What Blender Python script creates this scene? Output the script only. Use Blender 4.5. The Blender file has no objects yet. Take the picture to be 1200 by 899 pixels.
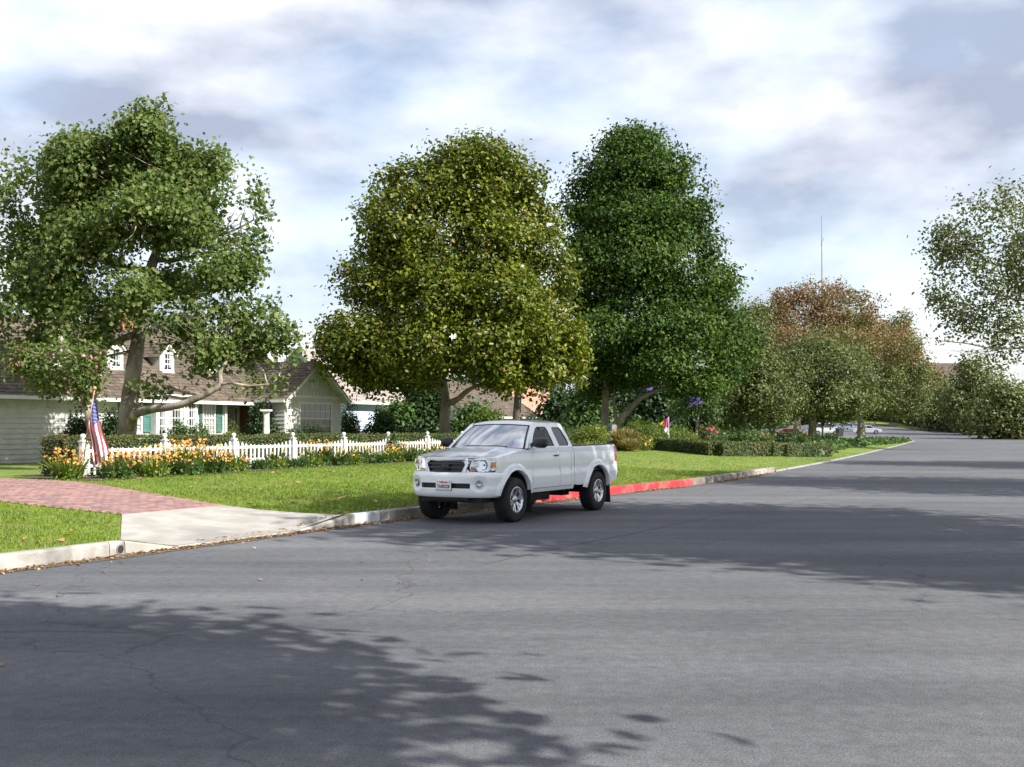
import bpy, bmesh, math, random
import numpy as np
from mathutils import Vector, Matrix
from mathutils.geometry import delaunay_2d_cdt

R = math.radians
PI = math.pi
random.seed(7)
rng = np.random.default_rng(11)
scene = bpy.context.scene
C = scene.collection

# ------------------------------------------------------------------ camera
cam_d = bpy.data.cameras.new('camera')
cam = bpy.data.objects.new('camera', cam_d)
C.objects.link(cam)
EYE = 1.65
cam.location = (0, 0, EYE)
cam.rotation_euler = (R(90), 0, 0)
cam_d.sensor_width = 36
cam_d.lens = 39.0
cam_d.shift_y = 0.0429
cam_d.clip_start = 0.1
cam_d.clip_end = 6000
scene.camera = cam

# ------------------------------------------------------------------ world, sun, exposure
SUN_EL, SUN_AZ = R(37), R(122)          # azimuth measured clockwise from +Y
sun_dir = Vector((math.sin(SUN_AZ) * math.cos(SUN_EL), math.cos(SUN_AZ) * math.cos(SUN_EL), math.sin(SUN_EL)))
w = bpy.data.worlds.new('World')
scene.world = w
w.use_nodes = True
nt = w.node_tree
for n in list(nt.nodes):
    nt.nodes.remove(n)
o_ = nt.nodes.new('ShaderNodeOutputWorld')
bg = nt.nodes.new('ShaderNodeBackground')
sky = nt.nodes.new('ShaderNodeTexSky')
sky.sky_type = 'NISHITA'
sky.sun_disc = False
sky.sun_elevation = SUN_EL
sky.sun_rotation = SUN_AZ
sky.air_density = 1.2
sky.dust_density = 1.6
bg.inputs['Strength'].default_value = 0.145
tc = nt.nodes.new('ShaderNodeTexCoord')
mp = nt.nodes.new('ShaderNodeMapping')
mp.inputs['Scale'].default_value = (1.0, 1.0, 2.2)
mp.inputs['Location'].default_value = (0.35, 0.1, 0.55)
nz = nt.nodes.new('ShaderNodeTexNoise')
nz.inputs['Scale'].default_value = 3.1
nz.inputs['Detail'].default_value = 7
nz.inputs['Roughness'].default_value = 0.52
rp = nt.nodes.new('ShaderNodeValToRGB')
rp.color_ramp.elements[0].position = 0.38
rp.color_ramp.elements[0].color = (0.62, 0.62, 0.62, 1)
rp.color_ramp.elements[1].position = 0.57
rp.color_ramp.elements[1].color = (0.97, 0.97, 0.97, 1)
mx = nt.nodes.new('ShaderNodeMix')
mx.data_type = 'RGBA'
nz2 = nt.nodes.new('ShaderNodeTexNoise')
nz2.inputs['Scale'].default_value = 5.0
nz2.inputs['Detail'].default_value = 5
rp2 = nt.nodes.new('ShaderNodeValToRGB')
rp2.color_ramp.elements[0].position = 0.38
rp2.color_ramp.elements[0].color = (1.6, 1.78, 2.3, 1)
rp2.color_ramp.elements[1].position = 0.62
rp2.color_ramp.elements[1].color = (3.9, 3.95, 4.2, 1)
L = nt.links.new
L(tc.outputs['Generated'], mp.inputs['Vector'])
L(mp.outputs['Vector'], nz.inputs['Vector'])
L(mp.outputs['Vector'], nz2.inputs['Vector'])
L(nz.outputs['Fac'], rp.inputs['Fac'])
L(nz2.outputs['Fac'], rp2.inputs['Fac'])
L(rp.outputs['Color'], mx.inputs['Factor'])
L(sky.outputs['Color'], mx.inputs['A'])
L(rp2.outputs['Color'], mx.inputs['B'])
L(mx.outputs['Result'], bg.inputs['Color'])
L(bg.outputs['Background'], o_.inputs['Surface'])

sd = bpy.data.lights.new('sun', 'SUN')
sd.energy = 4.8
sd.angle = R(0.5)
sd.color = (1.0, 0.965, 0.91)
so = bpy.data.objects.new('sun', sd)
C.objects.link(so)
so.rotation_euler = sun_dir.to_track_quat('Z', 'Y').to_euler()
vs = scene.view_settings
vs.view_transform = 'Standard'
vs.look = 'None'
vs.exposure = 1.05
vs.gamma = 1.0
vs.use_curve_mapping = False

# ------------------------------------------------------------------ helpers: objects
def link(name, me, mat=None, parent=None, label=None, cat=None, group=None, kind=None):
    o = bpy.data.objects.new(name, me)
    C.objects.link(o)
    if mat is not None and me is not None and hasattr(me, 'materials') and len(me.materials) == 0:
        for m in (mat if isinstance(mat, (list, tuple)) else [mat]):
            me.materials.append(m)
    if parent is not None:
        o.parent = parent
    tag(o, label, cat, group, kind)
    return o

def tag(o, label=None, cat=None, group=None, kind=None):
    if label: o['label'] = label
    if cat: o['category'] = cat
    if group: o['group'] = group
    if kind: o['kind'] = kind
    return o

def thing(name, label, cat, loc=(0, 0, 0), rz=0.0, group=None):
    o = bpy.data.objects.new(name, None)
    C.objects.link(o)
    o.empty_display_size = 0.2
    o.location = loc
    o.rotation_euler = (0, 0, rz)
    return tag(o, label, cat, group)

def copy_tree(o, parent=None):
    c = o.copy()
    C.objects.link(c)
    c.parent = parent
    for ch in list(o.children):
        copy_tree(ch, c)
    return c

def mesh(name, V, F, smooth=False):
    me = bpy.data.meshes.new(name)
    me.from_pydata([tuple(v) for v in V], [], [tuple(f) for f in F])
    me.update()
    if smooth:
        me.polygons.foreach_set('use_smooth', [True] * len(me.polygons))
    return me

def mesh_np(name, V, F, tint=None, smooth=False):
    """V (n,3) float, F (m,k) int, tint (n,2)"""
    me = bpy.data.meshes.new(name)
    V = np.asarray(V, np.float32); F = np.asarray(F, np.int32)
    n, (m, k) = len(V), F.shape
    me.vertices.add(n)
    me.vertices.foreach_set('co', V.ravel())
    me.loops.add(m * k)
    me.loops.foreach_set('vertex_index', F.ravel())
    me.polygons.add(m)
    me.polygons.foreach_set('loop_start', np.arange(0, m * k, k, dtype=np.int32))
    me.polygons.foreach_set('loop_total', np.full(m, k, np.int32))
    if smooth:
        me.polygons.foreach_set('use_smooth', np.ones(m, bool))
    me.update(calc_edges=True)
    if tint is not None:
        a = me.color_attributes.new('tint', 'FLOAT_COLOR', 'POINT')
        col = np.ones((n, 4), np.float32)
        col[:, :2] = tint
        col[:, 2] = 0
        a.data.foreach_set('color', col.ravel())
    return me

class MB:
    """collects boxes, tubes and lathes into one mesh"""
    def __init__(s):
        s.V = []; s.F = []; s.T = []
    def add(s, V, F, t=0.5):
        b = len(s.V)
        s.V += [tuple(v) for v in V]
        s.F += [tuple(i + b for i in f) for f in F]
        s.T += [t] * len(V)
        return s
    def box(s, x0, x1, y0, y1, z0, z1, t=0.5):
        V = [(x0, y0, z0), (x1, y0, z0), (x1, y1, z0), (x0, y1, z0), (x0, y0, z1), (x1, y0, z1), (x1, y1, z1), (x0, y1, z1)]
        return s.add(V, [(3, 2, 1, 0), (4, 5, 6, 7), (0, 1, 5, 4), (1, 2, 6, 5), (2, 3, 7, 6), (3, 0, 4, 7)], t)
    def hexa(s, P, t=0.5):
        return s.add(P, [(3, 2, 1, 0), (4, 5, 6, 7), (0, 1, 5, 4), (1, 2, 6, 5), (2, 3, 7, 6), (3, 0, 4, 7)], t)
    def tube(s, P, rad, n=8, cap=True):
        P = [Vector(p) for p in P]
        V = []; F = []
        up = Vector((0.13, 0.27, 1)).normalized()
        prev = None
        for i, p in enumerate(P):
            d = (P[min(i + 1, len(P) - 1)] - P[max(i - 1, 0)])
            d = d.normalized() if d.length > 1e-9 else Vector((0, 0, 1))
            if prev is None:
                a = d.orthogonal().normalized()
            else:
                a = (prev - d * prev.dot(d))
                a = a.normalized() if a.length > 1e-6 else d.orthogonal().normalized()
            prev = a
            b = d.cross(a)
            r = rad[i] if isinstance(rad, (list, tuple)) else rad
            for k in range(n):
                t = 2 * PI * k / n
                V.append(p + (a * math.cos(t) + b * math.sin(t)) * r)
        for i in range(len(P) - 1):
            for k in range(n):
                k2 = (k + 1) % n
                F.append((i * n + k, i * n + k2, (i + 1) * n + k2, (i + 1) * n + k))
        if cap:
            F.append(tuple(range(n))[::-1])
            F.append(tuple((len(P) - 1) * n + k for k in range(n)))
        return s.add(V, F)
    def lathe(s, prof, n=24, axis='z', c=(0, 0, 0), cap=True):
        V = []; F = []
        for r, h in prof:
            for k in range(n):
                t = 2 * PI * k / n
                if axis == 'z': V.append((c[0] + r * math.cos(t), c[1] + r * math.sin(t), c[2] + h))
                else: V.append((c[0] + r * math.cos(t), c[1] + h, c[2] + r * math.sin(t)))
        for i in range(len(prof) - 1):
            for k in range(n):
                k2 = (k + 1) % n
                F.append((i * n + k, i * n + k2, (i + 1) * n + k2, (i + 1) * n + k))
        if cap: F.append(tuple(range(n))[::-1]); F.append(tuple((len(prof) - 1) * n + k for k in range(n)))
        return s.add(V, F)
    def mesh(s, name, smooth=False, tint=False):
        me = mesh(name, s.V, s.F, smooth)
        if tint:
            a = me.color_attributes.new('tint', 'FLOAT_COLOR', 'POINT')
            col = np.ones((len(s.V), 4), np.float32); col[:, 0] = s.T
            a.data.foreach_set('color', col.ravel())
        return me
    def obj(s, name, mat, parent=None, smooth=False, bevel=0, tint=False, **kw):
        o = link(name, s.mesh(name, smooth, tint), mat, parent, **kw)
        if bevel: bev(o, bevel)
        return o

def bev(o, wd, seg=2, ang=35):
    m = o.modifiers.new('bevel', 'BEVEL')
    m.width = wd; m.segments = seg; m.limit_method = 'ANGLE'; m.angle_limit = R(ang)
    return o

def recalc(me):
    bm = bmesh.new(); bm.from_mesh(me)
    bmesh.ops.recalc_face_normals(bm, faces=bm.faces)
    bm.to_mesh(me); bm.free()
    return me

def autosmooth(o, ang=35):
    me = o.data
    me.polygons.foreach_set('use_smooth', [True] * len(me.polygons))
    try: me.set_sharp_from_angle(angle=R(ang))
    except Exception: pass
    return o

def smoothstep(a, b, x):
    t = np.clip((np.asarray(x, float) - a) / (b - a), 0, 1)
    return t * t * (3 - 2 * t)

def vnoise(P, freq, seed=0):
    """value noise, P (n,3) -> (n,) in 0..1"""
    P = np.asarray(P, float) * freq + seed * 17.31
    I = np.floor(P).astype(np.int64); f = P - I; f = f * f * (3 - 2 * f)
    def h(i, j, k):
        n = (i * 73856093) ^ (j * 19349663) ^ (k * 83492791) ^ (seed * 2654435)
        n = (n ^ (n >> 13)) * 1274126177
        return ((n & 0x7fffffff) % 100003) / 100003.0
    out = 0
    for a in (0, 1):
        for b in (0, 1):
            for c in (0, 1):
                wt = (f[:, 0] if a else 1 - f[:, 0]) * (f[:, 1] if b else 1 - f[:, 1]) * (f[:, 2] if c else 1 - f[:, 2])
                out = out + wt * h(I[:, 0] + a, I[:, 1] + b, I[:, 2] + c)
    return out

def at(px, Y, z=None, py=None):
    """world point seen at pixel column px of the 1200-wide photograph at depth Y"""
    X = (px - 600) / 1300 * Y
    if py is not None: z = EYE - (py - 501) * Y / 1300
    return Vector((X, Y, z))

# ------------------------------------------------------------------ helpers: materials
MATS = {}
def base_mat(name):
    m = bpy.data.materials.new(name); m.use_nodes = True
    t = m.node_tree
    return m, t, t.nodes['Principled BSDF']

def pmat(name, c1, c2=None, scale=5.0, rough=0.6, bump=0.0, bscale=None, metal=0.0, coat=0.0, spec=0.5, detail=5, c3=None, s3=0.6, tint=None, stretch=None, ramp=(0.35, 0.65)):
    m, t, b = base_mat(name)
    N = t.nodes.new; K = t.links.new
    b.inputs['Roughness'].default_value = rough
    b.inputs['Metallic'].default_value = metal
    b.inputs['Coat Weight'].default_value = coat
    b.inputs['Coat Roughness'].default_value = 0.04
    b.inputs['Specular IOR Level'].default_value = spec
    tcn = N('ShaderNodeTexCoord'); vec = tcn.outputs['Object']
    if stretch:
        mpn = N('ShaderNodeMapping'); mpn.inputs['Scale'].default_value = stretch
        K(vec, mpn.inputs['Vector']); vec = mpn.outputs['Vector']
    col = None
    if c2 is not None:
        nn = N('ShaderNodeTexNoise'); nn.inputs['Scale'].default_value = scale; nn.inputs['Detail'].default_value = detail
        K(vec, nn.inputs['Vector'])
        rr = N('ShaderNodeValToRGB')
        rr.color_ramp.elements[0].position = ramp[0]; rr.color_ramp.elements[1].position = ramp[1]
        rr.color_ramp.elements[0].color = (*c1, 1); rr.color_ramp.elements[1].color = (*c2, 1)
        K(nn.outputs['Fac'], rr.inputs['Fac']); col = rr.outputs['Color']
        if c3 is not None:
            n3 = N('ShaderNodeTexNoise'); n3.inputs['Scale'].default_value = s3; n3.inputs['Detail'].default_value = 6
            K(vec, n3.inputs['Vector'])
            r3 = N('ShaderNodeValToRGB'); r3.color_ramp.elements[0].position = 0.48; r3.color_ramp.elements[1].position = 0.66
            K(n3.outputs['Fac'], r3.inputs['Fac'])
            m3 = N('ShaderNodeMix'); m3.data_type = 'RGBA'
            K(r3.outputs['Color'], m3.inputs['Factor']); K(col, m3.inputs['A']); m3.inputs['B'].default_value = (*c3, 1)
            col = m3.outputs['Result']
    else:
        b.inputs['Base Color'].default_value = (*c1, 1)
    if tint is not None and col is not None:
        at_ = N('ShaderNodeAttribute'); at_.attribute_name = 'tint'
        sx = N('ShaderNodeSeparateColor'); K(at_.outputs['Color'], sx.inputs['Color'])
        mr = N('ShaderNodeMapRange'); mr.inputs['To Min'].default_value = tint[0]; mr.inputs['To Max'].default_value = tint[1]
        K(sx.outputs['Red'], mr.inputs['Value'])
        mm = N('ShaderNodeVectorMath'); mm.operation = 'SCALE'
        K(col, mm.inputs[0]); K(mr.outputs['Result'], mm.inputs['Scale']); col = mm.outputs['Vector']
    if col is not None: K(col, b.inputs['Base Color'])
    if bump:
        bn = N('ShaderNodeTexNoise'); bn.inputs['Scale'].default_value = bscale or scale * 6; bn.inputs['Detail'].default_value = 6
        K(vec, bn.inputs['Vector'])
        bp = N('ShaderNodeBump'); bp.inputs['Strength'].default_value = bump; bp.inputs['Distance'].default_value = 0.02
        K(bn.outputs['Fac'], bp.inputs['Height']); K(bp.outputs['Normal'], b.inputs['Normal'])
    MATS[name] = m
    return m

def leafmat(name, dark, mid, light, alt=None, trans=0.3, rough=0.5, spec=0.35):
    m, t, b = base_mat(name)
    N = t.nodes.new; K = t.links.new
    a = N('ShaderNodeAttribute'); a.attribute_name = 'tint'
    s = N('ShaderNodeSeparateColor'); K(a.outputs['Color'], s.inputs['Color'])
    rr = N('ShaderNodeValToRGB'); e = rr.color_ramp.elements
    e[0].position = 0.0; e[0].color = (*dark, 1); e[1].position = 1.0; e[1].color = (*light, 1)
    x = e.new(0.5); x.color = (*mid, 1)
    K(s.outputs['Red'], rr.inputs['Fac']); col = rr.outputs['Color']
    if alt:
        mm = N('ShaderNodeMix'); mm.data_type = 'RGBA'
        K(s.outputs['Green'], mm.inputs['Factor']); K(col, mm.inputs['A']); mm.inputs['B'].default_value = (*alt, 1)
        col = mm.outputs['Result']
    K(col, b.inputs['Base Color'])
    b.inputs['Roughness'].default_value = rough; b.inputs['Specular IOR Level'].default_value = spec
    tr = N('ShaderNodeBsdfTranslucent')
    sc = N('ShaderNodeVectorMath'); sc.operation = 'MULTIPLY'; sc.inputs[1].default_value = (1.25, 1.35, 0.7)
    K(col, sc.inputs[0]); K(sc.outputs['Vector'], tr.inputs['Color'])
    mix = N('ShaderNodeMixShader'); mix.inputs['Fac'].default_value = trans
    K(b.outputs['BSDF'], mix.inputs[1]); K(tr.outputs['BSDF'], mix.inputs[2])
    K(mix.outputs['Shader'], t.nodes['Material Output'].inputs['Surface'])
    return m

def glassmat(name, tint, refl=1.0, rough=0.02):
    m, t, b = base_mat(name)
    N = t.nodes.new; K = t.links.new
    tr = N('ShaderNodeBsdfTransparent'); tr.inputs['Color'].default_value = (*tint, 1)
    gl = N('ShaderNodeBsdfGlossy'); gl.inputs['Roughness'].default_value = rough
    fr = N('ShaderNodeFresnel'); fr.inputs['IOR'].default_value = 1.5
    mu = N('ShaderNodeMath'); mu.operation = 'MULTIPLY'; mu.inputs[1].default_value = refl; mu.use_clamp = True
    K(fr.outputs['Fac'], mu.inputs[0])
    mix = N('ShaderNodeMixShader')
    K(mu.outputs['Value'], mix.inputs['Fac']); K(tr.outputs['BSDF'], mix.inputs[1]); K(gl.outputs['BSDF'], mix.inputs[2])
    K(mix.outputs['Shader'], t.nodes['Material Output'].inputs['Surface'])
    t.nodes.remove(b)
    return m

# asphalt: fine aggregate, broad wear, a few old crack lines
def asphalt():
    m, t, b = base_mat('asphalt')
    N = t.nodes.new; K = t.links.new
    tcn = N('ShaderNodeTexCoord'); vec = tcn.outputs['Object']
    def noise(s, d=6, r=0.6, v=None):
        n = N('ShaderNodeTexNoise'); n.inputs['Scale'].default_value = s; n.inputs['Detail'].default_value = d; n.inputs['Roughness'].default_value = r
        K(v or vec, n.inputs['Vector']); return n
    # wear runs along the street
    mpn = N('ShaderNodeMapping'); mpn.inputs['Rotation'].default_value = (0, 0, R(62)); mpn.inputs['Scale'].default_value = (0.12, 1.0, 1.0)
    K(vec, mpn.inputs['Vector'])
    nA = noise(0.9, 5, 0.55, mpn.outputs['Vector'])
    nB = noise(0.35, 6, 0.6)
    nC = noise(70, 3, 0.7)
    nD = noise(9, 5, 0.65)
    r1 = N('ShaderNodeValToRGB'); e = r1.color_ramp.elements
    e[0].position = 0.3; e[0].color = (0.058, 0.060, 0.067, 1); e[1].position = 0.70; e[1].color = (0.130, 0.131, 0.136, 1)
    ad = N('ShaderNodeMath'); ad.operation = 'ADD'; K(nA.outputs['Fac'], ad.inputs[0]); K(nB.outputs['Fac'], ad.inputs[1])
    hf = N('ShaderNodeMath'); hf.operation = 'MULTIPLY'; hf.inputs[1].default_value = 0.5; K(ad.outputs['Value'], hf.inputs[0])
    K(hf.outputs['Value'], r1.inputs['Fac'])
    mpw = N('ShaderNodeMapping'); mpw.inputs['Rotation'].default_value = (0, 0, R(63.5)); mpw.inputs['Scale'].default_value = (0.035, 0.62, 1.0)
    K(vec, mpw.inputs['Vector'])
    nW = noise(1.0, 4, 0.7, mpw.outputs['Vector'])
    mw = N('ShaderNodeMapRange'); mw.inputs['From Min'].default_value = 0.35; mw.inputs['From Max'].default_value = 0.65; mw.inputs['To Min'].default_value = 0.80; mw.inputs['To Max'].default_value = 1.16
    K(nW.outputs['Fac'], mw.inputs['Value'])
    nS = noise(0.9, 3, 0.5)
    ms = N('ShaderNodeMapRange'); ms.inputs['From Min'].default_value = 0.66; ms.inputs['From Max'].default_value = 0.74; ms.inputs['To Min'].default_value = 1.0; ms.inputs['To Max'].default_value = 0.80
    K(nS.outputs['Fac'], ms.inputs['Value'])
    mws = N('ShaderNodeMath'); mws.operation = 'MULTIPLY'; K(mw.outputs['Result'], mws.inputs[0]); K(ms.outputs['Result'], mws.inputs[1])
    mr = N('ShaderNodeMapRange'); mr.inputs['From Min'].default_value = 0.25; mr.inputs['From Max'].default_value = 0.75
    mr.inputs['To Min'].default_value = 0.40; mr.inputs['To Max'].default_value = 1.72; K(nC.outputs['Fac'], mr.inputs['Value'])
    mr2 = N('ShaderNodeMapRange'); mr2.inputs['From Min'].default_value = 0.3; mr2.inputs['From Max'].default_value = 0.7
    mr2.inputs['To Min'].default_value = 0.78; mr2.inputs['To Max'].default_value = 1.2; K(nD.outputs['Fac'], mr2.inputs['Value'])
    mu0 = N('ShaderNodeMath'); mu0.operation = 'MULTIPLY'; K(mr.outputs['Result'], mu0.inputs[0]); K(mr2.outputs['Result'], mu0.inputs[1])
    mu = N('ShaderNodeMath'); mu.operation = 'MULTIPLY'; K(mu0.outputs['Value'], mu.inputs[0]); K(mws.outputs['Value'], mu.inputs[1])
    # cracks
    wv = noise(0.7, 4, 0.6)
    av = N('ShaderNodeVectorMath'); av.operation = 'MULTIPLY_ADD'; av.inputs[1].default_value = (1.6, 1.6, 0); K(wv.outputs['Color'], av.inputs[0]); K(vec, av.inputs[2])
    vo = N('ShaderNodeTexVoronoi'); vo.feature = 'DISTANCE_TO_EDGE'; vo.inputs['Scale'].default_value = 0.16; K(av.outputs['Vector'], vo.inputs['Vector'])
    cr = N('ShaderNodeMapRange'); cr.inputs['From Min'].default_value = 0.0; cr.inputs['From Max'].default_value = 0.0035; cr.inputs['To Min'].default_value = 0.62; cr.inputs['To Max'].default_value = 1.0
    K(vo.outputs['Distance'], cr.inputs['Value'])
    mu2 = N('ShaderNodeMath'); mu2.operation = 'MULTIPLY'; K(mu.outputs['Value'], mu2.inputs[0]); K(cr.outputs['Result'], mu2.inputs[1])
    sc = N('ShaderNodeVectorMath'); sc.operation = 'SCALE'; K(r1.outputs['Color'], sc.inputs[0]); K(mu2.outputs['Value'], sc.inputs['Scale'])
    K(sc.outputs['Vector'], b.inputs['Base Color'])
    b.inputs['Roughness'].default_value = 0.82; b.inputs['Specular IOR Level'].default_value = 0.35
    bp = N('ShaderNodeBump'); bp.inputs['Strength'].default_value = 0.55; bp.inputs['Distance'].default_value = 0.012
    K(nC.outputs['Fac'], bp.inputs['Height']); K(bp.outputs['Normal'], b.inputs['Normal'])
    return m

M = {}
M['asphalt'] = asphalt()
M['tar'] = pmat('tar_seam', (0.065, 0.065, 0.068), (0.095, 0.095, 0.098), 6, 0.75, 0.3)
M['soil'] = pmat('soil', (0.045, 0.034, 0.022), (0.10, 0.075, 0.05), 8, 0.95, 0.6)
M['debris'] = pmat('gutter_dirt', (0.05, 0.036, 0.022), (0.16, 0.115, 0.07), 14, 0.95, 0.7, c3=(0.09, 0.085, 0.07), s3=3)
M['earth'] = pmat('earth', (0.06, 0.08, 0.03), (0.10, 0.10, 0.05), 0.4, 0.95)
M['lawn'] = pmat('lawn_turf', (0.085, 0.140, 0.009), (0.145, 0.210, 0.014), 1.4, 0.9, 0.9, 60, c3=(0.15, 0.165, 0.028), s3=0.9, detail=8)
M['concrete'] = pmat('concrete', (0.28, 0.262, 0.230), (0.37, 0.348, 0.310), 2.6, 0.85, 0.3, 50, c3=(0.24, 0.225, 0.20), s3=0.8, detail=8)
M['kerb'] = pmat('kerb_concrete', (0.27, 0.255, 0.225), (0.42, 0.40, 0.36), 3, 0.9, 0.5, 30, c3=(0.17, 0.16, 0.14), s3=1.7, detail=9)
M['kerb_white'] = pmat('kerb_whitewash', (0.70, 0.72, 0.74), (0.52, 0.56, 0.60), 9, 0.8, 0.3, 40, c3=(0.33, 0.36, 0.40), s3=6, detail=9)
M['kerb_red'] = pmat('kerb_red_paint', (0.42, 0.022, 0.030), (0.32, 0.018, 0.026), 4, 0.7, 0.45, 30, c3=(0.40, 0.11, 0.10), s3=2.6, detail=10)
M['kerb_low'] = pmat('kerb_low_concrete', (0.20, 0.195, 0.185), (0.29, 0.28, 0.265), 3, 0.9, 0.5, 30, c3=(0.14, 0.135, 0.125), s3=1.7, detail=9)
M['kerb_old'] = pmat('kerb_weathered', (0.16, 0.145, 0.13), (0.36, 0.33, 0.30), 6, 0.95, 0.8, 25, c3=(0.20, 0.155, 0.125), s3=2.2, detail=9)
M['brick'] = pmat('brick_paver', (0.23, 0.125, 0.110), (0.30, 0.175, 0.155), 7, 0.9, 0.5, 40, c3=(0.25, 0.15, 0.135), s3=1.2, tint=(0.72, 1.25))
M['planter_brick'] = pmat('planter_brick', (0.30, 0.085, 0.05), (0.42, 0.14, 0.09), 5, 0.9, 0.5, tint=(0.7, 1.3))
M['mortar'] = pmat('mortar', (0.22, 0.17, 0.145), (0.30, 0.25, 0.22), 9, 0.95, 0.4)
M['white_wood'] = pmat('white_painted_wood', (0.80, 0.80, 0.79), (0.72, 0.72, 0.71), 5, 0.55, 0.15, 40)
M['siding'] = pmat('cream_siding', (0.50, 0.50, 0.44), (0.58, 0.58, 0.52), 3, 0.7, 0.2, 30)
M['siding_blue'] = pmat('pale_blue_stucco', (0.44, 0.53, 0.64), (0.50, 0.59, 0.70), 2, 0.85, 0.25, 50)
M['trim'] = pmat('white_trim', (0.70, 0.70, 0.66), (0.62, 0.62, 0.58), 4, 0.5)
M['shingle'] = pmat('wood_shakes', (0.080, 0.060, 0.043), (0.138, 0.106, 0.078), 5, 0.9, 0.5, 30, tint=(0.5, 1.35))
M['shingle_tan'] = pmat('tan_shakes', (0.27, 0.23, 0.20), (0.36, 0.31, 0.27), 5, 0.9, 0.5, 30, tint=(0.6, 1.3))
M['tile'] = pmat('terracotta_roof', (0.42, 0.20, 0.13), (0.52, 0.28, 0.19), 5, 0.85, 0.4, 30, tint=(0.65, 1.25))
M['shutter'] = pmat('green_shutter', (0.055, 0.145, 0.125), (0.075, 0.18, 0.155), 4, 0.5)
M['door'] = pmat('red_brown_door', (0.13, 0.045, 0.028), (0.18, 0.065, 0.04), 6, 0.5, stretch=(1, 1, .2))
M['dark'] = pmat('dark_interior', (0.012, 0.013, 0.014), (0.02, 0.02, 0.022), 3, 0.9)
M['curtain'] = pmat('white_curtain', (0.62, 0.62, 0.58), (0.50, 0.50, 0.47), 9, 0.9, stretch=(6, 6, .4))
M['wglass'] = glassmat('window_glass', (0.82, 0.86, 0.88), 1.6)
M['metal_dark'] = pmat('dark_metal', (0.03, 0.03, 0.032), (0.05, 0.05, 0.052), 6, 0.45, metal=0.6)
M['bark_syc'] = pmat('sycamore_bark', (0.15, 0.12, 0.092), (0.40, 0.345, 0.285), 2.8, 0.9, 0.9, 18, c3=(0.095, 0.076, 0.058), s3=3.4, stretch=(1, 1, .45), detail=7)
M['bark_grey'] = pmat('grey_bark', (0.14, 0.115, 0.095), (0.27, 0.23, 0.19), 3.5, 0.95, 0.9, 20, stretch=(1, 1, .35), detail=7)
M['bark_dark'] = pmat('dark_bark', (0.07, 0.055, 0.045), (0.15, 0.12, 0.10), 3.5, 0.95, 0.9, 20, stretch=(1, 1, .3), detail=7)
M['twig'] = pmat('twig', (0.10, 0.075, 0.05), (0.16, 0.12, 0.08), 6, 0.95)
M['l_syc'] = leafmat('sycamore_leaf', (0.060, 0.098, 0.026), (0.115, 0.165, 0.042), (0.185, 0.225, 0.065), (0.22, 0.20, 0.08), 0.38, 0.55, 0.25)
M['l_mag'] = leafmat('magnolia_leaf', (0.034, 0.058, 0.007), (0.110, 0.145, 0.010), (0.24, 0.255, 0.020), (0.21, 0.13, 0.035), 0.26, 0.42, 0.35)
M['l_ever'] = leafmat('evergreen_leaf', (0.016, 0.040, 0.008), (0.046, 0.092, 0.014), (0.105, 0.155, 0.024), (0.12, 0.17, 0.03), 0.25, 0.6, 0.2)
M['l_grove'] = leafmat('grove_leaf', (0.058, 0.082, 0.024), (0.108, 0.140, 0.040), (0.17, 0.19, 0.062), (0.20, 0.14, 0.055), 0.28)
M['l_autumn'] = leafmat('autumn_leaf', (0.07, 0.075, 0.025), (0.13, 0.12, 0.035), (0.18, 0.155, 0.06), (0.225, 0.12, 0.06), 0.28)
M['l_bush'] = leafmat('bush_leaf', (0.022, 0.052, 0.014), (0.052, 0.105, 0.024), (0.10, 0.16, 0.035), (0.16, 0.17, 0.04), 0.25)
M['l_bright'] = leafmat('bright_leaf', (0.06, 0.105, 0.016), (0.12, 0.18, 0.026), (0.22, 0.25, 0.045), (0.30, 0.22, 0.045), 0.3)
M['l_hedge'] = leafmat('hedge_leaf', (0.045, 0.070, 0.018), (0.085, 0.115, 0.028), (0.15, 0.165, 0.05), (0.20, 0.11, 0.045), 0.22)
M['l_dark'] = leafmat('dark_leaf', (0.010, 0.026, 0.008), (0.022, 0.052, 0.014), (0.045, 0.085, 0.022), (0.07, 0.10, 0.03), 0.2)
M['l_straw'] = leafmat('straw_leaf', (0.17, 0.13, 0.055), (0.29, 0.22, 0.095), (0.38, 0.31, 0.15), (0.16, 0.18, 0.05), 0.3)
M['grass'] = leafmat('grass_blade', (0.074, 0.130, 0.008), (0.132, 0.200, 0.011), (0.20, 0.26, 0.020), (0.24, 0.22, 0.08), 0.35)
M['fallen'] = leafmat('fallen_leaf', (0.14, 0.07, 0.03), (0.30, 0.17, 0.07), (0.46, 0.32, 0.16), (0.42, 0.20, 0.13), 0.15)
def flower(name, c, c2): return leafmat(name, c, c, c2, None, 0.3)
M['f_orange'] = flower('orange_petal', (0.62, 0.26, 0.05), (0.82, 0.52, 0.14))
M['f_yellow'] = flower('yellow_petal', (0.75, 0.42, 0.04), (0.85, 0.58, 0.08))
M['f_pink'] = flower('pink_petal', (0.62, 0.22, 0.32), (0.78, 0.50, 0.56))
M['f_red'] = flower('red_petal', (0.60, 0.03, 0.05), (0.72, 0.12, 0.14))
M['f_violet'] = flower('violet_petal', (0.20, 0.12, 0.62), (0.34, 0.22, 0.80))
M['f_white'] = flower('white_petal', (0.78, 0.76, 0.70), (0.85, 0.83, 0.78))
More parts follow.
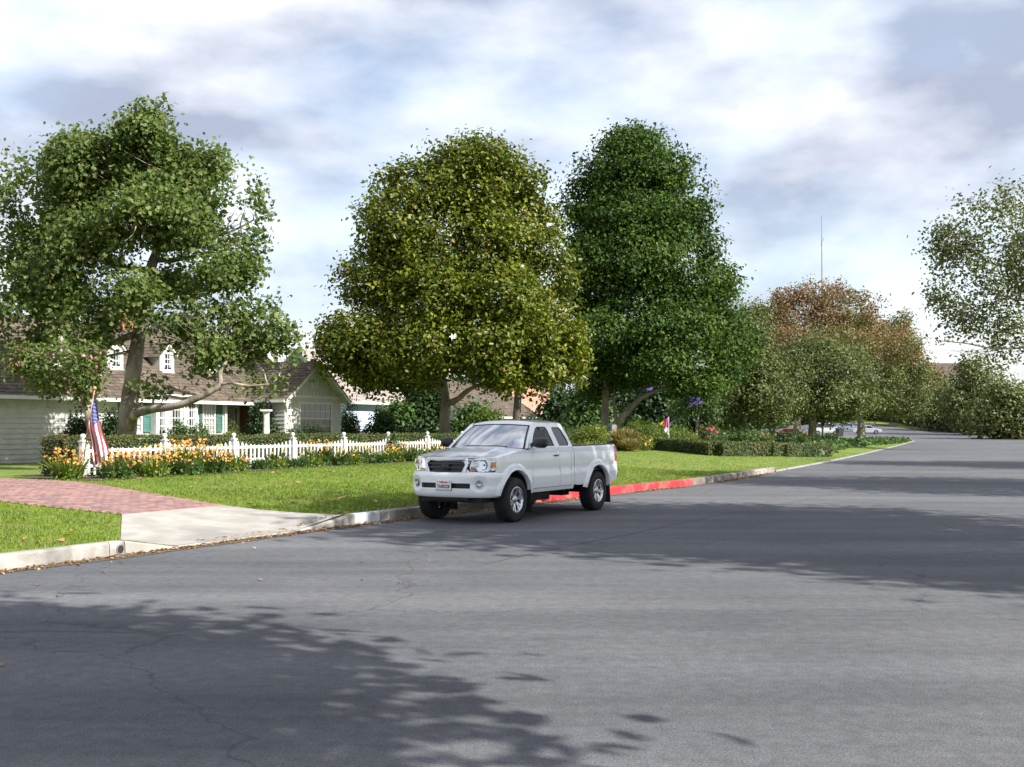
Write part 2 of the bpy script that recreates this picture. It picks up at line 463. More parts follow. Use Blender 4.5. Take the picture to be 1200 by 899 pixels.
def vary(m, lo, hi):
    # each piece weathers a little differently
    t = m.node_tree; b = t.nodes['Principled BSDF']; src = b.inputs['Base Color'].links[0].from_socket
    oi = t.nodes.new('ShaderNodeObjectInfo'); mr = t.nodes.new('ShaderNodeMapRange'); mr.inputs['To Min'].default_value = lo; mr.inputs['To Max'].default_value = hi
    v = t.nodes.new('ShaderNodeVectorMath'); v.operation = 'SCALE'
    t.links.new(oi.outputs['Random'], mr.inputs['Value']); t.links.new(src, v.inputs[0]); t.links.new(mr.outputs['Result'], v.inputs['Scale']); t.links.new(v.outputs['Vector'], b.inputs['Base Color'])
M['white_wood'] = pmat('white_painted_wood_', (0.80, 0.80, 0.78), (0.66, 0.655, 0.63), 7, 0.6, 0.2, 40, c3=(0.58, 0.57, 0.53), s3=4)
vary(M['white_wood'], .80, 1.0)
vary(M['kerb'], .85, 1.08); vary(M['kerb_red'], .82, 1.08); vary(M['kerb_old'], .75, 1.15)
# truck
M['paint'] = pmat('white_car_paint', (0.83, 0.855, 0.88), None, rough=0.25, coat=1.0)
M['chrome'] = pmat('chrome', (0.62, 0.64, 0.67), None, rough=0.09, metal=1.0)
M['alloy'] = pmat('alloy', (0.62, 0.63, 0.65), (0.70, 0.71, 0.73), 10, 0.24, metal=1.0)
M['rubber'] = pmat('rubber', (0.012, 0.012, 0.013), (0.022, 0.022, 0.023), 20, 0.85, 0.3)
M['black_plastic'] = pmat('black_plastic', (0.010, 0.010, 0.012), (0.018, 0.018, 0.02), 30, 0.42)
M['grille_bar'] = pmat('grille_bar', (0.028, 0.028, 0.03), None, rough=0.3)
M['seal'] = pmat('black_seal', (0.010, 0.010, 0.011), None, rough=0.5)
M['carglass'] = glassmat('car_glass', (0.42, 0.58, 0.66), 0.75)
M['carglass_dark'] = glassmat('tinted_car_glass', (0.10, 0.13, 0.16), 1.6)
M['lens'] = glassmat('lamp_lens', (0.93, 0.95, 0.96), 1.2)
M['reflector'] = pmat('lamp_reflector', (0.72, 0.74, 0.76), (0.60, 0.62, 0.65), 12, 0.16, metal=1.0)
M['amber'] = pmat('amber_lens', (0.85, 0.25, 0.02), None, rough=0.15, coat=1.0)
M['red_lens'] = pmat('red_lens', (0.55, 0.02, 0.02), None, rough=0.15, coat=1.0)
M['seat'] = pmat('seat_cloth', (0.16, 0.165, 0.17), (0.21, 0.215, 0.22), 40, 0.9)
M['dash'] = pmat('dashboard', (0.05, 0.05, 0.052), (0.07, 0.07, 0.072), 30, 0.7)
M['under'] = pmat('underbody', (0.014, 0.014, 0.014), (0.03, 0.028, 0.026), 8, 0.8)
M['plate'] = pmat('plate_white', (0.74, 0.74, 0.74), None, rough=0.4)
M['ink'] = pmat('plate_ink', (0.03, 0.035, 0.08), None, rough=0.5)
M['ink_red'] = pmat('plate_red', (0.65, 0.03, 0.05), None, rough=0.5)
M['ink_gold'] = pmat('plate_gold', (0.42, 0.20, 0.04), None, rough=0.5)
# flag
M['fl_red'] = pmat('flag_red', (0.52, 0.035, 0.06), (0.46, 0.03, 0.05), 8, 0.8)
M['fl_white'] = pmat('flag_white', (0.78, 0.77, 0.75), (0.72, 0.71, 0.69), 8, 0.8)
M['fl_blue'] = pmat('flag_blue', (0.035, 0.05, 0.20), (0.045, 0.06, 0.23), 8, 0.8)
M['pole'] = pmat('varnished_pole', (0.42, 0.26, 0.12), (0.34, 0.20, 0.09), 9, 0.5)
M['magenta'] = pmat('magenta_cloth', (0.62, 0.05, 0.36), (0.55, 0.04, 0.32), 8, 0.8)
M['yellow_cloth'] = pmat('yellow_cloth', (0.78, 0.55, 0.04), (0.70, 0.48, 0.03), 8, 0.8)
M['green_box'] = pmat('green_enamel', (0.05, 0.115, 0.085), (0.07, 0.14, 0.105), 8, 0.45)
M['car_red'] = pmat('red_car_paint', (0.50, 0.03, 0.04), None, rough=0.35, coat=1.0)
M['car_white'] = pmat('far_car_paint', (0.50, 0.51, 0.52), None, rough=0.35, coat=1.0)
M['car_blue'] = pmat('pale_blue_car_paint', (0.22, 0.29, 0.38), None, rough=0.35, coat=1.0)
M['cabinet'] = pmat('dark_bin', (0.016, 0.017, 0.018), (0.024, 0.025, 0.027), 5, 0.6)

# ================================================================== THE STREET
E = Vector((0.446, 0.895, 0)); NH = Vector((-0.895, 0.446, 0))     # along the street / towards the houses
K0 = [(-23.0, -19.0), (-14.2, -2.7), (-9.6, 5.8), (-5.35, 13.66), (-2.1, 19.7), (3.04, 28.2), (5.6, 32.4), (10.0, 41.6), (17.3, 58.0), (25.6, 77.7), (36.5, 104.0), (48.7, 134.0)]
def catmull(P, step=0.4):
    P = [Vector((p[0], p[1])) for p in P]
    Q = []
    for i in range(len(P) - 1):
        p0 = P[max(i - 1, 0)]; p1 = P[i]; p2 = P[i + 1]; p3 = P[min(i + 2, len(P) - 1)]
        n = max(2, int((p2 - p1).length / step))
        for k in range(n):
            t = k / n
            Q.append(0.5 * ((2 * p1) + (p2 - p0) * t + (2 * p0 - 5 * p1 + 4 * p2 - p3) * t * t + (3 * p1 - p0 - 3 * p2 + p3) * t ** 3))
    Q.append(P[-1])
    return Q
KP = catmull(K0)
KA = np.array([(p.x, p.y) for p in KP])
_d = np.r_[0, np.cumsum(np.hypot(*np.diff(KA, axis=0).T))]
_i0 = int(np.argmin(np.hypot(KA[:, 0] + 5.35, KA[:, 1] - 13.66)))
KS = _d - _d[_i0]                                                   # s = 0 at the kerb's left end in the picture
def kx(s): return np.interp(s, KS, KA[:, 0])
def ky(s): return np.interp(s, KS, KA[:, 1])
def st_of(x, y):
    """street coordinates: s along the kerb, t towards the houses"""
    x = np.asarray(x, float); y = np.asarray(y, float)
    # solve kerb(s) + t*NH = p : project on E-like normal of NH
    c = KA[:, 0] * 0.446 + KA[:, 1] * 0.895
    q = x * 0.446 + y * 0.895
    s = np.interp(q, c, KS)
    t = (x - kx(s)) * NH.x + (y - ky(s)) * NH.y
    return s, t
def xy_of(s, t):
    return kx(s) + t * NH.x, ky(s) + t * NH.y
def s_px(px):
    """kerb position seen at pixel column px"""
    u = 600 + 1300 * KA[:, 0] / np.maximum(KA[:, 1], 0.5)
    ok = KA[:, 1] > 5
    return float(np.interp(px, u[ok], KS[ok]))
def rise(y):
    y = np.asarray(y, float)
    a = np.clip(y - 130, 0, 120)
    return 0.00022 * a * a + np.clip(y - 250, 0, 1e5) * 0.02

KH = 0.19
def kerb_h(s):
    """height of the kerb's top: low across the driveway"""
    xs = [s_px(147), s_px(206), s_px(352), s_px(402)]
    a = s_px(908)
    return np.interp(s, xs + [a, a + .6], [KH, 0.03, 0.03, KH, KH, 0.055])
S_A, S_B, S_C, S_D = s_px(147), s_px(206), s_px(352), s_px(402)
def HH(s, t):
    """height of the lawn"""
    s = np.asarray(s, float); t = np.asarray(t, float)
    base = KH - 0.01 + 0.335 * smoothstep(0.2, 9.5, t)
    kh = kerb_h(s) - 0.01
    low = kh + (base - kh) * smoothstep(0.1, 3.0, t)
    x, y = xy_of(s, t)
    return low + rise(y)
def ground(x, y):
    s, t = st_of(x, y)
    return HH(s, np.maximum(t, 0.15))
def gz(x, y): return float(ground(x, y))
def onlawn(px, Y):
    X = (px - 600) / 1300 * Y
    return Vector((X, Y, gz(X, Y)))

def grid_sheet(name, A, B, zf, mat, kind='structure', parent=None, **kw):
    """A (n), B (m) parameter arrays; zf(a,b)->(x,y,z) arrays"""
    aa, bb = np.meshgrid(A, B, indexing='ij')
    x, y, z = zf(aa.ravel(), bb.ravel())
    n, m = len(A), len(B)
    V = np.c_[x, y, z]
    i = np.arange(n - 1)[:, None] * m + np.arange(m - 1)[None]
    F = np.c_[i.ravel(), (i + m).ravel(), (i + m + 1).ravel(), (i + 1).ravel()]
    return link(name, mesh_np(name, V, F, None, True), mat, parent, kind=kind, **kw)

# base terrain, far below everything else
grid_sheet('terrain', np.linspace(-1500, 1500, 31), np.r_[np.linspace(-300, 240, 20), np.linspace(300, 3000, 20)],
           lambda a, b: (a, b, -0.35 + rise(b) * 0.9), M['earth'])
s_fine = np.unique(np.r_[np.arange(KS[0], 60, 0.5), np.arange(60, KS[-1], 2.0), KS[-1]])
RW = 13.0
grid_sheet('road', s_fine, np.array([0.1, -0.6, -1.5, -3, -5.3, -7.5, -9, -10, -RW - 0.1]),
           lambda s, t: (xy_of(s, t)[0], xy_of(s, t)[1], rise(xy_of(s, t)[1]) + 0.0), M['asphalt'])
TIP = Vector((48.7, 134.0))
def far_edge(t): return np.clip(58 + 2.2 * t, 34, 112)
def cross(q, t):
    x = TIP.x + t * NH.x + q * far_edge(t) * E.x; y = TIP.y + t * NH.y + q * far_edge(t) * E.y
    return x, y, rise(y) + 0.0
grid_sheet('crossing_road', np.linspace(0, 1, 26), np.linspace(-80, 130, 50), cross, M['asphalt'])
def far_lawn(q, t):
    e = far_edge(t) + q
    x = TIP.x + t * NH.x + e * E.x; y = TIP.y + t * NH.y + e * E.y
    return x, y, rise(y) + 0.10
grid_sheet('far_lawn', np.r_[0, 0.02, 4, 10, 30, 60, 120, 300], np.linspace(-300, 300, 61), far_lawn, M['lawn'])
t_l = np.r_[0.10, 0.2, 0.5, np.arange(1, 12.1, 0.5), 14, 18, 25, 40, 80, 160, 300]
grid_sheet('lawn', s_fine, t_l, lambda s, t: (*xy_of(s, t), HH(s, t)), M['lawn'])
# verge across the street
grid_sheet('verge', s_fine, np.array([-RW - 0.12, -RW - 1, -RW - 3, -RW - 8, -RW - 20, -RW - 60, -RW - 200]),
           lambda s, t: (*xy_of(s, t), KH + 0.0 + rise(xy_of(s, t)[1]) + 0.02 * np.clip(-t - RW, 0, 30)), M['lawn'])

# old tar seams in the asphalt
def strip(name, P, wd, z, mat, parent=None, **kw):
    V = []; F = []
    for i, p in enumerate(P):
        a = P[max(i - 1, 0)]; b = P[min(i + 1, len(P) - 1)]
        d = Vector((b[0] - a[0], b[1] - a[1])); d = d.normalized() if d.length else Vector((1, 0))
        ww = wd * random.uniform(0.75, 1.25)
        for sg in (-1, 1):
            V.append((p[0] - d.y * sg * ww / 2, p[1] + d.x * sg * ww / 2, z + float(rise(p[1]))))
    for i in range(len(P) - 1): F.append((2 * i, 2 * i + 1, 2 * i + 3, 2 * i + 2))
    return link(name, mesh(name, V, F), mat, parent, **kw)
for t0, s0, s1, amp in [(-4.6, 2, 70, 0.05)]:
    P = []
    for s in np.arange(s0, s1, 0.7):
        x, y = xy_of(s, t0 + amp * math.sin(s * 0.7) + random.uniform(-.03, .03))
        P.append((float(x), float(y)))
    strip('road_seam', P, 0.03, 0.004, M['tar'], kind='structure')

# gutter dirt along the kerb
P = []
for s in np.arange(-20, s_px(900), 0.5):
    x, y = xy_of(s, -0.10 + random.uniform(-.03, .03)); P.append((float(x), float(y)))
strip('gutter_dirt', P, 0.26, 0.006, M['debris'], kind='structure')

# ---- the kerb, in cast sections
kerb = link('kerb', None, kind='structure')
def kerb_section(s0, s1, mat, label=None, h=None, name='kerb_section', side=1, off=0.0, par=None):
    s0 += 0.006; s1 -= 0.006
    S = np.linspace(s0, s1, max(2, int((s1 - s0) / 0.8) + 1))
    V = []; F = []
    hh = kerb_h(S) if h is None else np.full(len(S), h)
    if side < 0: hh = np.full(len(S), KH if h is None else h)
    for s, hv in zip(S, hh):
        for t, z in ((0.0, -0.12), (0.004, 0.012), (0.016, hv - 0.028), (0.026, hv - 0.009), (0.045, hv), (0.150, hv), (0.155, -0.12)):
            x, y = xy_of(s, off + side * t)
            V.append((float(x), float(y), z + float(rise(y))))
    k = 7
    for i in range(len(S) - 1):
        for j in range(k - 1): F.append((i * k + j, i * k + j + 1, (i + 1) * k + j + 1, (i + 1) * k + j))
    F.append(tuple(range(k))); F.append(tuple((len(S) - 1) * k + j for j in range(k))[::-1])
    return link(name, recalc(mesh(name, V, F)), mat, par or kerb, label=label)
def kerb_run(s0, s1, mat, label=None, h=None, most=3.0, **kw):
    n = max(1, int(math.ceil((s1 - s0) / most)))
    return [kerb_section(s0 + (s1 - s0) * i / n, s0 + (s1 - s0) * (i + 1) / n, mat, label, h, **kw) for i in range(n)]
kerb_run(KS[0] + 1, s_px(129), M['kerb'])
ks_drain = kerb_section(s_px(129), S_A, M['kerb'], 'kerb block with a round drain hole')
kerb_run(S_A, S_B, M['concrete'], 'kerb ramping down to the driveway')
kerb_run(S_B, S_C, M['concrete'], 'low kerb across the driveway')
kerb_run(S_C, s_px(416), M['concrete'], 'kerb ramping up from the driveway')
kerb_run(s_px(416), s_px(446), M['kerb_white'], 'kerb block with worn white paint')
kerb_run(s_px(446), s_px(629), M['kerb'])
kerb_run(s_px(629), s_px(813), M['kerb_red'], 'red painted kerb')
kerb_run(s_px(813), s_px(908), M['kerb_old'], 'weathered mottled kerb', most=1.6)
kerb_run(s_px(908) + .3, KS[-1] - .1, M['kerb_low'], 'low flush kerb', h=0.05, most=4)
far_kerb = link('verge_kerb', None, kind='structure')
kerb_run(KS[0] + 1, 110, M['kerb'], None, side=-1, off=-RW, par=far_kerb, most=6)
# the drain pipe's mouth in the kerb
xx, yy = xy_of(s_px(141), 0.0)
d2 = MB(); prof = [(0.060, 0.0), (0.060, -0.035), (0.050, -0.035), (0.050, 0.004)]
tx = Vector((float(kx(s_px(143)) - kx(s_px(139))), float(ky(s_px(143)) - ky(s_px(139))), 0)).normalized(); nx = Vector((tx.y, -tx.x, 0))
V = []; F = []
n = 20
for r, h in ((0.062, -0.01), (0.062, 0.012), (0.052, 0.012), (0.052, -0.002)):
    for k in range(n):
        a = 2 * PI * k / n
        V.append(Vector((float(xx), float(yy), 0.082)) + tx * r * math.cos(a) + Vector((0, 0, r * math.sin(a))) + nx * (h - 0.008))
for i in range(3):
    for k in range(n): F.append((i * n + k, i * n + (k + 1) % n, (i + 1) * n + (k + 1) % n, (i + 1) * n + k))
link('drain_pipe', mesh('drain_pipe', V, F), M['kerb_old'], kerb)
V = []
for k in range(n):
    a = 2 * PI * k / n
    V.append(Vector((float(xx), float(yy), 0.082)) + tx * 0.0525 * math.cos(a) + Vector((0, 0, 0.0525 * math.sin(a))) - nx * 0.002 + nx * 0.002)
link('drain_mouth', mesh('drain_mouth', V, [tuple(range(n))]), M['dark'], kerb)

# ---- driveway apron of concrete and its brick part
def stp(px, py, z):
    Y = (EYE - z) * 1300 / (py - 501); X = (px - 600) / 1300 * Y
    return tuple(float(v) for v in st_of(X, Y))
aB, aC, aD = stp(130, 604.5, 0.22), stp(274, 593, 0.25), stp(366, 600, 0.22)
aA, aE = (S_A + 0.02, 0.14), (s_px(404), 0.16)
T_AP = (aB[1] + aC[1]) / 2
def apron_l(t): return np.interp(t, [0.13, T_AP], [aA[0], aB[0]])
def apron_r(t): return np.interp(t, [0.13, aD[1], T_AP], [aE[0], aD[0], aC[0]])
tt = np.r_[0.05, 0.152, np.linspace(0.3, T_AP, 22)]
def apron(u, t):
    s = apron_l(t) * (1 - u) + apron_r(t) * u
    x, y = xy_of(s, t)
    return x, y, HH(s, t) + 0.014
grid_sheet('driveway_apron', np.linspace(0, 1, 30), tt, apron, M['concrete'])
dL = stp(91, 597, 0.25); dR = stp(91, 568, 0.45)
def drive_l(t): return np.interp(t, [T_AP, T_AP + 2.0, 30], [aB[0], dL[0] - 0.6, dL[0] - 1.6])
def drive_r(t): return np.interp(t, [T_AP, dR[1], 30], [aC[0], dR[0], dR[0]])
drive = link('brick_driveway', None, kind='structure')
def dbase(u, t):
    s = drive_l(t) * (1 - u) + drive_r(t) * u
    x, y = xy_of(s, t); return x, y, HH(s, t) + 0.010
grid_sheet('joint_bed', np.linspace(0, 1, 12), np.linspace(T_AP + 0.012, 24, 60), dbase, M['mortar'], kind=None, parent=drive)
mb = MB()
t = T_AP + 0.015; row = 0
while t < 20:
    s = float(drive_l(t)) + (0.105 if row % 2 else 0) ; send = float(drive_r(t))
    while s < send - 0.05:
        e = min(s + 0.198, send)
        P = []
        dz = random.uniform(0, 0.004)
        for top in (0, 1):
            for (a, b_) in ((s, t), (e, t), (e, t + 0.092), (s, t + 0.092)):
                x, y = xy_of(a, b_)
                P.append((float(x), float(y), float(HH(a, b_)) + (0.004 if not top else 0.020 + dz)))
        b = len(mb.V); mb.V += P; mb.T += [random.random()] * 8
        mb.F += [(b + 4, b + 5, b + 6, b + 7), (b, b + 1, b + 5, b + 4), (b + 1, b + 2, b + 6, b + 5), (b + 2, b + 3, b + 7, b + 6), (b + 3, b, b + 4, b + 7)]
        s += 0.206
    t += 0.100; row += 1
mb.obj('driveway_bricks', M['brick'], drive, tint=True, kind='stuff')

# ================================================================== VEGETATION HELPERS
LEAF = {
    'diamond': (np.array([(0, 0, 0), (.42, .30, .09), (1, 0, -.06), (.42, -.30, .09)]), [(0, 1, 2), (0, 2, 3)]),
    'broad': (np.array([(0, 0, 0), (.30, .27, .09), (.66, .24, .08), (1, 0, -.10), (.66, -.24, .08), (.30, -.27, .09)]), [(0, 1, 2), (0, 2, 3), (0, 3, 4), (0, 4, 5)]),
    'maple': (np.array([(0, 0, 0), (.12, .50, .10), (.45, .24, .02), (.62, .46, .10), (1, 0, -.12), (.62, -.46, .10), (.45, -.24, .02), (.12, -.50, .10)]), [(0, 1, 2), (2, 3, 4), (0, 2, 4), (0, 4, 6), (4, 5, 6), (0, 6, 7)]),
    'blade': (np.array([(0, .06, 0), (0, -.06, 0), (.55, -.05, .05), (.55, .05, .05), (1, 0, -.06)]), [(0, 1, 2), (0, 2, 3), (3, 2, 4)]),
    'needle': (np.array([(0, 0, 0), (.35, .10, .03), (1, 0, -.12), (.35, -.10, .03)]), [(0, 1, 2), (0, 2, 3)]),
    'petal': (np.array([(0, 0, 0)] + [(math.cos(a) * r, math.sin(a) * r, .18 if r > .3 else .1) for k in range(5) for a, r in ((2 * PI * k / 5, .5), (2 * PI * (k + .5) / 5, .22))]),
              [(0, 1 + i, 1 + (i + 1) % 10) for i in range(10)]),
}
def unit(v): return v / np.maximum(np.linalg.norm(v, axis=1, keepdims=True), 1e-9)
def leaves_mesh(name, P, Nrm, size, kind, tint, dirn=None, roll=0.7):
    """one mesh of leaves: P (n,3) positions, Nrm (n,3) facing, size (n,), tint (n,2)"""
    n = len(P)
    Nrm = unit(Nrm)
    if dirn is None: dirn = rng.normal(size=(n, 3))
    U = dirn - Nrm * (dirn * Nrm).sum(1, keepdims=True); U = unit(U)
    W = np.cross(Nrm, U)
    T, Fq = LEAF[kind]
    V = (P[:, None] + size[:, None, None] * (T[None, :, 0:1] * U[:, None] + T[None, :, 1:2] * W[:, None] + T[None, :, 2:3] * Nrm[:, None]))
    k = len(T)
    F = (np.array(Fq)[None] + (np.arange(n) * k)[:, None, None]).reshape(-1, 3)
    return mesh_np(name, V.reshape(-1, 3), F, np.repeat(tint, k, axis=0))

def scatter(clumps, n_sprays, per, sigma, size, gap=0.42, gfreq=0.55, shell=0.45, alt=0.06, seed=1, up=0.5, out=0.7, jit=0.75, squash=(1, 1, 1), droop=0.0, altfn=None, tshift=0.0):
    """clumps [(x,y,z,rx,ry,rz)] -> leaf positions, normals, sizes, tints, twig points"""
    g = np.random.default_rng(seed)
    cl = np.array(clumps, float)
    wgt = (cl[:, 3] * cl[:, 4] * cl[:, 5]) ** 0.72; wgt /= wgt.sum()
    idx = g.choice(len(cl), size=int(n_sprays * 1.7), p=wgt)
    d = unit(g.normal(size=(len(idx), 3)))
    lump = 0.72 + 0.5 * vnoise(d * 1.0 + cl[idx, :3] * 0.37, 2.3, seed)
    r = (shell + (1 - shell) * g.random(len(idx)) ** 0.55) * lump
    r = np.where(g.random(len(idx)) < .035, r * g.uniform(1.08, 1.26, len(idx)), r)
    S = cl[idx, :3] + d * r[:, None] * cl[idx, 3:6]
    nn = vnoise(S, gfreq, seed + 3) * 0.6 + vnoise(S, gfreq * 2.3, seed + 5) * 0.4
    S = S[nn > gap]; d = d[nn > gap]
    if len(S) > n_sprays: S = S[:n_sprays]; d = d[:n_sprays]
    m = len(S)
    P = np.repeat(S, per, axis=0) + g.normal(size=(m * per, 3)) * sigma * np.array(squash)
    dd = np.repeat(d, per, axis=0)
    N = dd * out + np.array([0, 0, up]) + g.normal(size=(m * per, 3)) * jit
    sz = size * g.uniform(0.65, 1.3, m * per)
    sp = np.repeat(g.normal(size=m) * 0.13, per)
    big = vnoise(P, gfreq * 0.8, seed + 9) - 0.5
    ti = np.clip(0.45 + tshift + sp + g.normal(size=m * per) * 0.17 + big * 0.35, 0, 1)
    al = (g.random(m * per) < alt).astype(float) * g.uniform(0.4, 1, m * per)
    if altfn is not None: al = np.maximum(al, altfn(P, g))
    dirn = g.normal(size=(m * per, 3)); dirn[:, 2] -= droop
    return P, N, sz, np.c_[ti, al], dirn, S

def limb_path(a, b, sag=0.12, n=7, wob=0.05, seed=0):
    g = random.Random(seed)
    a = Vector(a); b = Vector(b); L_ = (b - a).length
    off = Vector((g.uniform(-1, 1), g.uniform(-1, 1), g.uniform(-.5, .5))) * wob * L_
    P = []
    for i in range(n + 1):
        t = i / n
        p = a.lerp(b, t) + Vector((0, 0, -sag * L_ * math.sin(PI * t))) + off * math.sin(PI * t) + Vector((g.uniform(-1, 1), g.uniform(-1, 1), g.uniform(-1, 1))) * wob * 0.35 * L_ * (0 if i in (0, n) else 1) * 0.5
        P.append(p)
    return P

def tree(name, label, cat, base, trunk, r0, r1, clumps, bark, leaf, kind, n_sprays, per, size, sigma=0.3, group=None, seed=1, limbs=None, twigs=3, flare=1.5, sub=6, crown_name='crown', **kw):
    """base world point; trunk [(x,y,z)] relative to it; clumps relative to it"""
    root = thing(name, label, cat, base, 0, group)
    rd = random.Random(seed)
    T = [Vector(p) for p in trunk]
    P = []
    for i in range(len(T) - 1):
        for k in range(4):
            t = k / 4
            p0 = T[max(i - 1, 0)]; p1 = T[i]; p2 = T[i + 1]; p3 = T[min(i + 2, len(T) - 1)]
            P.append(0.5 * ((2 * p1) + (p2 - p0) * t + (2 * p0 - 5 * p1 + 4 * p2 - p3) * t * t + (3 * p1 - p0 - 3 * p2 + p3) * t ** 3))
    P.append(T[-1])
    rad = []
    for i, p in enumerate(P):
        t = i / (len(P) - 1)
        r = r0 + (r1 - r0) * t
        r *= 1 + (flare - 1) * math.exp(-max(p.z, 0) * 3.2)
        rad.append(r * rd.uniform(0.95, 1.06))
    mb = MB(); mb.tube(P, rad, 12)
    mb.obj('trunk', bark, root, smooth=True)
    lb = MB()
    cand = [(P[j], rad[j], j >= len(P) * .44, j >= len(P) * .22) for j in range(len(P))]
    for (path, ra, rb) in (limbs or []):
        q = [Vector(p) for p in path]
        qq = []
        for i in range(len(q) - 1):
            for k in range(4):
                t = k / 4; p0 = q[max(i - 1, 0)]; p1 = q[i]; p2 = q[i + 1]; p3 = q[min(i + 2, len(q) - 1)]
                qq.append(0.5 * ((2 * p1) + (p2 - p0) * t + (2 * p0 - 5 * p1 + 4 * p2 - p3) * t * t + (3 * p1 - p0 - 3 * p2 + p3) * t ** 3))
        qq.append(q[-1])
        rr_ = [(ra + (rb - ra) * i / (len(qq) - 1)) * rd.uniform(.94, 1.06) for i in range(len(qq))]
        m2 = MB(); m2.tube(qq, rr_, 9)
        m2.obj('limb', bark, root, smooth=True)
        cand += [(qq[i], rr_[i] * 1.2, True, True) for i in range(int(len(qq) * .55), len(qq))]
    for i, c in enumerate(clumps):
        cc = Vector(c[:3])
        def cost(e):
            p, r_, hi, mid = e
            d = (p - cc).length
            return d + 2.2 * max(0, p.z - cc.z + .25 * d) + (0 if (hi if cc.z > p.z - .2 else mid) else 100)
        a, ar, _, _ = min(cand, key=cost)
        pr = max(0.025, min(ar * 0.6, 0.025 * (cc - a).length + 0.03))
        path = limb_path(a, cc, 0.05, 7, 0.07, seed * 31 + i)
        lb.tube(path, [pr * (1 - 0.72 * k / 7) for k in range(8)], 7)
        for k in range(sub):
            d = Vector((rd.gauss(0, 1), rd.gauss(0, 1), rd.gauss(0.25, 0.8))).normalized()
            e = cc + Vector((d.x * c[3], d.y * c[4], d.z * c[5])) * rd.uniform(0.6, 0.95)
            st = path[rd.choice((4, 5, 6, 7))]
            lb.tube(limb_path(st, e, 0.04, 4, 0.10, seed * 77 + i * 9 + k), [pr * 0.3, pr * 0.23, pr * 0.17, pr * 0.11, pr * 0.05], 5, False)
    if lb.V: lb.obj('branches', bark, root, smooth=True)
    Pl, N, sz, ti, dr, S = scatter(clumps, n_sprays, per, sigma, size, seed=seed, **kw)
    link(crown_name, leaves_mesh(crown_name, Pl, N, sz, kind, ti, dr), leaf, root)
    return root

def bush(name, label, cat, base, clumps, leaf, kind, n_sprays, per, size, sigma=0.10, group=None, seed=1, stems=7, blooms=None, **kw):
    root = thing(name, label, cat, base, 0, group)
    rd = random.Random(seed)
    sb = MB()
    for i in range(stems):
        c = clumps[i % len(clumps)]
        e = Vector((c[0] + rd.uniform(-.7, .7) * c[3], c[1] + rd.uniform(-.7, .7) * c[4], c[2] + rd.uniform(-.2, .75) * c[5]))
        sb.tube(limb_path((rd.uniform(-.12, .12), rd.uniform(-.12, .12), -0.03), e, 0.0, 4, 0.08, seed * 13 + i), [.022, .018, .013, .009, .004], 5)
    sb.obj('stems', M['twig'], root)
    kw.setdefault('gfreq', 1.6); kw.setdefault('gap', 0.36)
    P, N, sz, ti, dr, S = scatter(clumps, n_sprays, per, sigma, size, seed=seed, **kw)
    ok = P[:, 2] > 0.01
    link('foliage', leaves_mesh('foliage', P[ok], N[ok], sz[ok], kind, ti[ok], dr[ok]), leaf, root)
    for (mat, cnt, bs, zmin, lift) in (blooms or []):
        g = np.random.default_rng(seed + 91)
        cand = S[S[:, 2] > zmin]
        if len(cand) == 0: continue
        sel = cand[g.integers(0, len(cand), cnt)] + g.normal(size=(cnt, 3)) * 0.06 + np.array([0, 0, lift])
        c0 = np.array(clumps)[:, :3].mean(0)
        Nn = unit(sel - c0) * 0.8 + g.normal(size=(cnt, 3)) * 0.5 + np.array([0.25, -0.5, 0.3])
        link('blooms', leaves_mesh('blooms', sel, Nn, bs * g.uniform(.7, 1.3, cnt), 'petal', np.c_[g.random(cnt), np.zeros(cnt)]), mat, root, kind='stuff')
    return root

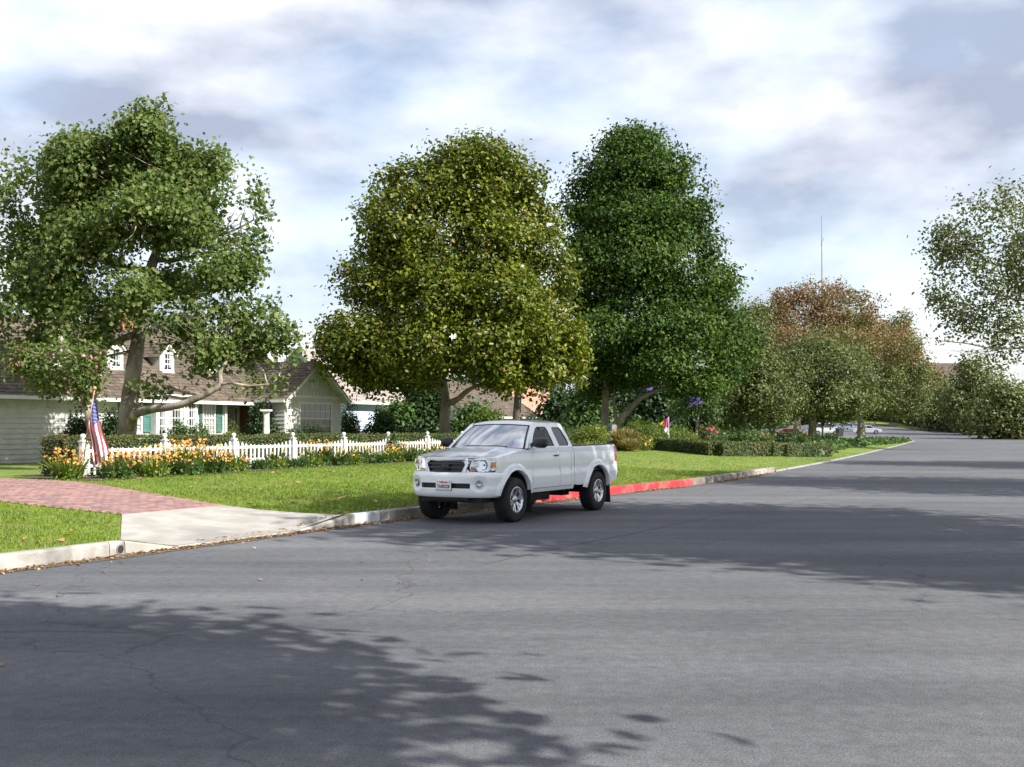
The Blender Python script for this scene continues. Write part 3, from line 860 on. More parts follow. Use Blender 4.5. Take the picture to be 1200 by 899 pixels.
def hedge(name, label, p0, p1, width, h, group=None, leaf=None, seed=3, dens=900, size=0.055, cat='hedge'):
    """clipped hedge between ground points p0 and p1: twiggy core under a coat of small leaves"""
    p0 = Vector(p0); p1 = Vector(p1)
    d = (p1 - p0); Ln = Vector((d.x, d.y)).length
    root = thing(name, label, cat, p0, math.atan2(d.y, d.x), group)
    g = np.random.default_rng(seed)
    ins = 0.05
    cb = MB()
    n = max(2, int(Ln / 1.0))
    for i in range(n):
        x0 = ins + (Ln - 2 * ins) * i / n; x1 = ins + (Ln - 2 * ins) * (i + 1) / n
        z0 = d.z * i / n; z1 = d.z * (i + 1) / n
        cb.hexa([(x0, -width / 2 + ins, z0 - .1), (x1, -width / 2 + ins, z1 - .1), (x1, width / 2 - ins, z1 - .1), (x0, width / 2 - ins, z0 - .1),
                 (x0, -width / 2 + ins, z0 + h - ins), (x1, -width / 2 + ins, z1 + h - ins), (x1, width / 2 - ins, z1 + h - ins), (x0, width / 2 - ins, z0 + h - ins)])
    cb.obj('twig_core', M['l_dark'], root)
    parts = []
    for face, area in (('t', Ln * width), ('f', Ln * h), ('b', Ln * h * 0.5), ('l', width * h), ('r', width * h)):
        k = int(area * dens); a = g.random(k); b = g.random(k)
        x = a * Ln; y = (b - .5) * width; z = b * h
        if face == 't': P = np.c_[x, y, np.full(k, h)]; N = np.tile([0, 0, 1.], (k, 1))
        elif face == 'f': P = np.c_[x, np.full(k, -width / 2), z]; N = np.tile([0, -1., .25], (k, 1))
        elif face == 'b': P = np.c_[x, np.full(k, width / 2), z]; N = np.tile([0, 1., .25], (k, 1))
        elif face == 'l': P = np.c_[np.zeros(k), a * width - width / 2, z]; N = np.tile([-1., 0, .25], (k, 1))
        else: P = np.c_[np.full(k, Ln), a * width - width / 2, z]; N = np.tile([1., 0, .25], (k, 1))
        parts.append((P, N))
    P = np.concatenate([p for p, _ in parts]); N = np.concatenate([q for _, q in parts])
    low = vnoise(P, 1.1, seed)
    P = P + N * ((low - .5) * 0.07)[:, None] + g.normal(size=P.shape) * 0.022
    P[:, 2] += d.z * P[:, 0] / Ln
    N = N + g.normal(size=N.shape) * 0.6
    k = len(P)
    ti = np.clip(0.42 + (vnoise(P, 1.7, seed + 2) - .5) * .5 + g.normal(size=k) * .2, 0, 1)
    al = (g.random(k) < 0.05 + 0.25 * (vnoise(P, .9, seed + 4) > .66)) * g.uniform(.3, 1, k)
    link('foliage', leaves_mesh('foliage', P, N, size * g.uniform(.6, 1.3, k), 'diamond', np.c_[ti, al]), leaf or M['l_hedge'], root)
    return root

# ================================================================== HOUSES
HROT = math.atan2(E.y, E.x)
def pbox(mb, O, u, n, a0, a1, z0, z1, d0, d1, t=0.5):
    """box on a wall: O origin, u along, n outward; a along u, z up, d outward"""
    P = []
    for z in (z0, z1):
        for (a, d) in ((a0, d0), (a1, d0), (a1, d1), (a0, d1)):
            P.append(O + u * a + n * d + Vector((0, 0, z)))
    mb.hexa(P, t)

def window(parent, O, u, n, a0, a1, z0, z1, nx=2, nz=4, sash=True, cas=0.07, curtain=0.55, proud=0.05, mat=None, name='window'):
    mb = MB(); O = Vector(O)
    mat = mat or M['trim']
    pbox(mb, O, u, n, a0 - cas, a0, z0 - cas, z1 + cas, 0.0, proud)
    pbox(mb, O, u, n, a1, a1 + cas, z0 - cas, z1 + cas, 0.0, proud)
    pbox(mb, O, u, n, a0, a1, z1, z1 + cas, 0.0, proud - .003)
    pbox(mb, O, u, n, a0, a1, z0 - cas, z0, 0.0, proud - .003)
    pbox(mb, O, u, n, a0 - cas - .03, a1 + cas + .03, z0 - cas - .045, z0 - cas, 0.0, proud + .045)
    b = 0.022
    for i in range(1, nx):
        x = a0 + (a1 - a0) * i / nx
        pbox(mb, O, u, n, x - b / 2, x + b / 2, z0, z1, 0.0, proud - .014)
    for i in range(1, nz):
        z = z0 + (z1 - z0) * i / nz
        k = b * (2.2 if (sash and i == nz // 2) else 1)
        pbox(mb, O, u, n, a0, a1, z - k / 2, z + k / 2, 0.0, proud - .018)
    wn = mb.obj(name, mat, parent)
    V = [O + u * a + n * (proud - .028) + Vector((0, 0, z)) for a, z in ((a0, z0), (a1, z0), (a1, z1), (a0, z1))]
    link('pane', mesh('pane', V, [(0, 1, 2, 3)]), M['wglass'], wn)
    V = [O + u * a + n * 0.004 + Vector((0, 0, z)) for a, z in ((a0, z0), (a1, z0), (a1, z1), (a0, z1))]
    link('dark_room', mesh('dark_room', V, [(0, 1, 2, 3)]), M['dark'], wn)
    if curtain:
        for (x0, x1) in ((a0, a0 + (a1 - a0) * curtain / 2), (a1 - (a1 - a0) * curtain / 2, a1)):
            V = []; F = []; k = 8; b_ = 0
            for i in range(k + 1):
                x = x0 + (x1 - x0) * i / k; d = 0.010 + 0.006 * math.sin(i * 2.4)
                V += [O + u * x + n * d + Vector((0, 0, z0 + (z1 - z0) * .12)), O + u * x + n * d + Vector((0, 0, z1))]
            for i in range(k): F.append((b_ + 2 * i, b_ + 2 * i + 2, b_ + 2 * i + 3, b_ + 2 * i + 1))
            link('curtain', mesh('curtain', V, F), M['curtain'], wn)
    return wn

def siding(parent, O, u, n, a0, a1, z0, z1, mat, step=0.165, name='siding', clip=None, broken=False):
    mb = MB(); O = Vector(O); z = z0
    while z < z1 - 0.01:
        zt = min(z + step, z1)
        segs = [(a0, a1)]
        if clip: 
            c = clip((z + zt) / 2)
            segs = [c] if c[1] - c[0] > 0.05 else []
        for (x0, x1) in segs:
            P = []
            for (zz, d) in ((z, 0.030), (zt + 0.012, 0.006)):
                P += [O + u * x0 + n * 0.0 + Vector((0, 0, zz)), O + u * x1 + n * 0.0 + Vector((0, 0, zz)), O + u * x1 + n * d + Vector((0, 0, zz)), O + u * x0 + n * d + Vector((0, 0, zz))]
            mb.hexa(P)
        z += step
    return mb.obj(name, mat, parent, kind='stuff')

def shingles(parent, O, u, v, length, slope, mat, expo=0.2, name='shingles', clip=None, seed=1):
    """courses of shakes: O eave corner, u along the eave, v up the slope"""
    rd = random.Random(seed); mb = MB(); O = Vector(O)
    nn = u.cross(v).normalized()
    if nn.z < 0: nn = -nn
    r = 0; y = -0.06
    while y < slope - 0.02:
        x = -0.02
        lo, hi = (0, length) if clip is None else clip(max(y, 0))
        x = lo - 0.02
        while x < hi:
            wd = rd.uniform(0.13, 0.30); x1 = min(x + wd, hi + .02)
            y1 = min(y + expo * 1.35, slope + 0.02)
            h = rd.uniform(0.026, 0.044); jy = rd.uniform(-.018, .018)
            A = O + u * x + v * (y + jy); B = O + u * (x1 - 0.008) + v * (y + jy)
            Cc = O + u * (x1 - 0.008) + v * y1; D = O + u * x + v * y1
            mb.hexa([A + nn * 0.006, B + nn * 0.006, Cc + nn * 0.003, D + nn * 0.003, A + nn * h, B + nn * h, Cc + nn * 0.010, D + nn * 0.010], min(1, max(0, rd.gauss(.5, .2))))
            x = x1
        y += expo; r += 1
    return mb.obj(name, mat, parent, tint=True, kind='stuff')

def gable_house(name, label, origin, length, depth, wall_h, rise_, wall_mat, roof_mat, roof_name='roof', over=0.4, expo=0.24, wins=(), gwins=(), rz=HROT, group=None, plain=False):
    """house with its eave along local x and its front at y = 0 facing -y"""
    root = thing(name, label, 'house', origin, rz, group)
    X = Vector((1, 0, 0)); Yv = Vector((0, 1, 0))
    hd = depth / 2
    V = [(0, 0, -.3), (length, 0, -.3), (length, depth, -.3), (0, depth, -.3), (0, 0, wall_h), (length, 0, wall_h), (length, depth, wall_h), (0, depth, wall_h), (0, hd, wall_h + rise_), (length, hd, wall_h + rise_)]
    F = [(0, 1, 5, 4), (1, 2, 6, 9, 5), (2, 3, 7, 6), (3, 0, 4, 8, 7)]
    link('wall', mesh('wall', V, F), wall_mat, root)
    k = rise_ / hd
    ze = wall_h - over * k + 0.05
    sl = math.hypot(hd + over, (hd + over) * k)
    roof = MB()
    for sg in (1, -1):
        y0 = -over if sg > 0 else depth + over
        P = []
        for dz in (-0.10, 0.0):
            for (x, y, z) in ((-over, y0, ze), (length + over, y0, ze), (length + over, hd, wall_h + rise_ + .05), (-over, hd, wall_h + rise_ + .05)):
                P.append((x, y, z + dz))
        roof.hexa(P)
    ro = roof.obj(roof_name, M['trim'], root)
    v = Vector((0, 1, k)).normalized()
    shingles(ro, (-over - .03, -over, ze), X, v, length + 2 * over + .06, sl, roof_mat, expo, seed=3)
    mb = MB(); mb.box(-over, length + over, -over - .09, -over - .005, ze - .10, ze + .02)
    mb.obj('gutter', M['trim'], root)
    for wn in wins: window(root, (0, 0, 0), X, -Yv, *wn)
    for wn in gwins: window(root, (0, depth, 0), -Yv, -X, *wn)
    return root

# ---- the cream house at the left
HO = Vector((-14.5, 38.0, 0.5))
house = thing('cream_house', 'cream shingle sided cottage with brown shake roof and green shutters behind the picket fence', 'house', HO, HROT)
X = Vector((1, 0, 0)); Yv = Vector((0, 1, 0)); Zv = Vector((0, 0, 1))
def hs(px, y=0.0):
    r = (px - 600) / 1300
    x0 = HO.x - .895 * y; y0 = HO.y + .446 * y
    return (-x0 + y0 * r) / (.446 - .895 * r)
WH = 2.42          # top of the wall
SL, SR = -7.0, 8.4
wl = MB()
P_REC = hs(262)
wl.box(SL, P_REC, 0.0, 0.2, -.3, WH)            # front wall
wl.box(SL, 12.2, 6.8, 7.0, -.3, WH)
wl.box(P_REC - .2, P_REC, 0.2, 1.5, -.3, WH)
wl.box(P_REC, SR + .2, 1.3, 1.5, -.3, WH)       # porch back wall
wl.box(SR, SR + .2, -1.79, 1.3, -.3, WH)        # side of the wing
wl.box(SR + .2, 12.24, -1.79, -1.59, -.3, WH)   # front of the wing
wl.box(12.04, 12.24, -1.59, 6.8, -.3, WH)
wl.box(SL, SL + .2, 0.2, 6.8, -.3, WH)
# gable of the wing
WC = (SR + 12.24) / 2; WHALF = (12.24 - SR) / 2; WRISE = 1.42
wl.add([(SR, -1.79, WH), (12.24, -1.79, WH), (WC, -1.79, WH + WRISE), (SR, -1.59, WH), (12.24, -1.59, WH), (WC, -1.59, WH + WRISE)], [(0, 1, 2), (5, 4, 3), (0, 2, 5, 3), (1, 4, 5, 2)])
# gable end of the main roof
MR = 2.62; MHD = 3.5
for sx in (SL, 12.2):
    wl.add([(sx, 0, WH), (sx, 7, WH), (sx, 3.5, WH + MR)], [(0, 1, 2)])
wl.obj('wall', M['siding'], house)
siding(house, (0, 0, 0), X, -Yv, SL, P_REC, -.2, WH - .1, M['siding'])
siding(house, (0, -1.79, 0), X, -Yv, SR, 12.24, -.2, WH - .02, M['siding'], 0.185)
siding(house, (SR, 0, 0), Yv, -X, -1.79, -.25, -.2, WH - .1, M['siding'])
# board and batten in the wing's gable
gb = MB()
nb = 15
for i in range(nb):
    x0 = SR + .06 + (12.24 - SR - .12) * i / nb; x1 = SR + .06 + (12.24 - SR - .12) * (i + 1) / nb
    def zz(x): return WH + WRISE * (1 - abs(x - WC) / WHALF) - .05
    if min(zz(x0), zz(x1)) < WH + .03: continue
    P = [Vector((x0 + .012, -1.79, WH + .02)), Vector((x1 - .012, -1.79, WH + .02)), Vector((x1 - .012, -1.815, WH + .02)), Vector((x0 + .012, -1.815, WH + .02)),
         Vector((x0 + .012, -1.79, zz(x0 + .012))), Vector((x1 - .012, -1.79, zz(x1 - .012))), Vector((x1 - .012, -1.815, zz(x1 - .012))), Vector((x0 + .012, -1.815, zz(x0 + .012)))]
    gb.hexa(P)
    if abs((x0 + x1) / 2 - WC) < WHALF: pass
gb.obj('gable_boards', M['siding'], house, kind='stuff')
tb = MB(); tb.box(SR - .02, 12.26, -1.84, -1.80, WH - .06, WH + .06); tb.obj('frieze_board', M['trim'], house)
vt = MB()
for k in range(7): vt.box(WC - .17, WC + .17, -1.85, -1.82, WH + .42 + k * .075, WH + .46 + k * .075)
vt.box(WC - .22, WC - .17, -1.86, -1.80, WH + .36, WH + .98); vt.box(WC + .17, WC + .22, -1.86, -1.80, WH + .36, WH + .98)
vt.box(WC - .17, WC + .17, -1.857, -1.80, WH + .94, WH + .98); vt.box(WC - .17, WC + .17, -1.857, -1.80, WH + .36, WH + .40)
vt.obj('gable_vent', M['trim'], house)
# roofs
OV = 0.45; kM = MR / MHD
zeM = WH - OV * kM + .08
def roof_slab(name, P, th=0.09):
    mb = MB()
    P = [Vector(p) for p in P]
    nn = (P[1] - P[0]).cross(P[3] - P[0]).normalized()
    if nn.z < 0: nn = -nn
    mb.hexa([p - nn * th for p in P] + P)
    return mb.obj(name, M['trim'], house)
zr = WH + MR + .08
rm = roof_slab('roof', [(SL - .3, -OV, zeM), (12.5, -OV, zeM), (12.5, MHD, zr), (SL - .3, MHD, zr)])
roof_slab('roof', [(12.5, 7 + OV, zeM), (SL - .3, 7 + OV, zeM), (SL - .3, MHD, zr), (12.5, MHD, zr)])
vM = Vector((0, 1, kM)).normalized()
shingles(rm, (SL - .33, -OV, zeM), X, vM, 12.86 - SL, math.hypot(MHD + OV, (MHD + OV) * kM), M['shingle'], 0.19, seed=5)
rc = MB()
xk = SL - .3
while xk < 12.5:
    x1 = min(xk + random.uniform(.28, .36), 12.52)
    rc.hexa([(xk, MHD - .14, zr - .05), (x1, MHD - .14, zr - .05), (x1, MHD + .14, zr - .05), (xk, MHD + .14, zr - .05), (xk, MHD - .03, zr + .055), (x1, MHD - .03, zr + .045), (x1, MHD + .03, zr + .045), (xk, MHD + .03, zr + .055)], random.random())
    xk = x1
rc.obj('ridge_cap', M['shingle'], rm, tint=True)
kW = WRISE / WHALF; ow = 0.32
zeW = WH - ow * kW + .08; zW = WH + WRISE + .08
yb = 3.0
rw = roof_slab('roof', [(SR - ow, yb, zeW), (SR - ow, -1.79 - .3, zeW), (WC, -1.79 - .3, zW), (WC, yb, zW)])
rw2 = roof_slab('roof', [(12.24 + ow, -1.79 - .3, zeW), (12.24 + ow, yb, zeW), (WC, yb, zW), (WC, -1.79 - .3, zW)])
vW = Vector((1, 0, kW)).normalized(); vW2 = Vector((-1, 0, kW)).normalized()
slW = math.hypot(WHALF + ow, (WHALF + ow) * kW)
shingles(rw, (SR - ow, -1.79 - .33, zeW), Yv, vW, yb + 2.12, slW, M['shingle'], 0.19, seed=6)
shingles(rw2, (12.24 + ow, -1.79 - .33, zeW), Yv, vW2, yb + 2.12, slW, M['shingle'], 0.19, seed=7)
bgd = MB()
for sg, x0 in ((1, SR - ow), (-1, 12.24 + ow)):
    P = []
    for dz in (-.17, -.02):
        for (x, z) in ((x0, zeW), (WC, zW)):
            P.append((x, z + dz))
    y0, y1 = -1.79 - .34, -1.79 - .305
    bgd.hexa([(P[0][0], y0, P[0][1]), (P[1][0], y0, P[1][1]), (P[1][0], y1, P[1][1]), (P[0][0], y1, P[0][1]), (P[2][0], y0, P[2][1]), (P[3][0], y0, P[3][1]), (P[3][0], y1, P[3][1]), (P[2][0], y1, P[2][1])])
bgd.obj('barge_board', M['trim'], house)
g_ = MB(); g_.box(SL - .3, SR - ow - .02, -OV - .12, -OV - .005, zeM - .12, zeM + .0); g_.obj('gutter', M['trim'], house)
g_ = MB(); g_.box(SR - ow - .11, SR - ow - .005, -1.79 - .28, -OV - .14, zeW - .11, zeW + .0); g_.obj('gutter', M['trim'], house)
dsp = MB(); dsp.tube([(SR - .42, -.42, zeM - .08), (SR - .12, -.1, zeM - .45), (SR - .12, -.1, .0)], .045, 8); dsp.obj('downspout', M['trim'], house)
vp = MB(); vp.tube([(7.6, .9, zeM + 1.0), (7.6, .9, zeM + 1.95)], .06, 10); vp.lathe([(.05, 0), (.10, .02), (.10, .10), (.03, .14)], 12, 'z', (7.6, .9, zeM + 1.95)); vp.obj('vent_pipe', M['trim'], house, smooth=False)
# soffit-high frieze
fz = MB(); fz.box(SL, P_REC + .02, -.06, -.03, WH - .30, WH - .1); fz.obj('frieze_board', M['trim'], house)
# windows of the front
window(house, (0, 0, 0), X, -Yv, hs(152), hs(163.5), 1.0, 2.08, 2, 4, proud=.09)
def shutter(a0, a1, z0=.98, z1=2.12):
    mb = MB(); n_ = Vector((0, -1, 0)); O = Vector((0, 0, 0))
    pbox(mb, O, X, n_, a0, a0 + .06, z0, z1, .03, .085); pbox(mb, O, X, n_, a1 - .06, a1, z0, z1, .03, .085)
    for z in (z0, (z0 + z1) / 2, z1 - .07): pbox(mb, O, X, n_, a0 + .06, a1 - .06, z, z + .07, .03, .082)
    k = int((z1 - z0) / .075)
    for i in range(k):
        z = z0 + (z1 - z0) * i / k
        P = []
        for (zz, d) in ((z, .072), (z + .07, .045)):
            P += [Vector((a0 + .06, -.03, zz)), Vector((a1 - .06, -.03, zz)), Vector((a1 - .06, -d, zz)), Vector((a0 + .06, -d, zz))]
        mb.hexa(P)
    return mb.obj('shutter', M['shutter'], house)
shutter(hs(166), hs(175.5)); shutter(hs(137.5), hs(147))
# boxed bay with three windows
BY = -.34
b0, b1 = hs(183, BY), hs(231.5, BY)
bb = MB(); bb.box(b0, b1, BY, -.03, .45, WH - .05); bb.obj('bay_box', M['trim'], house)
On = (0, BY, 0)
window(house, On, X, -Yv, hs(185.5, BY), hs(192.5, BY), .90, 2.10, 2, 4, proud=.05, cas=.05)
window(house, On, X, -Yv, hs(197.5, BY), hs(214.5, BY), .90, 2.10, 5, 4, False, proud=.05, cas=.05, curtain=.5)
window(house, On, X, -Yv, hs(219.5, BY), hs(228, BY), .90, 2.10, 2, 4, proud=.05, cas=.05)
window(house, (0, 0, 0), X, -Yv, hs(237), hs(249.5), .92, 2.08, 4, 4, proud=.09)
shutter(hs(252.5), hs(259)); shutter(hs(232.8), hs(234.8))
pc = MB(); pc.box(P_REC - .02, P_REC + .10, -.10, .04, 0, WH - .18); pc.obj('porch_post', M['trim'], house)
pc = MB(); pc.box(P_REC - .1, SR + .1, -.13, .05, WH - .34, WH - .12); pc.obj('porch_beam', M['trim'], house)
# door and side light on the wing's side wall, seen within the porch
dm = MB(); pbox(dm, Vector((SR, 0, 0)), Yv, -X, -.12, .50, 0.02, 2.02, .0, .035)
for (za, zb) in ((.2, .75), (.85, 1.35), (1.45, 1.9)):
    for (ya, yb_) in ((-.05, .15), (.22, .43)): pbox(dm, Vector((SR, 0, 0)), Yv, -X, ya, yb_, za, zb, .035, .05)
fd = dm.obj('front_door', M['door'], house)
hd_ = MB(); hd_.lathe([(.0, 0), (.03, .005), (.035, .03), (.0, .05)], 10, 'z', (SR - .06, .44, 1.0)); hd_.obj('handle', M['chrome'], fd)
window(house, (SR, 0, 0), Yv, -X, .62, .78, .25, 1.95, 1, 3, False, cas=.04, curtain=0, name='side_light')
# the wing's window
w0, w1 = SR + (.42 * 3.84) - .9, 12.24 - .62
window(house, (0, -1.79, 0), X, -Yv, SR + .92, 12.24 - .82, .92, 2.12, 6, 4, True, proud=.09, cas=.09, curtain=.6)
# dormers
for si in (-.4, 2.2, 4.8, 7.35):
    q0 = 1.05; zb = WH + kM * q0 + .08
    dmr = MB()
    hw = .38; zt = zb + .72; pk = .34
    yb_ = q0 + (zt + pk - zb) / kM + .1
    dmr.box(si - hw, si + hw, q0, q0 + .71 / kM, zb - .1, zt)
    dmr.add([(si - hw, q0, zt), (si + hw, q0, zt), (si, q0, zt + pk)], [(0, 1, 2)])
    dd = dmr.obj('dormer', M['siding'], house)
    for sg in (-1, 1):
        P = [Vector((si + sg * (hw + .16), q0 - .14, zt - .14)), Vector((si + sg * (hw + .16), yb_, zt - .14)), Vector((si, yb_, zt + pk + .05)), Vector((si, q0 - .14, zt + pk + .05))]
        mb = MB(); nn = Vector((sg * .66, 0, .75)); mb.hexa([p - nn * .05 for p in P] + P); mb.obj('dormer_roof', M['trim'], dd)
        vv = (P[3] - P[0]).normalized()
        shingles(dd, P[0] + Vector((0, -.02, 0)), Yv, vv, yb_ - q0 + .14, (P[3] - P[0]).length, M['shingle'], .19, 'dormer_shingles', seed=9)
    window(house, (0, q0, 0), X, -Yv, si - .20, si + .20, zb + .10, zt - .03, 2, 3, cas=.09, proud=.05, curtain=.5, name='dormer_window')
# chimney
ch = MB(); cxs, cy0 = 5.0, 3.75
z = WH + 1.9; row = 0
while z < WH + 3.4:
    for side in range(4):
        n_b = 3
        for i in range(n_b):
            a0 = -.42 + .84 * i / n_b + (.07 if row % 2 else 0); a1 = min(a0 + .84 / n_b - .012, .42)
            a0 = max(a0, -.42)
            if side == 0: ch.box(cxs + a0, cxs + a1, cy0 - .42, cy0 - .30, z, z + .068, random.random())
            elif side == 1: ch.box(cxs - .42, cxs - .30, cy0 + a0, cy0 + a1, z, z + .068, random.random())
            elif side == 2: ch.box(cxs + .30, cxs + .42, cy0 + a0, cy0 + a1, z + .001, z + .069, random.random())
    z += .08; row += 1
chm = MB(); chm.box(cxs - .405, cxs + .405, cy0 - .405, cy0 + .4, WH + 1.7, WH + 3.40)
cho = chm.obj('chimney', M['mortar'], house)
ch.obj('chimney_bricks', M['planter_brick'], cho, tint=True, kind='stuff')
cp = MB(); cp.box(cxs - .46, cxs + .46, cy0 - .46, cy0 + .46, WH + 3.40, WH + 3.48); cp.box(cxs - .3, cxs + .3, cy0 - .3, cy0 + .3, WH + 3.48, WH + 3.72); cp.obj('chimney_cap', M['metal_dark'], cho)

# ---- houses behind
h2 = gable_house('blue_house', 'pale blue house with tan roof between the cream cottage and the magnolia', (-8.66, 58.0, 0.42), 5.4, 6.0, 2.85, 2.55, M['siding_blue'], M['shingle_tan'],
                 gwins=((2.72, 3.28, 4.05, 4.95, 2, 2), ))
h3 = gable_house('grey_roofed_house', 'low beige house with a dark grey roof glimpsed behind the pickup cab', (-3.2, 74.0, 0.45), 11.0, 7.0, 2.15, 2.3, M['siding'], M['shingle'], wins=((2.0, 3.2, .8, 1.7, 3, 3), (6.0, 7.2, .8, 1.7, 3, 3)))
h4 = gable_house('terracotta_roofed_house', 'white house with a terracotta roof seen between the magnolia and the dark evergreen', (1.2, 92.0, 0.45), 9.0, 7.0, 2.6, 2.6, M['siding'], M['tile'], wins=((1.0, 2.2, .8, 1.9, 3, 3),))

# ================================================================== FENCE
def fpt(i):
    x, y = -9.75 + 1.126 * i, 25.2 + 2.346 * i
    return Vector((x, y, gz(x, y)))
FD = Vector((1.126, 2.346, 0)).normalized(); FN = Vector((-FD.y, FD.x, 0))
fence = thing('picket_fence', 'white wooden picket fence with ball topped posts in front of the clipped hedge', 'fence', fpt(0), math.atan2(FD.y, FD.x))
fz0 = fpt(0)
NP = 10
post_me = None; fin_me = None
def post_mesh():
    mb = MB(); a = .062
    mb.box(-a, a, -a, a, -.05, .80); mb.box(-a - .018, a + .018, -a - .018, a + .018, .80, .83); mb.box(-a + .012, a - .012, -a + .012, a - .012, .83, .855)
    return mb.mesh('post')
pm = post_mesh()
fb = MB(); fb.lathe([(.022, 0), (.030, .012), (.026, .022), (.052, .045), (.064, .075), (.058, .105), (.034, .128), (.004, .136)], 16); fm = fb.mesh('finial', True)
for i in range(NP):
    p = fpt(i) - fz0
    lx = 2.6022 * i
    po = link('post', pm, M['white_wood'], fence); po.location = (lx, 0, p.z); bev(po, .006)
    fo = link('finial', fm, M['white_wood'], po); fo.location = (0, 0, .855)
PK = {}
def picket_mesh(h):
    key = round(h, 2)
    if key not in PK:
        a, d = .036, .010
        V = []
        for y in (-d, d):
            V += [(-a, y, .06), (a, y, .06), (a, y, h - .055), (0, y, h), (-a, y, h - .055)]
        F = [(0, 1, 2, 3, 4), (9, 8, 7, 6, 5)] + [(k, 5 + k, 5 + (k + 1) % 5, (k + 1) % 5) for k in range(5)]
        PK[key] = recalc(mesh('picket', V, F))
    return PK[key]
rdp = random.Random(4)
for i in range(NP - 1):
    z0 = (fpt(i) - fz0).z; z1 = (fpt(i + 1) - fz0).z
    x0 = 2.6022 * i + .07; x1 = 2.6022 * (i + 1) - .07
    for zr_ in (.22, .56):
        mb = MB(); mb.hexa([(x0, .0, z0 + zr_), (x1, .0, z1 + zr_), (x1, .045, z1 + zr_), (x0, .045, z0 + zr_), (x0, .0, z0 + zr_ + .075), (x1, .0, z1 + zr_ + .075), (x1, .045, z1 + zr_ + .075), (x0, .045, z0 + zr_ + .075)])
        mb.obj('rail', M['white_wood'], fence)
    n_p = 14
    for k in range(n_p):
        t = (k + .5) / n_p
        h = .66 + .13 * (2 * abs(t - .5)) ** 2
        pk = link('picket', picket_mesh(h), M['white_wood'], fence)
        pk.location = (x0 + (x1 - x0) * t, -.014, z0 + (z1 - z0) * t + rdp.uniform(-.006, .006))
        pk.rotation_euler = (rdp.uniform(-.01, .01), rdp.uniform(-.012, .012), rdp.uniform(-.03, .03))

# planting bed under the fence
grid_sheet('planting_bed', np.linspace(-0.35, 11.2, 40), np.linspace(-1.25, 1.3, 8),
           lambda i, d: (-9.75 + 1.126 * i + FN.x * d, 25.2 + 2.346 * i + FN.y * d, ground(-9.75 + 1.126 * i + FN.x * d, 25.2 + 2.346 * i + FN.y * d) + 0.012), M['soil'])
hA = fpt(-.1) + FN * .75; hB = fpt(5.0) + FN * .75; hC = fpt(11.5) + FN * .75
hedge('clipped_hedge', 'long clipped hedge close behind the left half of the picket fence', hA, hB, .6, .90, 'clipped hedges', seed=3, dens=1000)
hedge('clipped_hedge', 'clipped hedge behind the picket fence under the magnolia', hB + FD * .05, hC, .6, .88, 'clipped hedges', seed=4, dens=700)

# ---- flowers along the fence
def flower_clump(base, h, r, n_leaf, n_bloom, mat, label, seed, leafm='l_bush', bs=.068, group='flowering clumps along the fence', zlo=.55):
    root = thing('flowering_plant', label, 'plant', base, 0, group)
    n_bloom = int(n_bloom * .85)
    if -.1 < (Vector(base) - fz0).dot(FD) < 5: h *= .88
    g = np.random.default_rng(seed)
    a = g.random(n_leaf) * 2 * PI; rr = np.sqrt(g.random(n_leaf)) * r * .6
    P = np.c_[rr * np.cos(a), rr * np.sin(a), g.random(n_leaf) * h * .25]
    o = np.c_[np.cos(a), np.sin(a), np.zeros(n_leaf)]
    D = o * g.uniform(.1, .9, n_leaf)[:, None] + np.array([0, 0, 1.]) + g.normal(size=(n_leaf, 3)) * .2
    N = o * -1 + np.array([0, 0, .6]) + g.normal(size=(n_leaf, 3)) * .35
    ti = np.c_[np.clip(g.normal(.5, .22, n_leaf), 0, 1), (g.random(n_leaf) < .08) * .6]
    link('leaves', leaves_mesh('leaves', P, N, h * g.uniform(.45, .95, n_leaf), 'blade', ti, D), M[leafm], root)
    # fine leaflets fill the body
    k = n_leaf * 2; d = unit(g.normal(size=(k, 3))); d[:, 2] = abs(d[:, 2])
    Q = d * (g.random(k) ** .5)[:, None] * np.array([r * .95, r * .95, h * .72])
    link('foliage', leaves_mesh('foliage', Q, d + g.normal(size=(k, 3)) * .6, .075 * g.uniform(.6, 1.4, k), 'diamond', np.c_[np.clip(g.normal(.5, .2, k), 0, 1), np.zeros(k)]), M[leafm], root)
    if n_bloom:
        a = g.random(n_bloom) * 2 * PI; rr = np.sqrt(g.random(n_bloom)) * r * 1.05
        B = np.c_[rr * np.cos(a), rr * np.sin(a), h * g.uniform(zlo, 1.12, n_bloom)]
        Nn = np.c_[np.cos(a) * .5 + .2, np.sin(a) * .5 - .6, np.full(n_bloom, .55)] + g.normal(size=(n_bloom, 3)) * .35
        link('blooms', leaves_mesh('blooms', B, Nn, bs * g.uniform(.7, 1.35, n_bloom), 'petal', np.c_[g.random(n_bloom), np.zeros(n_bloom)]), mat, root, kind='stuff')
        sb = MB()
        for q in B[: min(n_bloom, 26)]: sb.tube([(q[0] * .4, q[1] * .4, h * .2), tuple(q)], [.006, .004], 4, False)
        sb.obj('stems', M['l_bush'], root)
    return root
rf = random.Random(21)
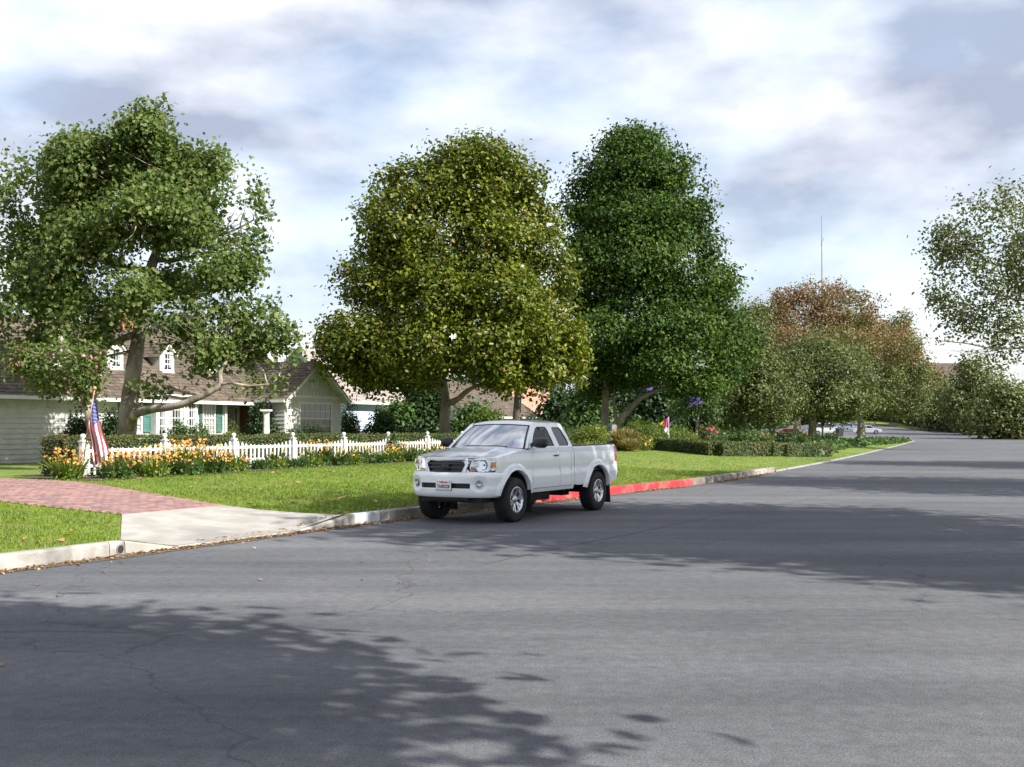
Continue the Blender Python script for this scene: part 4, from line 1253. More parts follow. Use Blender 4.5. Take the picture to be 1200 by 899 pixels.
clumps = [  # (position along the fence, distance in front, height, radius, blooms, flower colour, label)
    (-.32, .45, .62, .50, 90, 'f_orange', 'orange flowering clump at the foot of the end post by the flag'),
    (.02, .95, .58, .50, 85, 'f_orange', 'orange flowering clump right in front of the flag tip'),
    (.30, .45, .66, .52, 110, 'f_orange', 'tall orange flowering clump behind the flag'),
    (.42, 1.05, .56, .52, 80, 'f_orange', 'orange flowering clump low at the edge of the brick driveway'),
    (.75, .60, .74, .55, 130, 'f_orange', 'dense orange flowering clump in front of the first fence panel'),
    (.85, 1.10, .50, .48, 40, 'f_orange', 'greener orange flowering clump at the front of the bed'),
    (1.05, .55, .86, .52, 130, 'f_orange', 'tallest orange flowering clump hiding the second fence post'),
    (1.25, .95, .60, .50, 70, 'f_orange', 'orange flowering clump in front of the tallest one'),
    (1.42, .50, .72, .50, 95, 'f_orange', 'orange flowering clump just right of the second fence post'),
    (1.65, .80, .46, .45, 25, 'f_orange', 'mostly green clump with few orange blooms left of the third post'),
    (1.80, .45, .58, .40, 34, 'f_orange', 'thin orange flowering clump against the pickets left of the third post'),
    (2.12, .70, .36, .45, 3, 'f_yellow', 'low grassy green clump just right of the third post'),
    (2.40, .65, .33, .42, 4, 'f_orange', 'low grassy green clump in the middle of the third panel'),
    (2.55, .35, .50, .30, 14, 'f_yellow', 'thin clump of yellow blooms against the third panel'),
    (2.70, .70, .35, .42, 4, 'f_yellow', 'low grassy green clump left of the fourth post'),
    (2.98, .70, .40, .42, 8, 'f_orange', 'low green clump at the foot of the fourth post'),
    (3.22, .55, .70, .46, 80, 'f_orange', 'bright orange flowering clump just right of the fourth post'),
    (3.45, .80, .52, .50, 48, 'f_orange', 'orange flowering clump in the middle of the fourth panel'),
    (3.75, .75, .42, .48, 20, 'f_yellow', 'yellow green low clump left of the fifth post'),
    (4.05, .60, .56, .46, 36, 'f_yellow', 'yellow flowering clump in front of the fifth post'),
    (4.35, .80, .44, .50, 24, 'f_yellow', 'low yellow flowering clump in the fifth panel'),
    (4.70, .65, .60, .50, 60, 'f_orange', 'orange flowering clump left of the rose covered post'),
    (5.10, .70, .58, .52, 46, 'f_orange', 'orange flowering clump right of the rose covered post'),
    (5.50, .75, .46, .52, 10, 'f_yellow', 'green clump in front of the sixth panel'),
    (5.90, .60, .60, .50, 56, 'f_orange', 'orange flowering clump left of the seventh post'),
    (6.35, .70, .56, .55, 50, 'f_orange', 'orange flowering clump beside the far end of the visible fence'),
    (6.9, .70, .50, .55, 40, 'f_yellow', 'yellow flowering clump behind the pickup hood'),
]
for n_, (i, d, h, r, nb_, fc, lab) in enumerate(clumps):
    p = fpt(i) - FN * d; p.z = gz(p.x, p.y)
    flower_clump(p, h, r, 130 if h > .5 else 170, nb_, M[fc], lab, 300 + n_, 'l_bush' if n_ % 3 else 'l_bright')
p = fpt(5.02) - FN * .12; p.z = gz(p.x, p.y)
bush('rose_bush', 'climbing red rose on the sixth fence post', 'rose', p, [(0, 0, .42, .32, .2, .42), (.1, 0, .85, .18, .14, .15)], M['l_bush'], 'broad', 150, 6, .07, .06, seed=8, blooms=[(M['f_red'], 9, .13, .55, 0)], stems=4)

# ---- the flag on its slanting pole
f0 = Vector((-9.45, 24.75, gz(-9.45, 24.75)))
flag = thing('us_flag', 'stars and stripes flag hanging limp from a slanting pole at the left fence post', 'flag', f0)
yF = 24.6
def fl(px, py, dy=0.0): 
    p = at(px, yF + dy, None, py); return p - f0
mb = MB(); mb.tube([fl(98, 540), fl(103.5, 499), fl(110.8, 457)], [.016, .015, .013], 10); fp = mb.obj('pole', M['pole'], flag, smooth=True)
mb = MB(); q = fl(111, 455.5); mb.lathe([(.005, -.03), (.03, -.02), (.042, .01), (.03, .04), (.004, .055)], 12, 'z', q); mb.obj('finial', M['pole'], flag, smooth=True)
A_, B_, C_, D_ = fl(110.7, 461, -.03), fl(104.4, 497, -.03), fl(126.5, 531, -.25), fl(110.5, 548, -.02)
nu, nv = 60, 39
V = []; F = []; MI = []
def flag_pt(u, v):
    top = A_.lerp(C_, u); bot = B_.lerp(D_, u)
    # the free end sags under its own weight and gathers into folds
    p = top.lerp(bot, v)
    s_ = math.sin(PI * u)
    p.x += -.035 * s_ * (1 - v) + .02 * math.sin(v * 7 + u * 3) * u
    p.y += .075 * math.sin(v * 11.0 + 1.2 * u) * (.25 + .75 * min(1, u * 2.0)) + .03 * math.sin(u * 9 + v * 4)
    p.z += -.04 * s_ * v
    return p
for i in range(nu + 1):
    for j in range(nv + 1): V.append(flag_pt(i / nu, j / nv))
for i in range(nu):
    for j in range(nv):
        F.append((i * (nv + 1) + j, (i + 1) * (nv + 1) + j, (i + 1) * (nv + 1) + j + 1, i * (nv + 1) + j + 1))
        st_ = j // 3
        MI.append(2 if (i < nu * .4 and st_ < 7) else st_ % 2)
me = mesh('cloth', V, F, True)
for m_ in (M['fl_red'], M['fl_white'], M['fl_blue']): me.materials.append(m_)
me.polygons.foreach_set('material_index', MI)
link('cloth', me, None, flag)
sm = MB()
def star_at(u, v, ru, rv, sgn):
    P = []
    for k in range(10):
        a = PI / 2 + k * PI / 5; r = 1 if k % 2 == 0 else .42
        P.append((u + ru * r * math.cos(a), v + rv * r * math.sin(a)))
    base = flag_pt(u, v); du = flag_pt(u + .01, v) - flag_pt(u - .01, v); dv = flag_pt(u, v + .01) - flag_pt(u, v - .01)
    n_ = du.cross(dv).normalized() * .004 * sgn
    b = len(sm.V); sm.add([base + n_] + [flag_pt(*p) + n_ for p in P], [(0, 1 + k, 1 + (k + 1) % 10) for k in range(10)])
for rrow in range(9):
    nst = 6 if rrow % 2 == 0 else 5
    for k in range(nst):
        u = .4 * ((k + .5) / 6 if nst == 6 else (k + 1) / 6); v = (7 / 13) * (rrow + .7) / 9.4
        for sg in (-1, 1): star_at(u, v, .0115, .017, sg)
sm.obj('stars', M['fl_white'], flag, kind='stuff')

# ---- lamp on a white column in the cottage garden
def lamp_column():
    Y = 37.5
    b = onlawn(312, Y)
    t = thing('lamp_column', 'white fluted garden column carrying a dark lantern before the ivy', 'lamp', b)
    H = EYE - (480 - 501) * Y / 1300 - b.z       # column top
    mb = MB(); mb.box(-.17, .17, -.17, .17, -.03, .10); mb.lathe([(.15, .10), (.15, .14), (.12, .17)], 24); mb.obj('base', M['white_wood'], t)
    n_ = 32; V = []; F = []
    for (z, r0) in ((.16, .112), (H * .4, .110), (H - .14, .098)):
        for k in range(n_):
            r = r0 - (.010 if k % 2 else 0)
            V.append((r * math.cos(2 * PI * k / n_), r * math.sin(2 * PI * k / n_), z))
    for i in range(2):
        for k in range(n_): F.append((i * n_ + k, i * n_ + (k + 1) % n_, (i + 1) * n_ + (k + 1) % n_, (i + 1) * n_ + k))
    link('shaft', mesh('shaft', V, F), M['white_wood'], t)
    mb = MB(); mb.lathe([(.10, H - .14), (.12, H - .12), (.105, H - .10), (.14, H - .06)], 24); mb.box(-.17, .17, -.17, .17, H - .06, H); mb.obj('capital', M['white_wood'], t)
    mb = MB(); mb.box(-.09, .09, -.09, .09, H, H + .03)
    for sx in (-1, 1):
        for sy in (-1, 1): mb.tube([(sx * .07, sy * .07, H + .02), (sx * .10, sy * .10, H + .24)], .011, 6)
    mb.lathe([(.155, H + .24), (.15, H + .262), (.09, H + .33), (.03, H + .37), (.035, H + .40), (.004, H + .45)], 16); ln = mb.obj('lantern', M['metal_dark'], t)
    mb = MB(); P = []
    for z, a in ((H + .035, .062), (H + .235, .090)): P += [(-a, -a, z), (a, -a, z), (a, a, z), (-a, a, z)]
    mb.hexa(P); mb.obj('lantern_glass', M['wglass'], ln)
    return t
lamp_column()

# ---- brick planter below the bay
pl0 = HO + E * hs(160, -1.0) + NH * -1.0
bp_ = thing('brick_planter', 'low red brick planter below the bay windows', 'planter', (pl0.x, pl0.y, .45), HROT)
LP = hs(250, -1.0) - hs(160, -1.0)
cb = MB(); cb.box(0.01, LP - .01, .01, .5, 0, .60); cb.obj('core', M['mortar'], bp_)
q_ = MB()
row = 0; z = 0.02
while z < .60:
    x = 0.0 if row % 2 else .11
    while x < LP - .1:
        dy = random.uniform(-.004, .004); q_.box(x, x + .205, dy, .09, z, z + .062, random.random()); x += .22
    z += .0755; row += 1
q_.obj('bricks', M['planter_brick'], bp_, tint=True, kind='stuff')

# ================================================================== THE PICKUP
# local frame: x rearwards from the front axle, near side is -y, z up from the road
TL = Vector((0.505, 0.863, 0)); TR = Vector((0.863, -0.505, 0))
TO = Vector((0.089, 19.3, 0)) - TR * 0.92
truck = thing('pickup_truck', 'white extended cab pickup truck parked along the kerb', 'pickup truck', TO, math.atan2(TL.y, TL.x))
WB = 3.24
AC = (0.0, 0.40); RCN = (WB, 0.40); AR = 0.515

def inpoly(P, poly):
    P = np.asarray(P); x, y = P[:, 0], P[:, 1]
    inside = np.zeros(len(P), bool); n = len(poly)
    for i in range(n):
        x0, y0 = poly[i]; x1, y1 = poly[(i + 1) % n]
        c = ((y0 > y) != (y1 > y))
        xi = (x1 - x0) * (y - y0) / ((y1 - y0) if abs(y1 - y0) > 1e-12 else 1e-12) + x0
        inside ^= c & (x < xi)
    return inside
def dens(poly, step):
    out = []
    for i in range(len(poly)):
        a = np.array(poly[i]); b = np.array(poly[(i + 1) % len(poly)])
        n = max(1, int(np.hypot(*(b - a)) / step + .5))
        for k in range(n): out.append(tuple(a + (b - a) * k / n))
    return out
def cdt(outer, holes=(), step=0.05):
    loops = [dens(outer, step)] + [dens(h, step) for h in holes]
    verts = []; edges = []
    for lp in loops:
        b = len(verts); verts += [Vector(p) for p in lp]
        edges += [(b + i, b + (i + 1) % len(lp)) for i in range(len(lp))]
    B = np.array([tuple(v) for v in verts])
    x0, y0 = B.min(0); x1, y1 = B.max(0)
    gx, gy = np.meshgrid(np.arange(x0 + step / 2, x1, step), np.arange(y0 + step / 2, y1, step))
    G = np.c_[gx.ravel(), gy.ravel()]
    ok = inpoly(G, outer)
    for h in holes: ok &= ~inpoly(G, h)
    G = G[ok]
    if len(G):
        dmin = np.min(np.hypot(G[:, None, 0] - B[None, :, 0], G[:, None, 1] - B[None, :, 1]), axis=1)
        verts += [Vector(p) for p in G[dmin > step * .45]]
    v, e, f, *_ = delaunay_2d_cdt(verts, edges, [], 0, 1e-6)
    v = [(p.x, p.y) for p in v]
    cen = np.array([np.mean([v[i] for i in t], axis=0) for t in f])
    ok = inpoly(cen, outer)
    for h in holes: ok &= ~inpoly(cen, h)
    return v, [t for t, k in zip(f, ok) if k], loops
def panel(name, outer, mat, fmap, holes=(), step=0.05, rim=0.018, rimdir=None, parent=None, flip=False, smooth=True, **kw):
    """curved sheet: fmap(a,b)->(x,y,z); rimdir: inward vector for the turned edge"""
    v, f, loops = cdt(outer, holes, step)
    V = [fmap(*p) for p in v]
    F = []
    for t in f:
        a, b, c = [np.array(v[i]) for i in t[:3]]
        ccw = (b[0] - a[0]) * (c[1] - a[1]) - (b[1] - a[1]) * (c[0] - a[0]) > 0
        F.append(tuple(t) if ccw != flip else tuple(t)[::-1])
    ns = len(F)
    if rim:
        for lp in loops:
            b = len(V)
            for p in lp:
                q = Vector(fmap(*p)); V.append(tuple(q)); V.append(tuple(q + Vector(rimdir(*p) if callable(rimdir) else rimdir) * rim))
            n = len(lp)
            for i in range(n): F.append((b + 2 * i, b + 2 * ((i + 1) % n), b + 2 * ((i + 1) % n) + 1, b + 2 * i + 1))
    me = mesh(name, V, F)
    if smooth: me.polygons.foreach_set('use_smooth', [i < ns for i in range(len(F))])
    return link(name, me, mat, parent or truck, **kw)

def Wb(l, z):
    w_ = np.interp(z, [.40, .48, .56, .70, .822, .850, .95, 1.08, 1.18, 1.25, 1.30], [.855, .872, .893, .903, .902, .886, .890, .889, .879, .862, .838])
    if z > 1.27: w_ = .852 - (z - 1.27) * .43
    if l < -.15: w_ -= .11 * ((-.15 - l) / .6) ** 2
    if l > 3.5: w_ -= .018 * ((l - 3.5) / .7) ** 2
    return float(w_)
def side(s): return lambda l, z: (l, -s * Wb(l, z), z)
def zf(l): return float(np.interp(l, [-.95, -.56, -.3, .1, .6], [1.10, 1.135, 1.185, 1.24, 1.275]))
def arc(c, r, a0, a1, n=22): return [(c[0] + r * math.cos(R(a0 + (a1 - a0) * i / n)), c[1] + r * math.sin(R(a0 + (a1 - a0) * i / n))) for i in range(n + 1)]

for s in (1, -1):
    rd_ = (0, s, 0)
    a_low = math.degrees(math.asin((.50 - .40) / AR))
    # front fender
    out = [(.605, .50), (.605, zf(.6) - .014), (.35, zf(.35) - .014), (.1, zf(.1) - .014), (-.1, zf(-.1) - .014), (-.3, zf(-.3) - .014), (-.45, zf(-.45) - .014), (-.555, zf(-.555) - .012), (-.56, .885)]
    aa = math.degrees(math.acos(max(-1, (-.185) / AR)))
    out += [(-.20, .885)] + arc(AC, AR, 180 - math.degrees(math.asin(.482 / AR)), a_low)[0:]
    panel('front_fender', out, M['paint'], side(s), rimdir=rd_, flip=s < 0)
    # door, rear access door, cab corner
    top = 1.272
    do = panel('door', [(.612, .560), (1.645, .560), (1.652, top), (.612, top)], M['paint'], side(s), rimdir=rd_, flip=s < 0)
    panel('access_door', [(1.651, .560), (2.10, .560), (2.108, top), (1.658, top)], M['paint'], side(s), rimdir=rd_, flip=s < 0)
    panel('cab_corner', [(2.106, .545), (2.232, .545), (2.238, top), (2.114, top)], M['paint'], side(s), rimdir=rd_, flip=s < 0)
    panel('rocker_panel', [(.612, .485), (2.232, .485), (2.232, .552), (.612, .552)], M['paint'], lambda l, z, s=s: (l, -s * (Wb(l, z) - .006), z), rimdir=rd_, flip=s < 0)
    # bed side
    out = [(2.250, .56), (2.250 + .16, .545)]
    out += arc(RCN, AR, 180 - 16, 16)
    out += [(4.02, .565), (4.165, .60), (4.19, .70), (4.178, 1.30), (2.258, 1.285)]
    # stays counter-clockwise: bottom left, arch, tail, rail
    panel('bed_side', out, M['paint'], side(s), rimdir=rd_, flip=s < 0)
    # bed rail cap
    mb = MB()
    for (l0, l1) in ((2.262, 3.2), (3.2, 4.175)):
        z0, z1 = np.interp([l0, l1], [2.26, 4.18], [1.287, 1.302])
        w0, w1 = Wb(l0, 1.285), Wb(l1, 1.30)
        mb.hexa([(l0, -s * (w0 + .004), z0), (l1, -s * (w1 + .004), z1), (l1, -s * (w1 - .075), z1), (l0, -s * (w0 - .075), z0), (l0, -s * (w0 + .002), z0 + .022), (l1, -s * (w1 + .002), z1 + .022), (l1, -s * (w1 - .075), z1 + .022), (l0, -s * (w0 - .075), z0 + .022)])
    bev(mb.obj('bed_rail', M['black_plastic'], truck), .006)
    # upper cab side with its window openings
    dw = [(.70, 1.305), (1.53, 1.305), (1.52, 1.42), (1.475, 1.62), (1.42, 1.665), (1.12, 1.665), (1.04, 1.635), (.90, 1.53), (.715, 1.36)]
    qw = [(1.725, 1.305), (2.085, 1.305), (2.125, 1.34), (2.115, 1.43), (2.02, 1.61), (1.965, 1.655), (1.69, 1.655), (1.655, 1.62)]
    out = [(.50, 1.275), (2.240, 1.275), (2.235, 1.36), (2.17, 1.58), (2.10, 1.715), (2.03, 1.742), (1.4, 1.748), (1.06, 1.735), (.97, 1.70), (.70, 1.46)]
    panel('cab_side_frame', out, M['paint'], side(s), holes=(dw, qw), rim=.03, rimdir=rd_, flip=s < 0, step=.045)
    def inset(poly, d):
        c = np.mean(poly, axis=0); return [tuple(c + (np.array(p) - c) * (1 + d / np.hypot(*(np.array(p) - c)))) for p in poly]
    for nm, poly, gm in (('door_window', dw, M['carglass']), ('quarter_window', qw, M['carglass_dark'])):
        wn_ = panel(nm, inset(poly, .012), gm, lambda l, z, s=s: (l, -s * (Wb(l, z) - .013), z), rim=0, flip=s < 0, step=.08)
        panel('window_seal', inset(poly, .004), M['seal'], lambda l, z, s=s: (l, -s * (Wb(l, z) - .005), z), holes=(inset(poly, -.014),), rim=.008, rimdir=rd_, flip=s < 0, step=.06, parent=wn_)
    # door handle with its recess
    mb = MB()
    wz = Wb(1.48, 1.13)
    mb.box(1.42, 1.565, -s * (wz + .032) if s > 0 else (wz + .012), -s * (wz + .012) if s > 0 else (wz + .032), 1.118, 1.146)
    for l0 in (1.43, 1.535): mb.box(l0, l0 + .022, min(-s * wz, -s * (wz + .02)), max(-s * wz, -s * (wz + .02)), 1.122, 1.142)
    bev(mb.obj('handle', M['black_plastic'], do), .006)
    # flared wheel arches
    for (cn, nm) in ((AC, 0), (RCN, 1)):
        V = []; F = []; n = 40; prof = [(.495, -.035), (.498, .030), (.510, .046), (.545, .044), (.590, .030), (.632, .001)]
        a0, a1 = (9, 171)
        for i in range(n + 1):
            a = R(a0 + (a1 - a0) * i / n)
            for r, o in prof:
                l = cn[0] + r * math.cos(a); z = cn[1] + r * math.sin(a)
                V.append((l, -s * (Wb(l, max(z, .5)) + o + .002), z))
        k = len(prof)
        for i in range(n):
            for j in range(k - 1):
                q = (i * k + j, i * k + j + 1, (i + 1) * k + j + 1, (i + 1) * k + j); F.append(q if s < 0 else q[::-1])
        o = link('wheel_arch_flare', mesh('wheel_arch_flare', V, F, True), M['paint'], truck)
        autosmooth(o, 50)
        # dark liner behind
        V = []; F = []
        for i in range(n + 1):
            a = R(a0 + (a1 - a0) * i / n)
            for w_ in (.90, .45): V.append((cn[0] + .505 * math.cos(a), -s * w_, cn[1] + .505 * math.sin(a)))
        for i in range(n): F.append((2 * i, 2 * i + 1, 2 * i + 3, 2 * i + 2))
        V += [(cn[0], -s * .45, cn[1])] + [(cn[0] + .505 * math.cos(R(a0 + (a1 - a0) * i / n)), -s * .45, cn[1] + .505 * math.sin(R(a0 + (a1 - a0) * i / n))) for i in range(n + 1)]
        b = 2 * (n + 1)
        for i in range(n): F.append((b, b + 1 + i, b + 2 + i))
        link('wheel_well', mesh('wheel_well', V, F), M['under'], truck)
        # mud flap
        mb = MB(); l0 = cn[0] + (.475 if nm == 0 else .485)
        mb.hexa([(l0 + .05, -s * .66, .13), (l0 + .062, -s * .66, .13), (l0 + .062, -s * .925, .13), (l0 + .05, -s * .925, .13), (l0 - .01, -s * .66, .62), (l0 + .004, -s * .66, .62), (l0 + .004, -s * .925, .62), (l0 - .01, -s * .925, .62)])
        mb.obj('mud_flap', M['rubber'], truck)
    # mirror
    mb = MB(); prof = []
    c = Vector((.66, -s * 1.00, 1.375))
    V = []; F = []; nr, nc = 8, 20
    for i in range(nr + 1):
        t = i / nr; ln = -.085 + .15 * t; sc = math.sqrt(max(0.02, 1 - (1 - t) ** 2.6)) 
        for k in range(nc):
            a = 2 * PI * k / nc; ca, sa = math.cos(a), math.sin(a)
            ry = .125 * (abs(ca) ** .55) * (1 if ca >= 0 else -1) * sc; rz_ = .095 * (abs(sa) ** .6) * (1 if sa >= 0 else -1) * sc
            V.append((c.x + ln, c.y - s * ry, c.z + rz_))
    for i in range(nr):
        for k in range(nc): F.append((i * nc + k, i * nc + (k + 1) % nc, (i + 1) * nc + (k + 1) % nc, (i + 1) * nc + k))
    F.append(tuple(range(nc))); F.append(tuple(nr * nc + k for k in range(nc)))
    mr_ = link('side_mirror', recalc(mesh('side_mirror', V, F, True)), M['black_plastic'], truck); autosmooth(mr_, 45)
    mb = MB(); mb.hexa([(.64, -s * .83, 1.295), (.72, -s * .83, 1.295), (.70, -s * .93, 1.335), (.65, -s * .93, 1.335), (.65, -s * .81, 1.36), (.71, -s * .81, 1.36), (.69, -s * .93, 1.40), (.65, -s * .93, 1.40)]); mb.obj('mirror_arm', M['black_plastic'], mr_)
    mb = MB(); mb.box(.726, .728, c.y - .105, c.y + .105, c.z - .075, c.z + .075); mb.obj('mirror_glass', M['chrome'], mr_)
    # tail lamp
    panel('tail_light', [(4.08, .96), (4.186, .96), (4.18, 1.265), (4.10, 1.265)], M['red_lens'], lambda l, z, s=s: (l, -s * (Wb(l, z) + .007), z), rim=.012, rimdir=rd_, flip=s < 0)
    mb = MB(); mb.box(4.182, 4.20, min(-s * .73, -s * .862), max(-s * .73, -s * .862), .96, 1.265); mb.obj('tail_light', M['red_lens'], truck)

# ---- hood
def hood_pt(u, v):
    au = abs(u)
    lf = nose_l(.845 * u, 1.14) + .012; lb = .20 + .24 * u * u
    l = lf + (lb - lf) * v
    le_f = nose_l(.845, 1.14) + .012; le = le_f + (.44 - le_f) * v
    we = Wb(le, zf(le)) - .004
    z = zf(l) - .012 * (1 - v) * (1 - u * u) + (.050 * (1 - au ** 2.4)) * (0.35 + .65 * v)
    z += .014 * float(smoothstep(.62, .48, au)) * (.4 + .6 * v)
    z -= .016 * max(0, (au - .90) / .10) ** 2
    z -= .030 * max(0, (.07 - v) / .07) ** 2
    return (l, -u * we, z)
def nose_l(w_, z): return -.865 + .295 * (min(abs(w_), .9) / .85) ** 2.7 + .10 * (z - .85)
nu, nv = 48, 34
V = [hood_pt(-1 + 2 * i / nu, j / nv) for i in range(nu + 1) for j in range(nv + 1)]
F = [(i * (nv + 1) + j, i * (nv + 1) + j + 1, (i + 1) * (nv + 1) + j + 1, (i + 1) * (nv + 1) + j) for i in range(nu) for j in range(nv)]
b = len(V)
lip = [hood_pt(-1 + 2 * i / nu, 0) for i in range(nu + 1)]
V += lip + [(p[0] + .02, p[1], p[2] - .03) for p in lip]
F += [(b + i, b + i + 1, b + nu + 2 + i, b + nu + 1 + i) for i in range(nu)]
autosmooth(link('hood', mesh('hood', V, F, True), M['paint'], truck), 40)
# cowl
V = []; F = []
for i in range(25):
    u = -1 + 2 * i / 24
    p = hood_pt(u * .985, 1.0)
    V += [(p[0] - .01, p[1], p[2] - .012), (.275 + .235 * u * u, -u * .80, 1.258 + .02 * (1 - u * u))]
for i in range(24): F.append((2 * i, 2 * i + 1, 2 * i + 3, 2 * i + 2))
link('cowl', mesh('cowl', V, F, True), M['black_plastic'], truck)

# ---- windscreen, its pillars, roof, rear window
def ws(u, v):
    l0 = .265 + .225 * u * u; l1 = .895 + .105 * u * u
    z0 = 1.262 + .018 * (1 - u * u); z1 = 1.685 + .028 * (1 - u * u)
    w0, w1 = .795, .605
    return (l0 + (l1 - l0) * v - .012 * math.sin(PI * v), -u * (w0 + (w1 - w0) * v), z0 + (z1 - z0) * v + .014 * math.sin(PI * v))
def gridsurf(name, f, nu, nv, mat, parent=truck, smooth=True, rev=False):
    V = [f(i / nu, j / nv) for i in range(nu + 1) for j in range(nv + 1)]
    F = [(i * (nv + 1) + j, i * (nv + 1) + j + 1, (i + 1) * (nv + 1) + j + 1, (i + 1) * (nv + 1) + j) for i in range(nu) for j in range(nv)]
    if rev: F = [f_[::-1] for f_ in F]
    return link(name, mesh(name, V, F, smooth), mat, parent)
wsg = gridsurf('windscreen', lambda a, b: ws(-1 + 2 * a, b), 24, 12, M['carglass'])
def wsb(i0, i1, pa, pb): pass
mb = MB()
bord = [ws(-1 + 2 * i / 30, 1) for i in range(31)]
def off(p, dz): return (p[0], p[1], p[2] + dz)
V = []; F = []
loop = [(-1 + 2 * i / 30, 0.0) for i in range(31)] + [(1, j / 12) for j in range(1, 13)] + [(1 - 2 * i / 30, 1.0) for i in range(1, 31)] + [(-1, 1 - j / 12) for j in range(1, 12)]
for (u, v) in loop:
    p = Vector(ws(u, v)); q = Vector(ws(u * .962, .5 + (v - .5) * .945))
    V += [tuple(p + Vector((-.004, 0, .004))), tuple(q + Vector((-.004, 0, .004)))]
n = len(loop)
for i in range(n): F.append((2 * i, 2 * i + 1, 2 * ((i + 1) % n) + 1, 2 * ((i + 1) % n)))
link('windscreen_band', mesh('windscreen_band', V, F), M['seal'], wsg)
fr_line = [(.50, 1.275), (.70, 1.46), (.97, 1.70), (1.06, 1.735)]
def fl_at(t):
    d = [0]
    for i in range(3): d.append(d[-1] + math.hypot(fr_line[i + 1][0] - fr_line[i][0], fr_line[i + 1][1] - fr_line[i][1]))
    x = t * d[-1]
    return float(np.interp(x, d, [p[0] for p in fr_line])), float(np.interp(x, d, [p[1] for p in fr_line]))
for s in (1, -1):
    def pil(a, b, s=s):
        l, z = fl_at(b); A = Vector((l, -s * Wb(l, z), z)); B = Vector(ws(s, min(1, b * 1.02)))
        m = A.lerp(B, a); m += Vector((-.018, -s * .010, .010)) * math.sin(PI * a)
        return tuple(m)
    autosmooth(gridsurf('windscreen_pillar', pil, 6, 14, M['paint'], rev=s < 0), 60)
def roof_pt(a, b):
    u = -1 + 2 * a
    au = abs(u)
    lf = .895 + .105 * u * u; lr = 2.095
    l = lf + (lr - lf) * b
    zs = float(np.interp(l - lf, [0, .05, .12, .25, .5, 1.0], [1.688, 1.712, 1.732, 1.744, 1.748, 1.748])) - .033 * float(smoothstep(2.0, 2.1, l))
    wz = np.interp(l, [.88, 1.06, 2.10], [.607, Wb(1.06, 1.735), Wb(2.1, 1.715)])
    z = zs + (.046) * (1 - au ** 2.3) * float(np.interp(b, [0, .12, .9, 1], [.6, 1, 1, .7]))
    return (l, -u * float(wz), z)
autosmooth(gridsurf('roof', roof_pt, 36, 24, M['paint']), 60)
def back(a, b):
    u = -1 + 2 * a; z = .62 + (1.735 - .62) * b
    l = float(np.interp(z, [.6, 1.275, 1.36, 1.58, 1.715, 1.76], [2.236, 2.238, 2.233, 2.17, 2.10, 2.09]))
    return (l - .004, -u * (Wb(2.2, z) - .004), z + (.03 * (1 - u * u) if b > .95 else 0))
panel('cab_back', [(-.86, .60), (.86, .60), (.845, 1.275), (.66, 1.72), (-.66, 1.72), (-.845, 1.275)], M['paint'],
      lambda w_, z: (float(np.interp(z, [.6, 1.275, 1.36, 1.58, 1.715, 1.80], [2.234, 2.236, 2.231, 2.168, 2.098, 2.09])), -w_, z + .035 * (1 - (w_ / .66) ** 2) * float(smoothstep(1.6, 1.72, z))),
      holes=([(-.62, 1.32), (.62, 1.32), (.53, 1.64), (-.53, 1.64)],), rim=0)
panel('rear_window', [(-.63, 1.31), (.63, 1.31), (.54, 1.65), (-.54, 1.65)], M['carglass'], lambda w_, z: (float(np.interp(z, [1.275, 1.36, 1.58, 1.715], [2.23, 2.225, 2.162, 2.092])), -w_, z), rim=0, step=.15)

